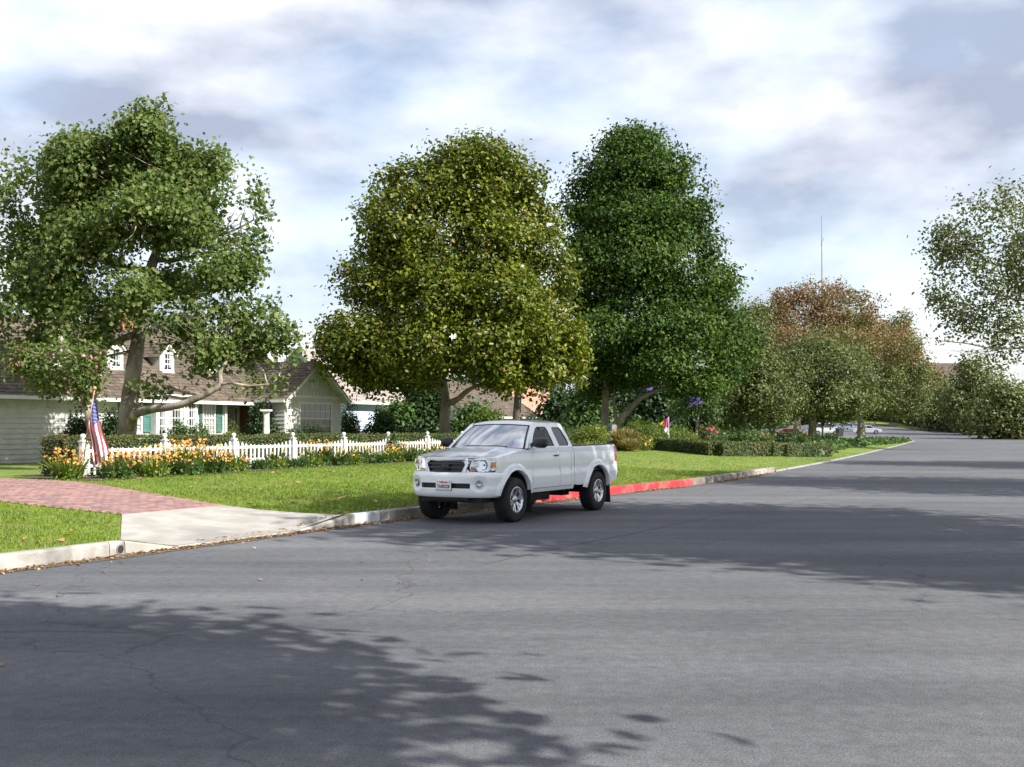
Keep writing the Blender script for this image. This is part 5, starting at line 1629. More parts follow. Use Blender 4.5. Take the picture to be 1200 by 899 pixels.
# ---- nose: backing, lamps, grille, bumper
V = []; F = []
for i in range(41):
    w_ = -.84 + 1.68 * i / 40
    for z in (.80, .9, 1.0, 1.128): V.append((nose_l(w_, z) + .035, -w_, z))
for i in range(40):
    for j in range(3): F.append((i * 4 + j, i * 4 + j + 1, (i + 1) * 4 + j + 1, (i + 1) * 4 + j))
link('nose_panel', mesh('nose_panel', V, F, True), M['black_plastic'], truck)
fwd = lambda w_, z: (-1, 0, 0)
for s in (1, -1):
    hl = [(.455, .905), (.72, .893), (.815, .915), (.842, .97), (.838, 1.10), (.82, 1.125), (.60, 1.128), (.505, 1.118), (.455, 1.05), (.437, .98)]
    big = lambda w_, z, s=s: (nose_l(w_, z) - .012, -s * w_, z)
    h = panel('headlight', hl, M['reflector'], lambda w_, z, s=s: (nose_l(w_, z) + .030, -s * w_, z), rim=0, step=.03)
    ln = panel('lens', hl, M['lens'], big, rim=.035, rimdir=(1, 0, 0), step=.04, parent=h)
    V = []; 
    # reflector bowls
    for (cw, cz, r, nm, mt) in ((.665, 1.01, .088, 'low_beam', 'reflector'), (.545, 1.03, .055, 'high_beam', 'reflector')):
        V = []; F = []; n = 24; ring = [(1.0, -.010), (.93, -.012), (.80, .012), (.5, .030), (.22, .034), (.20, -.004), (.0, -.010)]
        for rr, dd in ring:
            for k in range(n):
                a = 2 * PI * k / n; ww = cw + r * rr * math.cos(a); z = cz + r * rr * math.sin(a)
                V.append((nose_l(cw, cz) + .012 + dd, -s * ww, z))
        for i in range(len(ring) - 1):
            for k in range(n): F.append((i * n + k, i * n + (k + 1) % n, (i + 1) * n + (k + 1) % n, (i + 1) * n + k))
        link(nm, mesh(nm, V, F, True), M[mt], h)
    panel('turn_signal', [(.762, .955), (.825, .965), (.825, 1.06), (.775, 1.055)], M['amber'], lambda w_, z, s=s: (nose_l(w_, z) - .001, -s * w_, z), rim=.02, rimdir=(1, 0, 0), step=.03, parent=h)
    panel('parking_lamp', [(.470, .915), (.545, .912), (.545, .965), (.465, .985)], M['amber'], lambda w_, z, s=s: (nose_l(w_, z) + .004, -s * w_, z), rim=.02, rimdir=(1, 0, 0), step=.03, parent=h)
    # body-coloured strip under the lamp
    panel('lamp_filler', [(.40, .845), (.845, .845), (.845, .888), (.72, .886), (.45, .896), (.425, .93), (.40, .93)], M['paint'], lambda w_, z, s=s: (nose_l(w_, z) - .004, -s * w_, z), rim=.03, rimdir=(1, 0, 0), step=.04)
def rrect(x0, x1, z0, z1, r, taper=0.0, n=6):
    P = []
    for (cx, cz, a) in ((x1 - r - taper, z0 + r, -90), (x1 - r, z1 - r, 0), (x0 + r, z1 - r, 90), (x0 + r + taper, z0 + r, 180)):
        for k in range(n + 1): P.append((cx + r * math.cos(R(a + 90 * k / n)), cz + r * math.sin(R(a + 90 * k / n))))
    return P
gr_out = rrect(-.455, .455, .822, 1.132, .09, .05); gr_in = rrect(-.385, .385, .852, 1.078, .07, .045)
def gmap(w_, z):
    # the chrome surround swells outwards half-way across its width
    d = min(abs(abs(w_) - .42), abs(z - 1.105), 1) 
    return (nose_l(w_, z) - .026 - .012 * (1 if (1.09 < z < 1.12 or .39 < abs(w_) < .44) else 0), -w_, z)
grille = panel('grille', gr_out, M['chrome'], gmap, holes=(gr_in,), rim=.05, rimdir=(1, 0, 0), step=.018)
for zc in (.893, .965, 1.035):
    mb = MB()
    for i in range(24):
        w0 = -.40 + .80 * i / 24; w1 = -.40 + .80 * (i + 1) / 24
        P = []
        for z in (zc - .013, zc + .013):
            P += [(nose_l(w0, z) - .010, -w0, z), (nose_l(w1, z) - .010, -w1, z), (nose_l(w1, z) + .02, -w1, z), (nose_l(w0, z) + .02, -w0, z)]
        mb.hexa(P)
    mb.obj('grille_bar', M['grille_bar'], grille)
V = [(-.865 - .034, 0, .975)]; n = 32
for k in range(n): V.append((nose_l(0, .975) - .024, .088 * math.cos(2 * PI * k / n), .972 + .062 * math.sin(2 * PI * k / n)))
for k in range(n): V.append((nose_l(0, .975) + .02, .088 * math.cos(2 * PI * k / n), .972 + .062 * math.sin(2 * PI * k / n)))
link('emblem_plate', mesh('emblem_plate', V, [(0, 1 + k, 1 + (k + 1) % n) for k in range(n)] + [(1 + k, 1 + n + k, 1 + n + (k + 1) % n, 1 + (k + 1) % n) for k in range(n)]), M['black_plastic'], grille)
# bumper
BPL = [(0, -.905), (.30, -.892), (.52, -.86), (.68, -.80), (.79, -.715), (.855, -.60), (.885, -.47), (.893, -.34), (.893, -.15)]
bd = [0]
for i in range(len(BPL) - 1): bd.append(bd[-1] + math.hypot(BPL[i + 1][0] - BPL[i][0], BPL[i + 1][1] - BPL[i][1]))
def bplan(a):
    # smooth (quadratic resample) plan position and outward normal at arc length a
    sg = 1 if a >= 0 else -1; a = abs(a)
    f = lambda x: (float(np.interp(x, bd, [p[0] for p in BPL])), float(np.interp(x, bd, [p[1] for p in BPL])))
    k = .05; ps = [f(max(0, a + d)) if a + d >= 0 else (-f(-(a + d))[0], f(-(a + d))[1]) for d in (-2 * k, -k, 0, k, 2 * k)]
    w_ = sum(p[0] for p in ps) / 5; l = sum(p[1] for p in ps) / 5
    d = (ps[4][0] - ps[0][0], ps[4][1] - ps[0][1]); m = math.hypot(*d); nrm = (d[1] / m, -d[0] / m)
    return sg * w_, l, sg * nrm[0], nrm[1]
def bprof(z): return float(np.interp(z, [.44, .47, .52, .60, .66, .72, .80, .845, .868, .885], [-.075, -.03, -.004, .006, .002, .006, .014, .010, -.006, -.035]))
def bmap(a, z):
    w_, l, nx, nl = bplan(a); o = bprof(z)
    # fog lamp pods are dished, the ends fade into the flare
    for fa in (.66, -.66):
        r = math.hypot(a - fa, z - .69); o -= .030 * max(0, 1 - (r / .14) ** 2) ** .7
    return (l + nl * o, -(w_ + nx * o), z)
def a_of_l(l): return float(np.interp(l, [p[1] for p in BPL], bd))
arcp = [(a_of_l(l), z) for (l, z) in arc(AC, AR, 173, 112, 12)]
bo = [(-a, z) for a, z in arcp[::-1]] + [(a, z) for a, z in arcp] + []
bo = [(-arcp[0][0], .455), (arcp[0][0], .455)] + arcp[1:] + [(arcp[-1][0], .885), (-arcp[-1][0], .885)] + [(-a, z) for a, z in arcp[1:][::-1]]
slot = rrect(-.50, .50, .612, .700, .02)
fogs = [[(sg * .66 + .068 * math.cos(2 * PI * k / 20), .69 + .068 * math.sin(2 * PI * k / 20)) for k in range(20)] for sg in (1, -1)]
bumper = panel('front_bumper', bo, M['paint'], bmap, holes=(slot, *fogs), rim=.05, rimdir=(1, 0, 0), step=.03)
V = []; F = []
for i in range(31):
    a = -.54 + 1.08 * i / 30
    for z in (.58, .73):
        w_, l, nx, nl = bplan(a); V.append((l + .045, -w_, z))
for i in range(30): F.append((2 * i, 2 * i + 1, 2 * i + 3, 2 * i + 2))
link('air_intake', mesh('air_intake', V, F), M['black_plastic'], bumper)
for z in (.64, .672): mb = MB(); mb.box(-.868, -.850, -.49, .49, z - .006, z + .006); mb.obj('intake_bar', M['seal'], bumper)
for s in (1, -1):
    w_, l, nx, nl = bplan(.66 * s)
    c = Vector((l + .002, -w_, .69)); nn = Vector((nl, -nx, 0)); tt_ = Vector((-nn.y, nn.x, 0))
    V = []; F = []; n = 24
    for r, d in ((.070, .012), (.066, .020), (.060, .006), (.052, .006), (.04, -.008), (.02, -.012), (.0, -.012)):
        for k in range(n):
            a = 2 * PI * k / n; V.append(tuple(c + nn * (d - .012) + tt_ * r * math.cos(a) + Vector((0, 0, r * math.sin(a)))))
    for i in range(6):
        for k in range(n): F.append((i * n + k, i * n + (k + 1) % n, (i + 1) * n + (k + 1) % n, (i + 1) * n + k))
    fg = link('fog_light', mesh('fog_light', V, F, True), M['reflector'], truck)
    V = [tuple(c + nn * .004)] + [tuple(c + nn * -.002 + tt_ * .058 * math.cos(2 * PI * k / n) + Vector((0, 0, .058 * math.sin(2 * PI * k / n)))) for k in range(n)]
    link('lens', mesh('lens', V, [(0, 1 + k, 1 + (k + 1) % n) for k in range(n)]), M['lens'], fg)
# licence plate
mb = MB(); mb.box(-.930, -.922, -.155, .155, .585, .742)
pl = bev(mb.obj('licence_plate', M['plate'], truck), .002)
pl.rotation_euler = (0, 0, 0)
def text(body, size, loc, mat, parent, ext=.0015, sx=1.0):
    cu = bpy.data.curves.new('plate_lettering', 'FONT'); cu.body = body; cu.size = size; cu.align_x = 'CENTER'; cu.align_y = 'CENTER'; cu.extrude = ext; cu.offset = .0012
    cu.materials.append(mat)
    tmp = bpy.data.objects.new('plate_lettering', cu)
    me = bpy.data.meshes.new_from_object(tmp); bpy.data.objects.remove(tmp)
    o = link('plate_lettering', me, mat, parent)
    o.location = loc; o.rotation_euler = (R(90), 0, R(-90)); o.scale = (sx, 1, 1)
    return o
text('7A00528', .082, (-.9315, 0, .640), M['ink'], pl, sx=.86)
text('California', .044, (-.9315, .0, .716), M['ink_red'], pl)
V = [(-.9312, -.125 + .016 * math.cos(2 * PI * k / 12), .716 + .011 * math.sin(2 * PI * k / 12)) for k in range(12)]
link('plate_emblem', mesh('plate_emblem', V, [tuple(range(12))]), M['ink_gold'], pl)
V = [(-.9312, .122 + .009 * math.cos(2 * PI * k / 12), .716 + .008 * math.sin(2 * PI * k / 12)) for k in range(12)]
link('plate_emblem', mesh('plate_emblem', V, [tuple(range(12))]), M['ink'], pl)
mb = MB(); mb.box(-.921, -.88, -.16, .16, .578, .60); mb.obj('plate_bracket', M['black_plastic'], pl)

# ---- underside, bed, tail, cabin
mb = MB()
mb.box(-.80, 4.10, -.42, .42, .40, .50); mb.box(-.70, -.3, -.62, .62, .36, .46); mb.box(.62, 2.2, -.74, .74, .47, .56)
for s in (1, -1): mb.box(-.5, 4.15, s * .46 - .05, s * .46 + .05, .44, .56)
mb.tube([(WB, -.8, .40), (WB, .8, .40)], .05, 10); mb.tube([(0, -.8, .38), (0, .8, .38)], .04, 10)
mb.tube([(1.2, .2, .40), (3.0, .1, .42)], .045, 10)
mb.box(1.05, 1.75, -.62, -.22, .30, .47); mb.box(3.1, 3.4, -.18, .18, .28, .50)
bev(mb.obj('chassis', M['under'], truck), .02)
mb = MB()
mb.box(.50, 2.22, -.78, .78, .56, .66)        # cabin floor
mb.box(.48, .56, -.80, .80, .56, 1.24)        # firewall
for s in (1, -1): mb.box(.62, 2.22, min(s * .70, s * .80), max(s * .70, s * .80), .56, 1.26)
mb.box(-.50, .5, -.40, .40, .56, 1.06)
mb.obj('inner_shell', M['dash'], truck)
mb = MB(); mb.hexa([(.30, -.76, 1.05), (.78, -.76, 1.05), (.78, .76, 1.05), (.30, .76, 1.05), (.34, -.74, 1.245), (.68, -.74, 1.235), (.68, .74, 1.235), (.34, .74, 1.245)])
bev(mb.obj('dashboard', M['dash'], truck), .03)
for y in (-.38, .38):
    mb = MB(); mb.box(1.10, 1.62, y - .25, y + .25, .80, .96); mb.hexa([(1.50, y - .25, .92), (1.64, y - .25, .92), (1.64, y + .25, .92), (1.50, y + .25, .92), (1.68, y - .21, 1.42), (1.78, y - .21, 1.42), (1.78, y + .21, 1.42), (1.68, y + .21, 1.42)])
    st = bev(mb.obj('seat', M['seat'], truck), .04, 3)
    mb = MB(); mb.box(1.70, 1.79, y - .13, y + .13, 1.44, 1.60); bev(mb.obj('headrest', M['seat'], st), .03, 3)
mb = MB(); V = []
n = 24
for k in range(n + 1):
    a = 2 * PI * k / n; V.append((.94 + .19 * math.sin(a) * .45, .38 + .19 * math.cos(a), 1.16 + .19 * math.sin(a) * .9))
mb.tube(V, .016, 8, False); mb.tube([(.94, .38, 1.16), (.70, .38, 1.10)], .03, 8); mb.box(.93, .95, .20, .56, 1.145, 1.175); mb.obj('steering_wheel', M['black_plastic'], truck, smooth=True)
mb = MB(); mb.box(1.02, 1.045, -.10, .10, 1.56, 1.62); bev(mb.obj('rear_view_mirror', M['black_plastic'], truck), .008)
for (w0, w1) in ((-.46, .10), (.10, .62)):
    P = [Vector(ws(w0 + (w1 - w0) * t, .045 + .015 * math.sin(PI * t))) + Vector((-.014, 0, .014)) for t in np.linspace(0, 1, 8)]
    mb = MB(); mb.tube(P, .008, 6); mb.tube([P[-1], Vector(ws(w1 + .03, -.01)) + Vector((-.01, 0, .004))], .008, 6); mb.obj('wiper', M['black_plastic'], truck)
mb = MB(); mb.box(2.26, 4.15, -.78, .78, .80, .84)
for s in (1, -1):
    mb.box(2.26, 4.15, min(s * .80, s * .82), max(s * .80, s * .82), .80, 1.285); mb.box(2.85, 3.63, min(s * .60, s * .80), max(s * .60, s * .80), .84, 1.04)
mb.box(2.252, 2.29, -.80, .80, .60, 1.285)
mb.obj('cargo_bed', M['black_plastic'], truck)
panel('tailgate', [(-.80, .68), (.80, .68), (.80, 1.29), (-.80, 1.29)], M['paint'], lambda w_, z: (4.192 + .01 * math.sin(z * 5), -w_, z), rim=.05, rimdir=(-1, 0, 0), step=.1)
mb = MB(); mb.box(4.20, 4.33, -.80, .80, .60, .76)
for s in (1, -1): mb.hexa([(4.10, -s * .80, .60), (4.31, -s * .80, .60), (4.26, -s * .875, .62), (4.10, -s * .88, .62), (4.10, -s * .80, .76), (4.31, -s * .80, .76), (4.26, -s * .875, .755), (4.10, -s * .88, .755)])
bev(mb.obj('rear_bumper', M['chrome'], truck), .015)

# ---- wheels
def make_wheel():
    wl_ = bpy.data.objects.new('wheel', None); C.objects.link(wl_); wl_.parent = truck; wl_.empty_display_size = .1
    mb = MB()
    prof = [(.222, .118), (.235, .128), (.262, .134), (.31, .136), (.345, .130), (.366, .116), (.378, .098), (.381, .05), (.381, -.05), (.378, -.098), (.366, -.116), (.31, -.132), (.235, -.125), (.222, -.115)]
    mb.lathe([(r, -h) for r, h in prof], 48, 'y', cap=False)
    for k in range(36):      # tread blocks and shoulder lugs
        a = 2 * PI * k / 36
        for (h0, h1, ofs) in ((.060, .122, 0), (.006, .052, .5), (-.052, -.006, 0), (-.122, -.060, .5)):
            a0 = a + 2 * PI / 36 * (ofs * .5); a1 = a0 + 2 * PI / 36 * .70
            P = []
            for r in (.370, .392):
                for (aa, hh) in ((a0, h0), (a1, h0), (a1, h1), (a0, h1)):
                    rr = r - (.014 if (abs(hh) > .11 and r > .38) else 0)
                    P.append((rr * math.cos(aa), -hh, rr * math.sin(aa)))
            mb.hexa(P)
        for sg in (1,):
            P = []
            for (r, h) in ((.352, .128), (.380, .112)):
                pass
    mb.lathe([(.262, -.1345), (.266, -.1375), (.272, -.1375), (.276, -.135)], 48, 'y', cap=False)
    ty = mb.obj('tyre', M['rubber'], wl_); autosmooth(ty, 30)
    mb = MB()
    mb.lathe([(.226, -.116), (.228, -.126), (.218, -.128), (.206, -.112), (.196, -.06), (.192, .10), (.215, .11)], 48, 'y', cap=False)
    for k in range(6):
        a = 2 * PI * k / 6 + .26
        for da in (-.16, .16):     # each spoke splits into a pair
            ca, sa = math.cos(a), math.sin(a)
            cb_, sb_ = math.cos(a + da * 1.15), math.sin(a + da * 1.15)
            r0, r1 = .050, .208
            t0 = Vector((-sa, 0, ca)); t1 = Vector((-sb_, 0, cb_))
            p0 = Vector((r0 * ca, 0, r0 * sa)); p1 = Vector((r1 * cb_, 0, r1 * sb_))
            pm_ = p0.lerp(p1, .55); tm = t0.lerp(t1, .5).normalized()
            sec = [(p0, t0, .026, -.088, -.050), (pm_, tm, .019, -.100, -.060), (p1, t1, .023, -.112, -.070)]
            for (q0, u0, w0, f0_, b0_), (q1, u1, w1, f1, b1) in zip(sec[:-1], sec[1:]):
                mb.hexa([q0 - u0 * w0 + Vector((0, b0_, 0)), q0 + u0 * w0 + Vector((0, b0_, 0)), q1 + u1 * w1 + Vector((0, b1, 0)), q1 - u1 * w1 + Vector((0, b1, 0)),
                         q0 - u0 * w0 * .72 + Vector((0, f0_, 0)), q0 + u0 * w0 * .72 + Vector((0, f0_, 0)), q1 + u1 * w1 * .72 + Vector((0, f1, 0)), q1 - u1 * w1 * .72 + Vector((0, f1, 0))])
    mb.lathe([(.085, -.050), (.082, -.084), (.062, -.094), (.040, -.096), (.038, -.112), (.030, -.118), (.004, -.119)], 32, 'y')
    rm_ = mb.obj('rim', M['alloy'], wl_); autosmooth(rm_, 30)
    mb = MB(); mb.lathe([(.19, -.02), (.188, -.035), (.10, -.04), (.09, .02)], 32, 'y'); mb.obj('brake_disc', M['under'], wl_)
    return wl_
wh = make_wheel(); wh.location = (0, -.79, .392)
first = True
for (l, s) in ((WB, 1), (0, -1), (WB, -1)):
    c = copy_tree(wh, truck); c.location = (l, -s * .79, .392); c.rotation_euler = (0, R(17 * l + 23), 0 if s > 0 else PI)

# ================================================================== TREES
def rel(base, Y0, items, depth=1.0):
    """clump list (px, py, dY, rx_px, rz_px[, ry_m]) -> clumps relative to the base"""
    out = []
    for it in items:
        px, py, dY, rx, rz = it[:5]
        Y = Y0 + dY; k = Y / 1300
        p = at(px, Y, None, py) - base
        ry = it[5] if len(it) > 5 else min(rx, 60) * k * depth
        out.append((p.x, p.y, p.z, rx * k, ry, rz * k))
    return out
def relp(base, pts):
    return [tuple(at(px, Y, None, py) - base) for px, py, Y in pts]

# sycamore in the cottage garden
b = onlawn(149, 32.0); b.z -= .05
tr_ = relp(b, [(148, 515, 32), (152, 470, 32), (157, 430, 32), (163, 390, 32), (167, 350, 32.2), (180, 305, 32.4), (198, 262, 32.6), (208, 225, 32.7), (205, 180, 32.6)])
cl = rel(b, 32, [(40, 330, .6, 66, 70), (95, 290, 0, 60, 64), (120, 210, .3, 70, 50), (55, 230, 1, 62, 60), (190, 200, 0, 66, 46), (222, 262, -.6, 52, 36), (266, 226, 0, 46, 44), (285, 280, .5, 32, 46), (297, 258, 0, 24, 36), (280, 312, -.5, 28, 18),
                 (262, 322, -1, 38, 16), (205, 335, .6, 42, 14), (110, 372, -1, 44, 34), (52, 402, 1, 44, 26), (222, 374, -1.6, 44, 22), (212, 396, -1.2, 30, 13), (246, 400, -1, 30, 16), (188, 380, -1.4, 24, 14), (285, 412, -1.2, 26, 12), (236, 432, -1.3, 20, 8), (272, 382, -1, 42, 30), (312, 388, -1, 30, 32), (338, 392, -1, 12, 18),
                 (250, 410, -1.6, 24, 12), (302, 422, -1, 30, 14), (165, 165, 0, 50, 26), (98, 185, 0, 40, 28), (178, 142, 0, 30, 18), (150, 345, -1.4, 40, 30), (110, 420, -.6, 34, 20), (160, 262, -1.3, 44, 36), (238, 195, .5, 34, 24), (318, 370, -.4, 18, 14), (332, 425, -1, 14, 10)])
cl += rel(b, 31.2, [(178, 457, 0, 20, 6), (196, 452, .2, 18, 7), (322, 450, -.3, 16, 7), (288, 452, -.3, 14, 6)])
low = relp(b, [(152, 500, 31.8), (158, 486, 31.3), (176, 480, 30.9), (200, 477, 30.6), (226, 469, 30.4), (248, 458, 30.3), (258, 450, 30.3), (259, 432, 30.4), (276, 414, 30.6)])
low2 = relp(b, [(258, 451, 30.3), (270, 449, 30.2), (292, 452, 30.2), (318, 450, 30.4)])
tree('sycamore_tree', 'big sycamore with pale blotched trunk and a low bent limb before the cream cottage', 'tree', b, tr_, .265, .06, cl, M['bark_syc'], M['l_syc'], 'maple', 8600, 8, .118, .19, 'street and garden trees', 5,
     limbs=[(low, .14, .05), (low2, .045, .02)], gap=.50, gfreq=.85, shell=.25, alt=.08, flare=1.55, sub=7)

# pink flowering tree at the left edge
b = onlawn(112, 29.5); b.z -= .05
tr_ = relp(b, [(112, 515, 29.5), (104, 480, 29.5), (96, 455, 29.5), (85, 425, 29.6), (70, 395, 29.8)])
cl = rel(b, 29.4, [(66, 415, 0, 28, 18), (95, 438, -.5, 22, 15), (60, 445, .3, 24, 12), (104, 424, -.4, 16, 12), (35, 425, .5, 22, 14), (98, 456, -.6, 16, 6)])
pt = tree('crape_myrtle', 'leaning pale trunk with pink blossom at the left end of the hedge', 'tree', b, tr_, .17, .06, cl, M['bark_syc'], M['l_syc'], 'broad', 700, 7, .12, .18, 'street and garden trees', 6, gap=.38, gfreq=1.1, shell=.3, flare=1.3, sub=4)
g = np.random.default_rng(5)
Pf, Nf, sf, tf, df, Sf = scatter(cl, 120, 4, .10, .12, seed=6, gap=.40, gfreq=1.1)
link('blossom', leaves_mesh('blossom', Pf, Nf, sf, 'petal', np.c_[g.random(len(Pf)), np.zeros(len(Pf))]), M['f_pink'], pt, kind='stuff')

# magnolia
b = onlawn(522, 46.0); b.z -= .05
tr_ = relp(b, [(522, 512, 46), (521, 490, 46), (522, 470, 46), (520, 452, 46), (515, 420, 46), (520, 370, 46), (535, 300, 46.2), (545, 230, 46.2)])
cl = rel(b, 46, [(540, 222, 0, 100, 36), (475, 262, -.5, 58, 46), (605, 258, 0, 54, 48), (540, 300, 0, 110, 60, 3.2), (445, 330, 0, 52, 50), (636, 332, 0, 44, 56), (430, 400, -1, 56, 40), (398, 418, -.4, 28, 30), (500, 408, -2.2, 64, 38),
                 (572, 404, -2.2, 58, 36), (640, 414, -1.4, 46, 42), (668, 398, -.5, 22, 36), (606, 440, -1.4, 46, 20), (440, 440, -.2, 44, 18), (480, 440, 1, 40, 20), (505, 350, -2, 60, 40), (590, 350, -2, 56, 40), (555, 190, 0, 60, 24), (470, 215, .3, 42, 26), (615, 215, .2, 38, 26), (395, 395, 0, 22, 22), (676, 430, -.6, 12, 20)])
mg_l = [(relp(b, [(523, 474, 46), (536, 468, 45.4), (548, 458, 45.0), (562, 452, 44.8), (585, 456, 44.8)]), .15, .05)]
mg = tree('magnolia_tree', 'broad magnolia with glossy yellow green leaves and grey trunk behind the picket fence', 'tree', b, tr_, .24, .08, cl, M['bark_grey'], M['l_mag'], 'broad', 9000, 11, .18, .21, 'street and garden trees', 7,
          limbs=mg_l, gap=.41, gfreq=.95, shell=.35, alt=.09, up=.75, flare=1.3, sub=5)
Pf, Nf, sf, tf, df, Sf = scatter(cl, 9, 3, .05, .22, seed=17, gap=.3, shell=.95)
link('blossom', leaves_mesh('blossom', Pf, Nf, sf, 'petal', np.c_[g.random(len(Pf)), np.zeros(len(Pf))]), M['f_white'], mg, kind='stuff')
b2 = onlawn(605, 62.0)
tr_ = relp(b2, [(605, 512, 62), (606, 480, 62), (607, 450, 62), (600, 410, 62), (596, 380, 62)])
cl = rel(b2, 62, [(600, 410, 0, 40, 30), (640, 425, 0, 40, 22), (575, 430, .5, 38, 22), (610, 380, 0, 40, 30)])
tree('shade_tree', 'dark thin trunked tree standing between the grey roofed house and the pickup', 'tree', b2, tr_, .28, .1, cl, M['bark_dark'], M['l_dark'], 'broad', 900, 8, .26, .34, 'street and garden trees', 8, gap=.38)

# dark evergreen with a second forked trunk
b = onlawn(709, 64.0); b.z -= .05
tr_ = relp(b, [(709, 510, 64.0), (709, 485, 64.0), (710, 455, 64.0), (712, 420, 64.0), (722, 360, 64.0), (735, 290, 64.0), (742, 220, 64.0)])
cl = rel(b, 64, [(742, 205, 0, 66, 40), (698, 240, 0, 42, 42), (788, 240, 0, 42, 42), (745, 250, -1, 60, 40), (745, 300, -1, 78, 52, 3.3), (702, 345, -.6, 46, 46), (796, 340, -.6, 44, 42), (824, 296, 0, 18, 36), (838, 372, 0, 26, 36), (742, 385, -2, 72, 40), (800, 395, -1, 56, 40),
                 (690, 420, -.6, 26, 28), (832, 425, -.4, 34, 36), (772, 425, -2, 54, 20), (815, 450, -1.4, 36, 16), (858, 405, 1, 26, 42), (742, 170, 0, 36, 24), (690, 300, 0, 26, 34), (812, 245, 0, 20, 26), (735, 440, .6, 40, 18), (690, 455, 1.2, 26, 18), (845, 330, 1, 18, 22)])
ev_l = [(relp(b, [(722, 508, 63.4), (724, 496, 63.4), (738, 480, 63.2), (752, 466, 63.0), (775, 456, 62.8), (800, 452, 62.6), (822, 450, 62.6)]), .22, .05),
        (relp(b, [(724, 498, 63.4), (721, 484, 63.5), (719, 466, 63.6), (722, 440, 63.8)]), .13, .05), (relp(b, [(738, 480, 63.2), (750, 462, 63.4), (758, 446, 63.6)]), .09, .03)]
tree('evergreen_tree', 'tall dark green evergreen with a forked second trunk right of the pickup', 'tree', b, tr_, .25, .08, cl, M['bark_grey'], M['l_ever'], 'diamond', 9500, 12, .23, .30, 'street and garden trees', 9,
     limbs=ev_l, gap=.41, gfreq=.5, shell=.3, alt=.12, droop=.55, up=.55, out=.6, flare=1.25, sub=5, squash=(1.35, 1.35, .5))
# jacaranda blossom spray beyond it
b = onlawn(818, 76.0)
tr_ = relp(b, [(816, 512, 76), (818, 490, 76), (824, 470, 76), (828, 455, 76)])
cl = rel(b, 76, [(815, 468, 0, 16, 10), (830, 470, .5, 16, 10), (800, 475, .5, 18, 12), (838, 480, 0, 12, 12)])
jt = tree('jacaranda_tree', 'small jacaranda with violet blossom and pale thin trunk beyond the low hedge', 'tree', b, tr_, .09, .04, cl, M['bark_syc'], M['l_bush'], 'broad', 420, 7, .2, .22, 'street and garden trees', 10, gap=.36, gfreq=1)
cf = rel(b, 72.5, [(810, 466, 0, 7, 6), (815, 470, 0, 6, 4), (802, 467, .2, 3, 4), (760, 456, 1, 4, 2)])
Pf, Nf, sf, tf, df, Sf = scatter(cf, 60, 5, .10, .17, seed=4, gap=.2)
link('blossom', leaves_mesh('blossom', Pf, Nf, sf, 'petal', np.c_[g.random(len(Pf)), np.zeros(len(Pf))]), M['f_violet'], jt, kind='stuff')

# grove on the right
def grove(name, label, basepx, Y, trunk, cls, seed, leaf, r0=.22, n=1700, per=8, size=.24, bark='bark_grey', **kw):
    b = onlawn(basepx, Y); b.z -= .05
    return tree(name, label, 'tree', b, relp(b, trunk), r0, .06, rel(b, Y, cls, 1.0), M[bark], leaf, 'broad', n, per, size, .36, 'street and garden trees', seed, flare=1.25, sub=4, gfreq=.55, **kw)
def aut(P, g): return np.clip((vnoise(P, .30, 33) - .30) * 3.2, 0, 1) * (g.random(len(P)) < .85) * np.clip((P[:, 2] - 6.0) / 3.5, 0, 1)
def aut2(P, g): return np.clip((vnoise(P, .32, 41) - .44) * 3.5, 0, 1) * (g.random(len(P)) < .55) * np.clip((P[:, 2] - 4.5) / 3.5, 0, 1)
grove('street_tree', 'olive green street tree whose grey trunk stands behind the right end of the clipped hedge', 952, 98, [(952, 518, 98), (952, 500, 98), (953, 480, 98), (955, 440, 98), (955, 400, 98)],
      [(926, 438, -2, 36, 28), (972, 430, -1, 42, 26), (1006, 446, 0, 26, 22), (898, 454, -1, 34, 24), (950, 462, -2, 50, 18), (988, 468, -1, 40, 16), (960, 410, 0, 28, 14), (932, 416, 1, 24, 12), (1000, 418, 1, 20, 12), (905, 482, 0, 30, 10), (985, 482, 0, 26, 10), (945, 478, -2, 36, 12)], 21, M['l_grove'], .42, 3600, alt=.06, altfn=aut2, gap=.42, shell=.3)
grove('street_tree', 'outermost street tree with grey trunk leaning over the end of the grass strip', 1010, 122, [(1010, 515, 122), (1009, 500, 122), (1008, 480, 122), (1012, 440, 122), (1015, 410, 122)],
      [(1020, 440, -2, 52, 40), (1060, 440, 0, 38, 26), (1080, 452, 1, 20, 14), (1056, 405, 0, 26, 18), (1040, 410, 0, 38, 30), (1000, 400, 0, 38, 34), (1050, 475, 0, 30, 16), (1010, 470, -2, 34, 18), (1080, 462, 0, 18, 10), (1068, 415, 0, 16, 9), (1050, 385, 1, 18, 12), (1084, 430, 0, 10, 6), (1062, 372, 0, 10, 8), (1090, 452, 0, 12, 5)], 22, M['l_grove'], .5, 3400, size=.27, alt=.06, altfn=aut2, gap=.42, shell=.3)
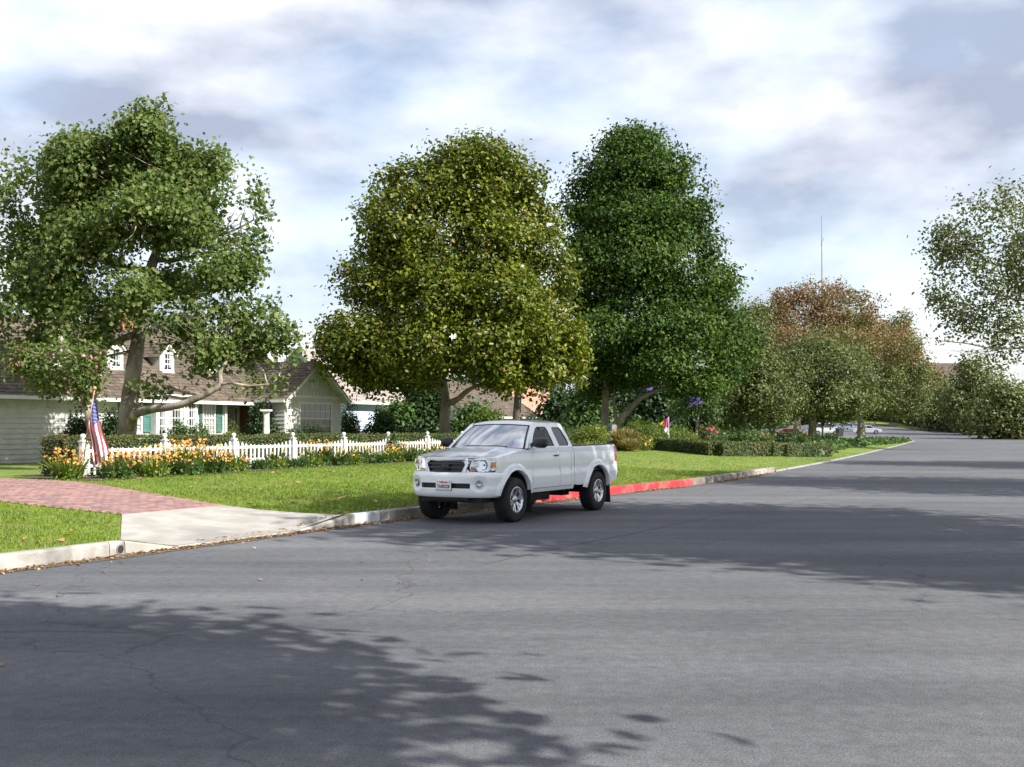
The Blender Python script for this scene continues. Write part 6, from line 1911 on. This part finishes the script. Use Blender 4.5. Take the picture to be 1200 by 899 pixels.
grove('autumn_tree', 'reddish brown crowned tree rising highest in the grove on the right', 934, 112, [(934, 516, 112), (935, 480, 112), (940, 430, 112), (950, 390, 112), (962, 350, 112)],
      [(940, 372, 0, 50, 28), (985, 372, 0, 48, 28), (900, 388, 0, 40, 26), (872, 392, 0, 26, 22), (1040, 392, 0, 30, 20), (1058, 412, -4, 26, 18), (880, 410, -6, 30, 16), (962, 345, 0, 32, 14), (1012, 382, 0, 32, 22), (925, 350, 0, 20, 14), (1000, 350, 0, 18, 10), (912, 352, 0, 8, 12), (945, 336, 0, 9, 12), (983, 340, 0, 8, 10), (1030, 356, 0, 12, 9), (890, 365, 0, 10, 12), (950, 402, -10, 66, 22), (912, 402, -8, 34, 18), (1005, 405, -8, 34, 18)], 23, M['l_autumn'], .4, 3400, size=.25, alt=.0, altfn=aut, gap=.42, shell=.35)
grove('bushy_tree', 'dense mid green tree on the left of the grove beside the dark evergreen', 872, 82, [(872, 518, 82), (872, 490, 82), (874, 450, 82), (876, 420, 82)],
      [(872, 430, 0, 40, 44), (850, 460, 0, 30, 32), (892, 460, -1, 38, 34), (878, 395, 0, 26, 22), (862, 490, 0, 30, 16), (900, 485, 0, 26, 14), (848, 410, .5, 18, 22), (862, 392, 0, 18, 18), (884, 372, 1, 16, 16)], 24, M['l_grove'], .3, 3400, size=.22, alt=.05, gap=.39, shell=.3, tshift=-.12)
grove('shade_tree', 'darker tree deep inside the grove behind the olive green street tree', 905, 128, [(905, 514, 128), (905, 480, 128), (908, 440, 128)],
      [(905, 440, 0, 44, 34), (880, 470, 0, 36, 22), (930, 470, 0, 40, 22), (960, 480, 2, 36, 14)], 25, M['l_dark'], .4, 1500, size=.4, alt=.02, gap=.34)
# bare pole of a dead palm above the autumn tree
b = onlawn(963, 140.0)
t_ = thing('dead_palm_trunk', 'very thin bare trunk rising straight above the reddish tree', 'tree', b)
mb = MB(); mb.tube(relp(b, [(964, 512, 140), (963.5, 420, 140), (963.3, 330, 140), (963, 284, 140), (962.6, 252, 140)]), [.12, .10, .07, .05, .03], 8); mb.obj('trunk', M['bark_grey'], t_, smooth=True)
mb = MB(); mb.tube(relp(b, [(963, 284, 140), (965.5, 279, 140), (967, 278, 140)]), [.04, .03, .01], 6); mb.tube(relp(b, [(963, 290, 140), (961.5, 283, 140)]), [.03, .01], 6); mb.obj('branches', M['bark_grey'], t_)

# row of trees closing the far end of the street and the far right
far = [(1062, 246, 60, 'olive rounded tree at the far bend of the street', 'l_grove', 15), (1092, 222, 66, 'olive tree at the far bend with a rust tinged crown', 'l_autumn', 14), (1122, 200, 50, 'mid green tree at the right end of the far bend', 'l_grove', 13), (1030, 262, 46, 'low dark tree behind the parked cars at the far bend', 'l_dark', 12),
       (1150, 176, 92, 'green tree beyond the right kerb in the distance', 'l_grove', 13), (1002, 275, 40, 'far green tree seen past the outermost street trunk', 'l_bush', 12), (960, 250, 44, 'far dark tree behind the white parked cars', 'l_dark', 12), (1185, 150, 64, 'tall green tree on the right edge in the distance', 'l_grove', 13), (925, 235, 44, 'far dark tree behind the red car', 'l_dark', 11), (885, 215, 46, 'far green tree behind the bushy grove tree', 'l_bush', 11)]
for n_, (px, Y, hpx, lab, lm, hm) in enumerate(far):
    X_ = (px - 600) / 1300 * Y; b = Vector((X_, Y, float(rise(Y)) - .1))
    k = Y / 1300; H = hpx * k
    r = 32 * k
    cls_ = [(0, 0, H * .62, r, r, H * .34), (-r * .8, 0, H * .40, r * .8, r * .8, H * .30), (r * .8, 0, H * .42, r * .8, r * .8, H * .30), (0, -r * .6, H * .30, r * .9, r * .8, H * .27), (-.3 * r, 0, H * .85, r * .6, r * .6, H * .2), (r * .5, -.5 * r, H * .16, r * .7, r * .6, H * .16), (-r * .5, -.5 * r, H * .16, r * .7, r * .6, H * .16)]
    tree('distant_tree', lab, 'tree', b, [(0, 0, 0), (.1, 0, H * .3), (-.1, 0, H * .6), (0, 0, H * .8)], .3, .08, cls_, M['bark_dark'], M[lm], 'broad', 1500, 7, .50, .7, 'trees at the far bend', 60 + n_, gap=.32, gfreq=.3, shell=.3, sub=0, alt=.12)
hb = [(1046, 232), (1080, 208), (1108, 190)]
# dark hedge along the far kerb
pA = at(1018, 268, float(rise(268))); pB = at(1060, 236, float(rise(236))); pC = at(1125, 186, float(rise(186)))
hedge('roadside_hedge', 'dark hedge along the far bend of the street left of the rust tinged tree', pA, pB, 2.0, 2.6, 'roadside hedges', M['l_dark'], 31, 26, .5)
hedge('roadside_hedge', 'dark hedge along the far bend of the street towards the right edge', pB, pC, 2.0, 2.4, 'roadside hedges', M['l_dark'], 32, 26, .5)
# roof behind the right hand trees
gable_house('far_house', 'distant house whose dark roof shows between the trees at the right edge', at(1085, 262, float(rise(262)) + .2), 9, 10, 10.0, 3.4, M['siding'], M['shingle'], over=.8, expo=.5, rz=R(-8))

# trees across the street, out of frame but for the tip of one crown: they shade the road and the pickup
def verge_tree(label, x, y, H, r, seed, leaf='l_grove', n=1500, z0=.42, **kw):
    b = Vector((x, y, KH))
    cls_ = [(0, 0, H * .72, r, r, H * .24), (-r * .6, r * .3, H * .60, r * .65, r * .65, H * .16), (r * .6, -r * .3, H * .60, r * .65, r * .65, H * .16), (0, -r * .6, H * .62, r * .6, r * .6, H * .16), (.2 * r, r * .6, H * .58, r * .6, r * .6, H * .15), (0, 0, H * .90, r * .6, r * .6, H * .10)]
    return tree('verge_tree', label, 'tree', b, [(0, 0, 0), (.15, .1, H * .25), (-.1, .2, H * .5), (0, 0, H * .8)], .3, .07, cls_, M['bark_grey'], M[leaf], 'broad', n, 8, .30, .38, 'trees across the street', seed, shell=.25, sub=4, **kw)
V_TREES = [('wide crowned tree across the street shading the pickup', 14.0, 12.1, 14.5, 4.9, 71), ('tall tree across the street shading the road beyond the pickup', 23.5, 25.0, 15, 4.6, 72),
           ('tree across the street farthest along, shading the road by the low hedges', 33.0, 42.0, 15, 5.0, 74), ('small crowned tree on the near right verge shading the road edge', 19.0, 5.1, 13.5, 2.9, 76), ('nearest tree on the right verge shading the near left corner of the road', 4.6, 1.6, 12.5, 2.5, 75)]
for (lab, x, y, H, r, sd_) in V_TREES: verge_tree(lab, x, y, H, r, sd_, gap=.30 if sd_ == 71 else .36, gfreq=.5, n=2600 if sd_ == 71 else 1500)
b = Vector((41.0, 78.0, KH))
cls_ = rel(b, 78, [(1140, 330, 0, 50, 60), (1115, 290, 0, 30, 36), (1112, 360, 0, 26, 30), (1108, 400, 0, 18, 16), (1165, 250, 0, 46, 40), (1180, 390, 0, 50, 36), (1200, 300, 0, 50, 60), (1104, 268, 0, 14, 12), (1240, 330, 0, 60, 60)])
tree('verge_tree', 'airy tree across the street leaning in above the far bend', 'tree', b, relp(b, [(1283, 505, 78), (1276, 450, 78), (1250, 390, 78), (1215, 320, 78), (1190, 270, 78)]), .34, .08, cls_, M['bark_grey'], M['l_grove'], 'broad', 1900, 8, .26, .42, 'trees across the street', 73, gap=.49, gfreq=.6, shell=.25, alt=.15)

# background greenery behind the gardens
bg_ = [(502, 57, 76, 15, 'l_dark', 'tall dark cypress like shrub left of the magnolia trunk', 5.0), (466, 55.5, 50, 13, 'l_bush', 'grey green tree against the pale blue house wall', 3.2), (486, 56.5, 60, 14, 'l_dark', 'dark tall shrub between the blue house and the magnolia trunk', 4.2),
       (556, 60, 46, 26, 'l_bush', 'mid green shrub tree right of the magnolia trunk', 3.4), (655, 84, 52, 22, 'l_dark', 'dark shrub mass under the terracotta roof', 4), (690, 80, 64, 24, 'l_bush', 'loose green tree with white bloom left of the evergreen trunk', 5),
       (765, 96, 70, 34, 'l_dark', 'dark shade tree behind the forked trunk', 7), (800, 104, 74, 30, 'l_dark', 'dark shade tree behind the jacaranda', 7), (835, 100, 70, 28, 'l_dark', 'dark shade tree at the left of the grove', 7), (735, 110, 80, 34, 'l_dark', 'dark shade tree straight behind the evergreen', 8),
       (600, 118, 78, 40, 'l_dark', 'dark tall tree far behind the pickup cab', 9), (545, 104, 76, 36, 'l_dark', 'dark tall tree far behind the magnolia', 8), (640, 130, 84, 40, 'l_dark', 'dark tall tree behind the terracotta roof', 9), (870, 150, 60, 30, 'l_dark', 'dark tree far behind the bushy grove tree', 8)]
for n_, (px, Y, hp, rp_, lm, lab, hm) in enumerate(bg_):
    b = onlawn(px, Y); k = Y / 1300; H = hp * k; r = rp_ * k
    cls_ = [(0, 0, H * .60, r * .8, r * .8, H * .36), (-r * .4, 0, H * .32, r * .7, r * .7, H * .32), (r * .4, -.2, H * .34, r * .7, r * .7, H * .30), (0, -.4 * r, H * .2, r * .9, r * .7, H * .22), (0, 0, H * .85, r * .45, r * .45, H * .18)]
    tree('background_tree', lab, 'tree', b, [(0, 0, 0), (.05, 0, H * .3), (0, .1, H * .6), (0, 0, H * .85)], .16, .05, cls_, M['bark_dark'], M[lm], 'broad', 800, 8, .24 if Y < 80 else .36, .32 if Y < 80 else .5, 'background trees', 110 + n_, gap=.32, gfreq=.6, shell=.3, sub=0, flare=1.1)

# ================================================================== SHRUBS, BEDS AND GARDEN THINGS
def sh(label, px, Y, wpx, hpx, leaf='l_bush', kind='diamond', n=320, per=8, size=.085, seed=1, name='garden_shrub', blooms=None, lumps=4, group='garden shrubs', base=None, sig=.11, **kw):
    b = base or onlawn(px, Y); k = Y / 1300
    if px < 640: hpx += 501 + (EYE - b.z) * 1300 / Y - 512
    r = wpx / 2 * k; H = hpx * k; rr = random.Random(seed)
    cls_ = [(0, 0, H * .5, r * .72, r * .72, H * .46)]
    for i in range(lumps): 
        a = 2 * PI * i / lumps + rr.uniform(-.4, .4); cls_.append((r * .55 * math.cos(a), r * .55 * math.sin(a), H * rr.uniform(.30, .62), r * .52, r * .52, H * .33))
    return bush(name, label, 'shrub', b, cls_, M[leaf], kind, n, per, size, sig, group, seed, blooms=blooms, **kw)
# by the cream cottage
ivp = HO + E * (SR - .28) + NH * -1.0
bush('ivy_hedge', 'dense dark ivy covering the corner of the cottage behind the lamp column', 'hedge', Vector((ivp.x, ivp.y, .5)), [(-.1, 0, 1.0, .5, .75, 1.0), (.3, -.6, .7, .4, .55, .75), (-.2, .7, .9, .45, .55, .95), (-.2, .2, 1.7, .4, .7, .42)], M['l_dark'], 'broad', 900, 8, .10, .12, seed=41, gap=.30, shell=.7)
sh('clipped cone shaped bush at the right corner of the cottage gable', 410, 49.5, 24, 44, 'l_bush', n=620, per=9, seed=42, lumps=5, gap=.25, shell=.75)
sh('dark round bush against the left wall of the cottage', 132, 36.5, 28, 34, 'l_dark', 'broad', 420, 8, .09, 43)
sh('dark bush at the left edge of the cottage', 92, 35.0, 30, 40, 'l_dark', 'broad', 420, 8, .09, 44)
sh('loose green bush below the wide bay window', 210, 40.5, 26, 24, 'l_bush', 'broad', 300, 8, .09, 45)
sh('small green bush right of the bay window', 236, 42.0, 22, 16, 'l_bush', 'broad', 240, 8, .08, 46)
sh('yellow green bush before the porch', 262, 43.0, 26, 14, 'l_bright', 'broad', 260, 8, .08, 47)
sh('pale leaved bush beside the porch step', 272, 44.5, 16, 22, 'l_grove', 'broad', 220, 8, .07, 48)
sh('low mounded bush under the wing window', 346, 43.5, 34, 14, 'l_dark', n=300, per=8, seed=49)
sh('low mounded bush right of the wing window', 372, 45.0, 28, 13, 'l_dark', n=300, per=8, seed=50)
sh('leafy green bush in front of the blue house wall', 446, 50.0, 34, 42, 'l_bush', 'broad', 520, 8, .12, 51)
sh('low dark shrub at the foot of the blue house', 428, 52.0, 44, 12, 'l_dark', n=260, per=8, seed=52)
sh('bright green bush right of the magnolia trunk', 566, 54.0, 48, 38, 'l_bright', 'broad', 420, 8, .13, 53, tshift=-.25)
sh('dark bush behind the pickup cab', 622, 56.0, 44, 30, 'l_dark', 'broad', 360, 8, .13, 54)
sh('low dark shrub row left of the magnolia trunk', 480, 50.0, 60, 14, 'l_dark', 'broad', 360, 8, .10, 66)
sh('dark shrub at the left end of the grey roofed house', 575, 66.0, 50, 22, 'l_dark', 'broad', 300, 8, .16, 67)
# island bed behind the pickup's cargo bed
sh('big yellow green bush with orange bloom behind the cargo bed', 693, 57, 46, 31, 'l_bright', 'diamond', 680, 9, .085, 55, blooms=[(M['f_orange'], 14, .12, .5, .05)], lumps=6)
sh('small green bush left of the yellow green one behind the cab', 664, 59, 26, 28, 'l_bush', 'diamond', 320, 8, .085, 56)
sh('pale violet flowering plant behind the cab window', 661, 51, 18, 15, 'l_bush', 'diamond', 160, 7, .08, 57, name='flowering_plant', blooms=[(M['f_violet'], 26, .09, .15, .04), (M['f_white'], 12, .08, .15, .04)])
sh('orange flowering plant just behind the rail of the cargo bed', 690, 50, 44, 13, 'l_bright', 'diamond', 200, 7, .07, 58, name='flowering_plant', blooms=[(M['f_orange'], 44, .10, .12, .04)])
def straw(label, px, Y, wpx, hpx, seed):
    b = onlawn(px, Y); k = Y / 1300; r = wpx / 2 * k; H = hpx * k
    root = thing('ornamental_grass', label, 'grass clump', b, 0, 'ornamental grass')
    g = np.random.default_rng(seed); n = 900
    a = g.random(n) * 2 * PI; q = np.sqrt(g.random(n)) * r * .45
    P = np.c_[q * np.cos(a), q * np.sin(a), np.zeros(n)]
    o = np.c_[np.cos(a), np.sin(a), np.zeros(n)]
    D = o * g.uniform(.1, .75, n)[:, None] + np.array([0, 0, 1.]) + g.normal(size=(n, 3)) * .12
    N = -o + np.array([0, 0, .5]) + g.normal(size=(n, 3)) * .4
    link('blades', leaves_mesh('blades', P, N, H * g.uniform(.6, 1.1, n), 'blade', np.c_[np.clip(g.normal(.5, .25, n), 0, 1), (g.random(n) < .25) * .8], D), M['l_straw'], root)
straw('tawny ornamental grass right of the mailbox', 731, 54, 24, 27, 61)
straw('shorter tawny grass clump at the edge of the lawn beside the mailbox', 738, 53, 24, 16, 62)
sh('lush green bush right of the tawny grass', 752, 58, 46, 36, 'l_bright', 'diamond', 640, 9, .09, 63, tshift=-.15, lumps=6)
sh('green bush behind the clipped low hedge under the garden banner', 778, 61, 44, 30, 'l_bright', 'diamond', 480, 9, .09, 64, tshift=-.2)
sh('green bush between the banner and the pink roses', 800, 63, 34, 26, 'l_bright', 'diamond', 380, 9, .09, 65, tshift=-.1)
sh('orange flowering plant at the left end of the low hedge', 756, 55, 20, 17, 'l_bright', 'diamond', 200, 7, .075, 68, name='flowering_plant', blooms=[(M['f_orange'], 30, .13, .15, .06)])
sh('pink rose bush behind the low hedge', 797, 65, 20, 28, 'l_bush', 'broad', 160, 7, .09, 69, name='rose_bush', blooms=[(M['f_pink'], 12, .22, .3, .06)])
sh('red rose bush at the back of the low hedge', 828, 64, 38, 29, 'l_bush', 'broad', 300, 7, .09, 70, name='rose_bush', blooms=[(M['f_red'], 34, .20, .3, .06), (M['f_pink'], 10, .18, .3, .06)])
sh('small bush with white bloom at the back of the low hedge', 842, 66, 20, 22, 'l_bush', 'broad', 160, 7, .09, 71, blooms=[(M['f_white'], 14, .18, .2, .05)])
for n_, (px, Y, wp, hp, lm) in enumerate([(866, 72, 40, 16, 'l_bush'), (890, 76, 34, 14, 'l_grove'), (912, 78, 40, 13, 'l_dark'), (935, 82, 36, 12, 'l_bush'), (968, 90, 30, 8, 'l_bush')]):
    sh(['grey green shrub behind the low hedge left of the grove trunks', 'olive shrub behind the low hedge below the red car', 'dark shrub behind the low hedge beside the grey pots', 'loose shrub beside the first grove trunk', 'low shrub right of the first grove trunk'][n_], px, Y, wp, hp, lm, 'broad', 260, 8, .16, 72 + n_, sig=.2)
# low clipped hedges along the right hand lawn
hA = onlawn(762, 40.5); hB = onlawn(838, 58.0)
def hpair(px0, Y0, px1, Y1, w_, h, lab, seed): hedge('low_hedge', lab, onlawn(px0, Y0), onlawn(px1, Y1), w_, h, 'low clipped hedges', None, seed, 420, .085)
hpair(764, 57, 838, 51.5, .8, .62, 'clipped low hedge right of the orange flowers', 81)
hpair(839, 51.5, 894, 54, .8, .62, 'clipped low hedge below the rose bushes and left of the gap', 82)
hpair(897, 54.5, 909, 55.5, .9, .62, 'short block of clipped low hedge between two gaps', 83)
hpair(913, 55.5, 966, 60, .9, .62, 'clipped low hedge ending left of the grass strip', 84)
# ground cover on the strip's end
g = np.random.default_rng(8); nn_ = 9000
pxs = g.uniform(955, 1066, nn_); Ys = 66 + (pxs - 955) / 111 * 58 + g.normal(size=nn_) * 4
Xs = (pxs - 600) / 1300 * Ys; ss_, ts_ = st_of(Xs, Ys); ok = (ts_ > .4) & (Ys < 132); Xs, Ys = Xs[ok], Ys[ok]
k = len(Xs); P = np.c_[Xs, Ys, ground(Xs, Ys) + g.random(k) * .35]
link('ground_cover', leaves_mesh('ground_cover', P, g.normal(size=(k, 3)) * .7 + np.array([0, -.2, 1]), .30 * g.uniform(.6, 1.4, k), 'diamond', np.c_[np.clip(g.normal(.5, .25, k), 0, 1), np.zeros(k)]), M['l_bush'], kind='stuff')

# mailbox
b = onlawn(717, 55)
t = thing('mailbox', 'green mailbox on a white post behind the cargo bed of the pickup', 'mailbox', b, R(20))
t.scale = (1.0, 1.0, 1.16)
mb = MB(); mb.box(-.07, .07, -.07, .07, -.05, .78); mb.box(-.12, .12, -.26, .22, .78, .82); mb.box(-.2, .2, -.09, .09, .42, .47)
bev(mb.obj('post', M['white_wood'], t), .006)
V = []; F = []; n = 14
for y in (-.27, .27):
    V += [(-.15, y, .82), (.15, y, .82), (.15, y, .98)] + [(.15 * math.cos(R(180 * i / n)), y, .98 + .15 * math.sin(R(180 * i / n))) for i in range(1, n)] + [(-.15, y, .98)]
m_ = n + 3
F = [tuple(range(m_)), tuple(range(m_, 2 * m_))[::-1]] + [(i, m_ + i, m_ + (i + 1) % m_, (i + 1) % m_) for i in range(m_)]
bx = link('box', recalc(mesh('box', V, F)), M['green_box'], t)
mb = MB(); mb.box(-.13, .13, -.285, -.272, .84, 1.08); mb.obj('door', M['kerb_old'], bx)
mb = MB(); mb.box(.152, .160, -.1, -.06, .92, 1.16); mb.box(.152, .160, -.1, .06, 1.10, 1.16); mb.obj('signal_flag', M['f_red'], bx)

# garden banner, magenta and yellow
b = onlawn(783, 59.0)
t = thing('garden_banner', 'magenta and yellow garden banner on a thin pole above the bushes', 'flag', b)
def gp(px, py, dy=0): return at(px, 59 + dy, None, py) - b
mb = MB(); mb.tube([gp(784.2, 522), gp(783.6, 505), (gp(783.6, 488.5))], .016, 8); mb.obj('pole', M['white_wood'], t)
def cloth(name, quad, mat, seed):
    nu, nv = 14, 14; V = []; F = []
    a, b_, c, d = quad
    for i in range(nu + 1):
        for j in range(nv + 1):
            u, v = i / nu, j / nv; p = a.lerp(b_, u).lerp(d.lerp(c, u), v); p = p + Vector((0, .05 * math.sin(u * 8 + v * 3 + seed), 0)); V.append(p)
    F = [(i * (nv + 1) + j, (i + 1) * (nv + 1) + j, (i + 1) * (nv + 1) + j + 1, i * (nv + 1) + j + 1) for i in range(nu) for j in range(nv)]
    return link(name, mesh(name, V, F, True), mat, t)
cloth('cloth', [gp(779.5, 491), gp(783.6, 489), gp(783.2, 501), gp(778.6, 501)], M['magenta'], 0)
cloth('cloth', [gp(776.5, 493.5, .1), gp(779.4, 493, .1), gp(779, 501, .1), gp(773, 497.5, .1)], M['yellow_cloth'], 2)
cloth('cloth', [gp(778.6, 501.1), gp(783.2, 501.1), gp(783, 509.5), gp(778.2, 504.5)], M['fl_white'], 1)

# ---- parked cars far off
def far_car(label, px, Y, rz, paint, van=False, sc=1.0):
    b = Vector(((px - 600) / 1300 * Y, Y, float(rise(Y)) + (0.02 if Y > 140 else .0)))
    t = thing('parked_car', label, 'car', b, rz, 'parked cars in the distance')
    prof = [(-2.2, .30), (-2.25, .62), (-2.1, .80), (-1.2, .90), (-.55, 1.40), (.9, 1.44), (1.65, .98), (2.15, .92), (2.25, .60), (2.2, .30)] if not van else [(-2.4, .35), (-2.45, .9), (-2.2, 1.1), (-1.3, 1.2), (-.8, 1.85), (2.3, 1.9), (2.45, 1.0), (2.4, .35)]
    low = [(1.75, .30), (1.6, .56), (1.35, .62), (1.1, .56), (.95, .30), (-.95, .30), (-1.1, .56), (-1.35, .62), (-1.6, .56), (-1.75, .30)]
    P = [(x * sc, z * sc) for x, z in prof] + [(x * sc, z * sc) for x, z in low]
    n = len(P); V = []; F = []
    for y, q in ((-.86, 0), (.86, 1)):
        for (x, z) in P: V.append((x, y * sc * (.80 if z > 1.2 * sc else 1), z))
    f0 = [tuple(range(n))[::-1], tuple(range(n, 2 * n))]
    F = f0 + [(i, (i + 1) % n, n + (i + 1) % n, n + i) for i in range(n)]
    bev(link('body', recalc(mesh('body', V, F)), paint, t), .05 * sc, 2)
    wt = 1.36 if not van else 1.78; wb_ = .98 if not van else 1.28
    for s in (-1, 1):
        for (x0, x1, x2, x3) in (((-1.02, .1, .1, -.52), (.18, 1.35, .88, .18)) if not van else ((-1.1, .2, .2, -.75), (.3, 1.9, 1.9, .3))):
            yb, yt = s * .875 * sc, s * .72 * sc
            mb = MB(); mb.hexa([(x0 * sc, yb, wb_ * sc), (x1 * sc, yb, wb_ * sc), (x1 * sc, yb - s * .03, wb_ * sc), (x0 * sc, yb - s * .03, wb_ * sc), (x3 * sc, yt, wt * sc), (x2 * sc, yt, wt * sc), (x2 * sc, yt - s * .03, wt * sc), (x3 * sc, yt - s * .03, wt * sc)]); mb.obj('side_window', M['dark'], t)
    for (x0, x1) in (((-1.20, -.60), (1.62, .95)) if not van else ((-1.34, -.86), (2.47, 2.42))):
        e = -.03 if x0 < 0 else .03
        mb = MB(); mb.hexa([(x0 * sc + e, -.74 * sc, (wb_ - .03) * sc), (x0 * sc + e, .74 * sc, (wb_ - .03) * sc), (x0 * sc, .74 * sc, (wb_ - .03) * sc), (x0 * sc, -.74 * sc, (wb_ - .03) * sc), (x1 * sc + e, -.6 * sc, wt * sc), (x1 * sc + e, .6 * sc, wt * sc), (x1 * sc, .6 * sc, wt * sc), (x1 * sc, -.6 * sc, wt * sc)]); mb.obj('windscreen', M['dark'], t)
    for x in (-1.35, 1.35):
        for s in (-1, 1):
            mb = MB(); mb.lathe([(.31 * sc, -.1), (.32 * sc, -.06), (.32 * sc, .06), (.31 * sc, .1)], 20, 'y', (x * sc, s * .78 * sc, .32 * sc)); w_ = mb.obj('wheel', M['rubber'], t)
            mb = MB(); mb.lathe([(.2 * sc, -.108), (.19 * sc, .108)], 16, 'y', (x * sc, s * .78 * sc, .32 * sc)); mb.obj('hubcap', M['alloy'], w_)
    for s in (-1, 1):
        mb = MB(); mb.box(-2.27 * sc, -2.2 * sc, min(s * .5, s * .78) * sc, max(s * .5, s * .78) * sc, .62 * sc, .76 * sc); mb.obj('headlight', M['reflector'], t)
    return t
far_car('red car parked beyond the garden seen past the grove trunks', 928, 150, R(150), M['car_red'], sc=1.0)
far_car('white van parked on the crossing road right of the first grove trunk', 968, 176, R(170), M['car_white'], True)
far_car('white car half hidden behind the outermost street trunk', 1016, 180, R(165), M['car_white'])
far_car('pale car parked on the crossing road between the two grove trunks', 993, 196, R(172), M['car_blue'])
far_car('pale blue car parked in a drive behind the forked evergreen trunk', 758, 88, R(160), M['car_blue'])
b = Vector(((984 - 600) / 1300 * 165, 165, float(rise(165))))
t = thing('wheelie_bin', 'dark upright bin standing beside the white van', 'bin', b, R(15))
mb = MB(); mb.hexa([(-.36, -.38, .08), (.36, -.38, .08), (.36, .38, .08), (-.36, .38, .08), (-.45, -.48, 1.15), (.45, -.48, 1.15), (.45, .48, 1.15), (-.45, .48, 1.15)]); bev(mb.obj('body', M['cabinet'], t), .03)
mb = MB(); mb.hexa([(-.48, -.52, 1.15), (.48, -.52, 1.15), (.48, .52, 1.15), (-.48, .52, 1.15), (-.40, -.46, 1.24), (.40, -.46, 1.24), (.40, .50, 1.30), (-.40, .50, 1.30)]); bev(mb.obj('lid', M['cabinet'], t), .03)
for s in (-1, 1): mb = MB(); mb.tube([(s * .30, .36, .1), (s * .38, .36, .1)], .1, 12); mb.obj('wheel', M['rubber'], t)
b = onlawn(971, 104.0)
t = thing('marker_post', 'short white marker post on the grass right of the first grove trunk', 'post', b)
mb = MB(); mb.lathe([(.07, -.05), (.07, .62), (.055, .68), (.01, .70)], 12); mb.obj('post', M['white_wood'], t)
mb = MB(); mb.lathe([(.073, .50), (.073, .56)], 12); mb.obj('reflector_band', M['red_lens'], t)

# ================================================================== GRASS AND FALLEN LEAVES
g = np.random.default_rng(77)
def lawn_points(n, s0, s1, t0, t1, power=1.0):
    s = s0 + (s1 - s0) * g.random(n); t = t0 + (t1 - t0) * g.random(n) ** power
    # keep off the driveway and the planting bed
    onap = (t < T_AP) & (s > apron_l(t) - .02) & (s < apron_r(t) + .02)
    ondr = (t >= T_AP) & (s > drive_l(t) - .02) & (s < drive_r(t) + .02)
    x, y = xy_of(s, t)
    dI = (x + 9.75) * FD.x + (y - 25.2) * FD.y; dN = (x + 9.75) * FN.x + (y - 25.2) * FN.y
    bed = (dN > -1.22) & (dN < 1.5) & (dI > -1.0) & (dI < 30)
    ok = ~(onap | ondr | bed)
    return s[ok], t[ok], x[ok], y[ok]
Ps = []
for (n, s0, s1, t0, t1) in ((100000, -9, 26, .17, 9.2), (30000, 26, 62, .17, 14), (24000, -9, 12, .17, 5)):
    s, t, x, y = lawn_points(n, s0, s1, t0, t1); Ps.append(np.c_[x, y, HH(s, t)])
P = np.concatenate(Ps); k = len(P)
D = g.normal(size=(k, 3)) * .45 + np.array([0, 0, 1.]); N = g.normal(size=(k, 3)); N[:, 2] = abs(N[:, 2]) * .5 + .2
patch = vnoise(P, .5, 12) - .5
link('grass', leaves_mesh('grass', P, N, .062 * g.uniform(.5, 1.3, k), 'needle', np.c_[np.clip(.5 + patch * .6 + g.normal(size=k) * .2, 0, 1), (g.random(k) < .07 + .30 * (vnoise(P, .9, 44) > .66)) * g.random(k)], D), M['grass'], kind='stuff')
# fallen leaves: on the lawn, thick in the gutter, a few on the road and the apron
S_, T_, X_, Y_ = lawn_points(620, -9, 30, .2, 8)
A1 = np.c_[X_, Y_, HH(S_, T_) + .035]
sg = g.uniform(s_px(91) - 4, s_px(900), 4200); dens_ = vnoise(np.c_[sg, sg * 0, sg * 0], .55, 5); sg = sg[dens_ > .38]
tg = -.02 - abs(g.normal(size=len(sg))) * .10; xg, yg = xy_of(sg, tg); A2 = np.c_[xg, yg, .012 + .012 * g.random(len(sg)) + rise(yg)]
sr = g.uniform(-12, 40, 90); tr2 = -g.random(90) ** 1.5 * 5; xr, yr = xy_of(sr, tr2); A3 = np.c_[xr, yr, np.full(90, .012)]
se = g.uniform(S_C - 2, s_px(640), 240); te = g.uniform(.12, .30, 240); xe, ye = xy_of(se, te); A4 = np.c_[xe, ye, HH(se, te) + .025]
P = np.concatenate([A1, A2, A3, A4]); k = len(P)
N = g.normal(size=(k, 3)) * .22 + np.array([0, 0, 1.])
szz = np.concatenate([.105 * g.uniform(.6, 1.3, len(A1)), .05 * g.uniform(.5, 1.5, len(A2)), .06 * g.uniform(.6, 1.2, len(A3)), .055 * g.uniform(.6, 1.2, len(A4))])
link('fallen_leaves', leaves_mesh('fallen_leaves', P, N, szz, 'broad', np.c_[g.random(k), (g.random(k) < .3) * g.random(k)]), M['fallen'], kind='stuff')
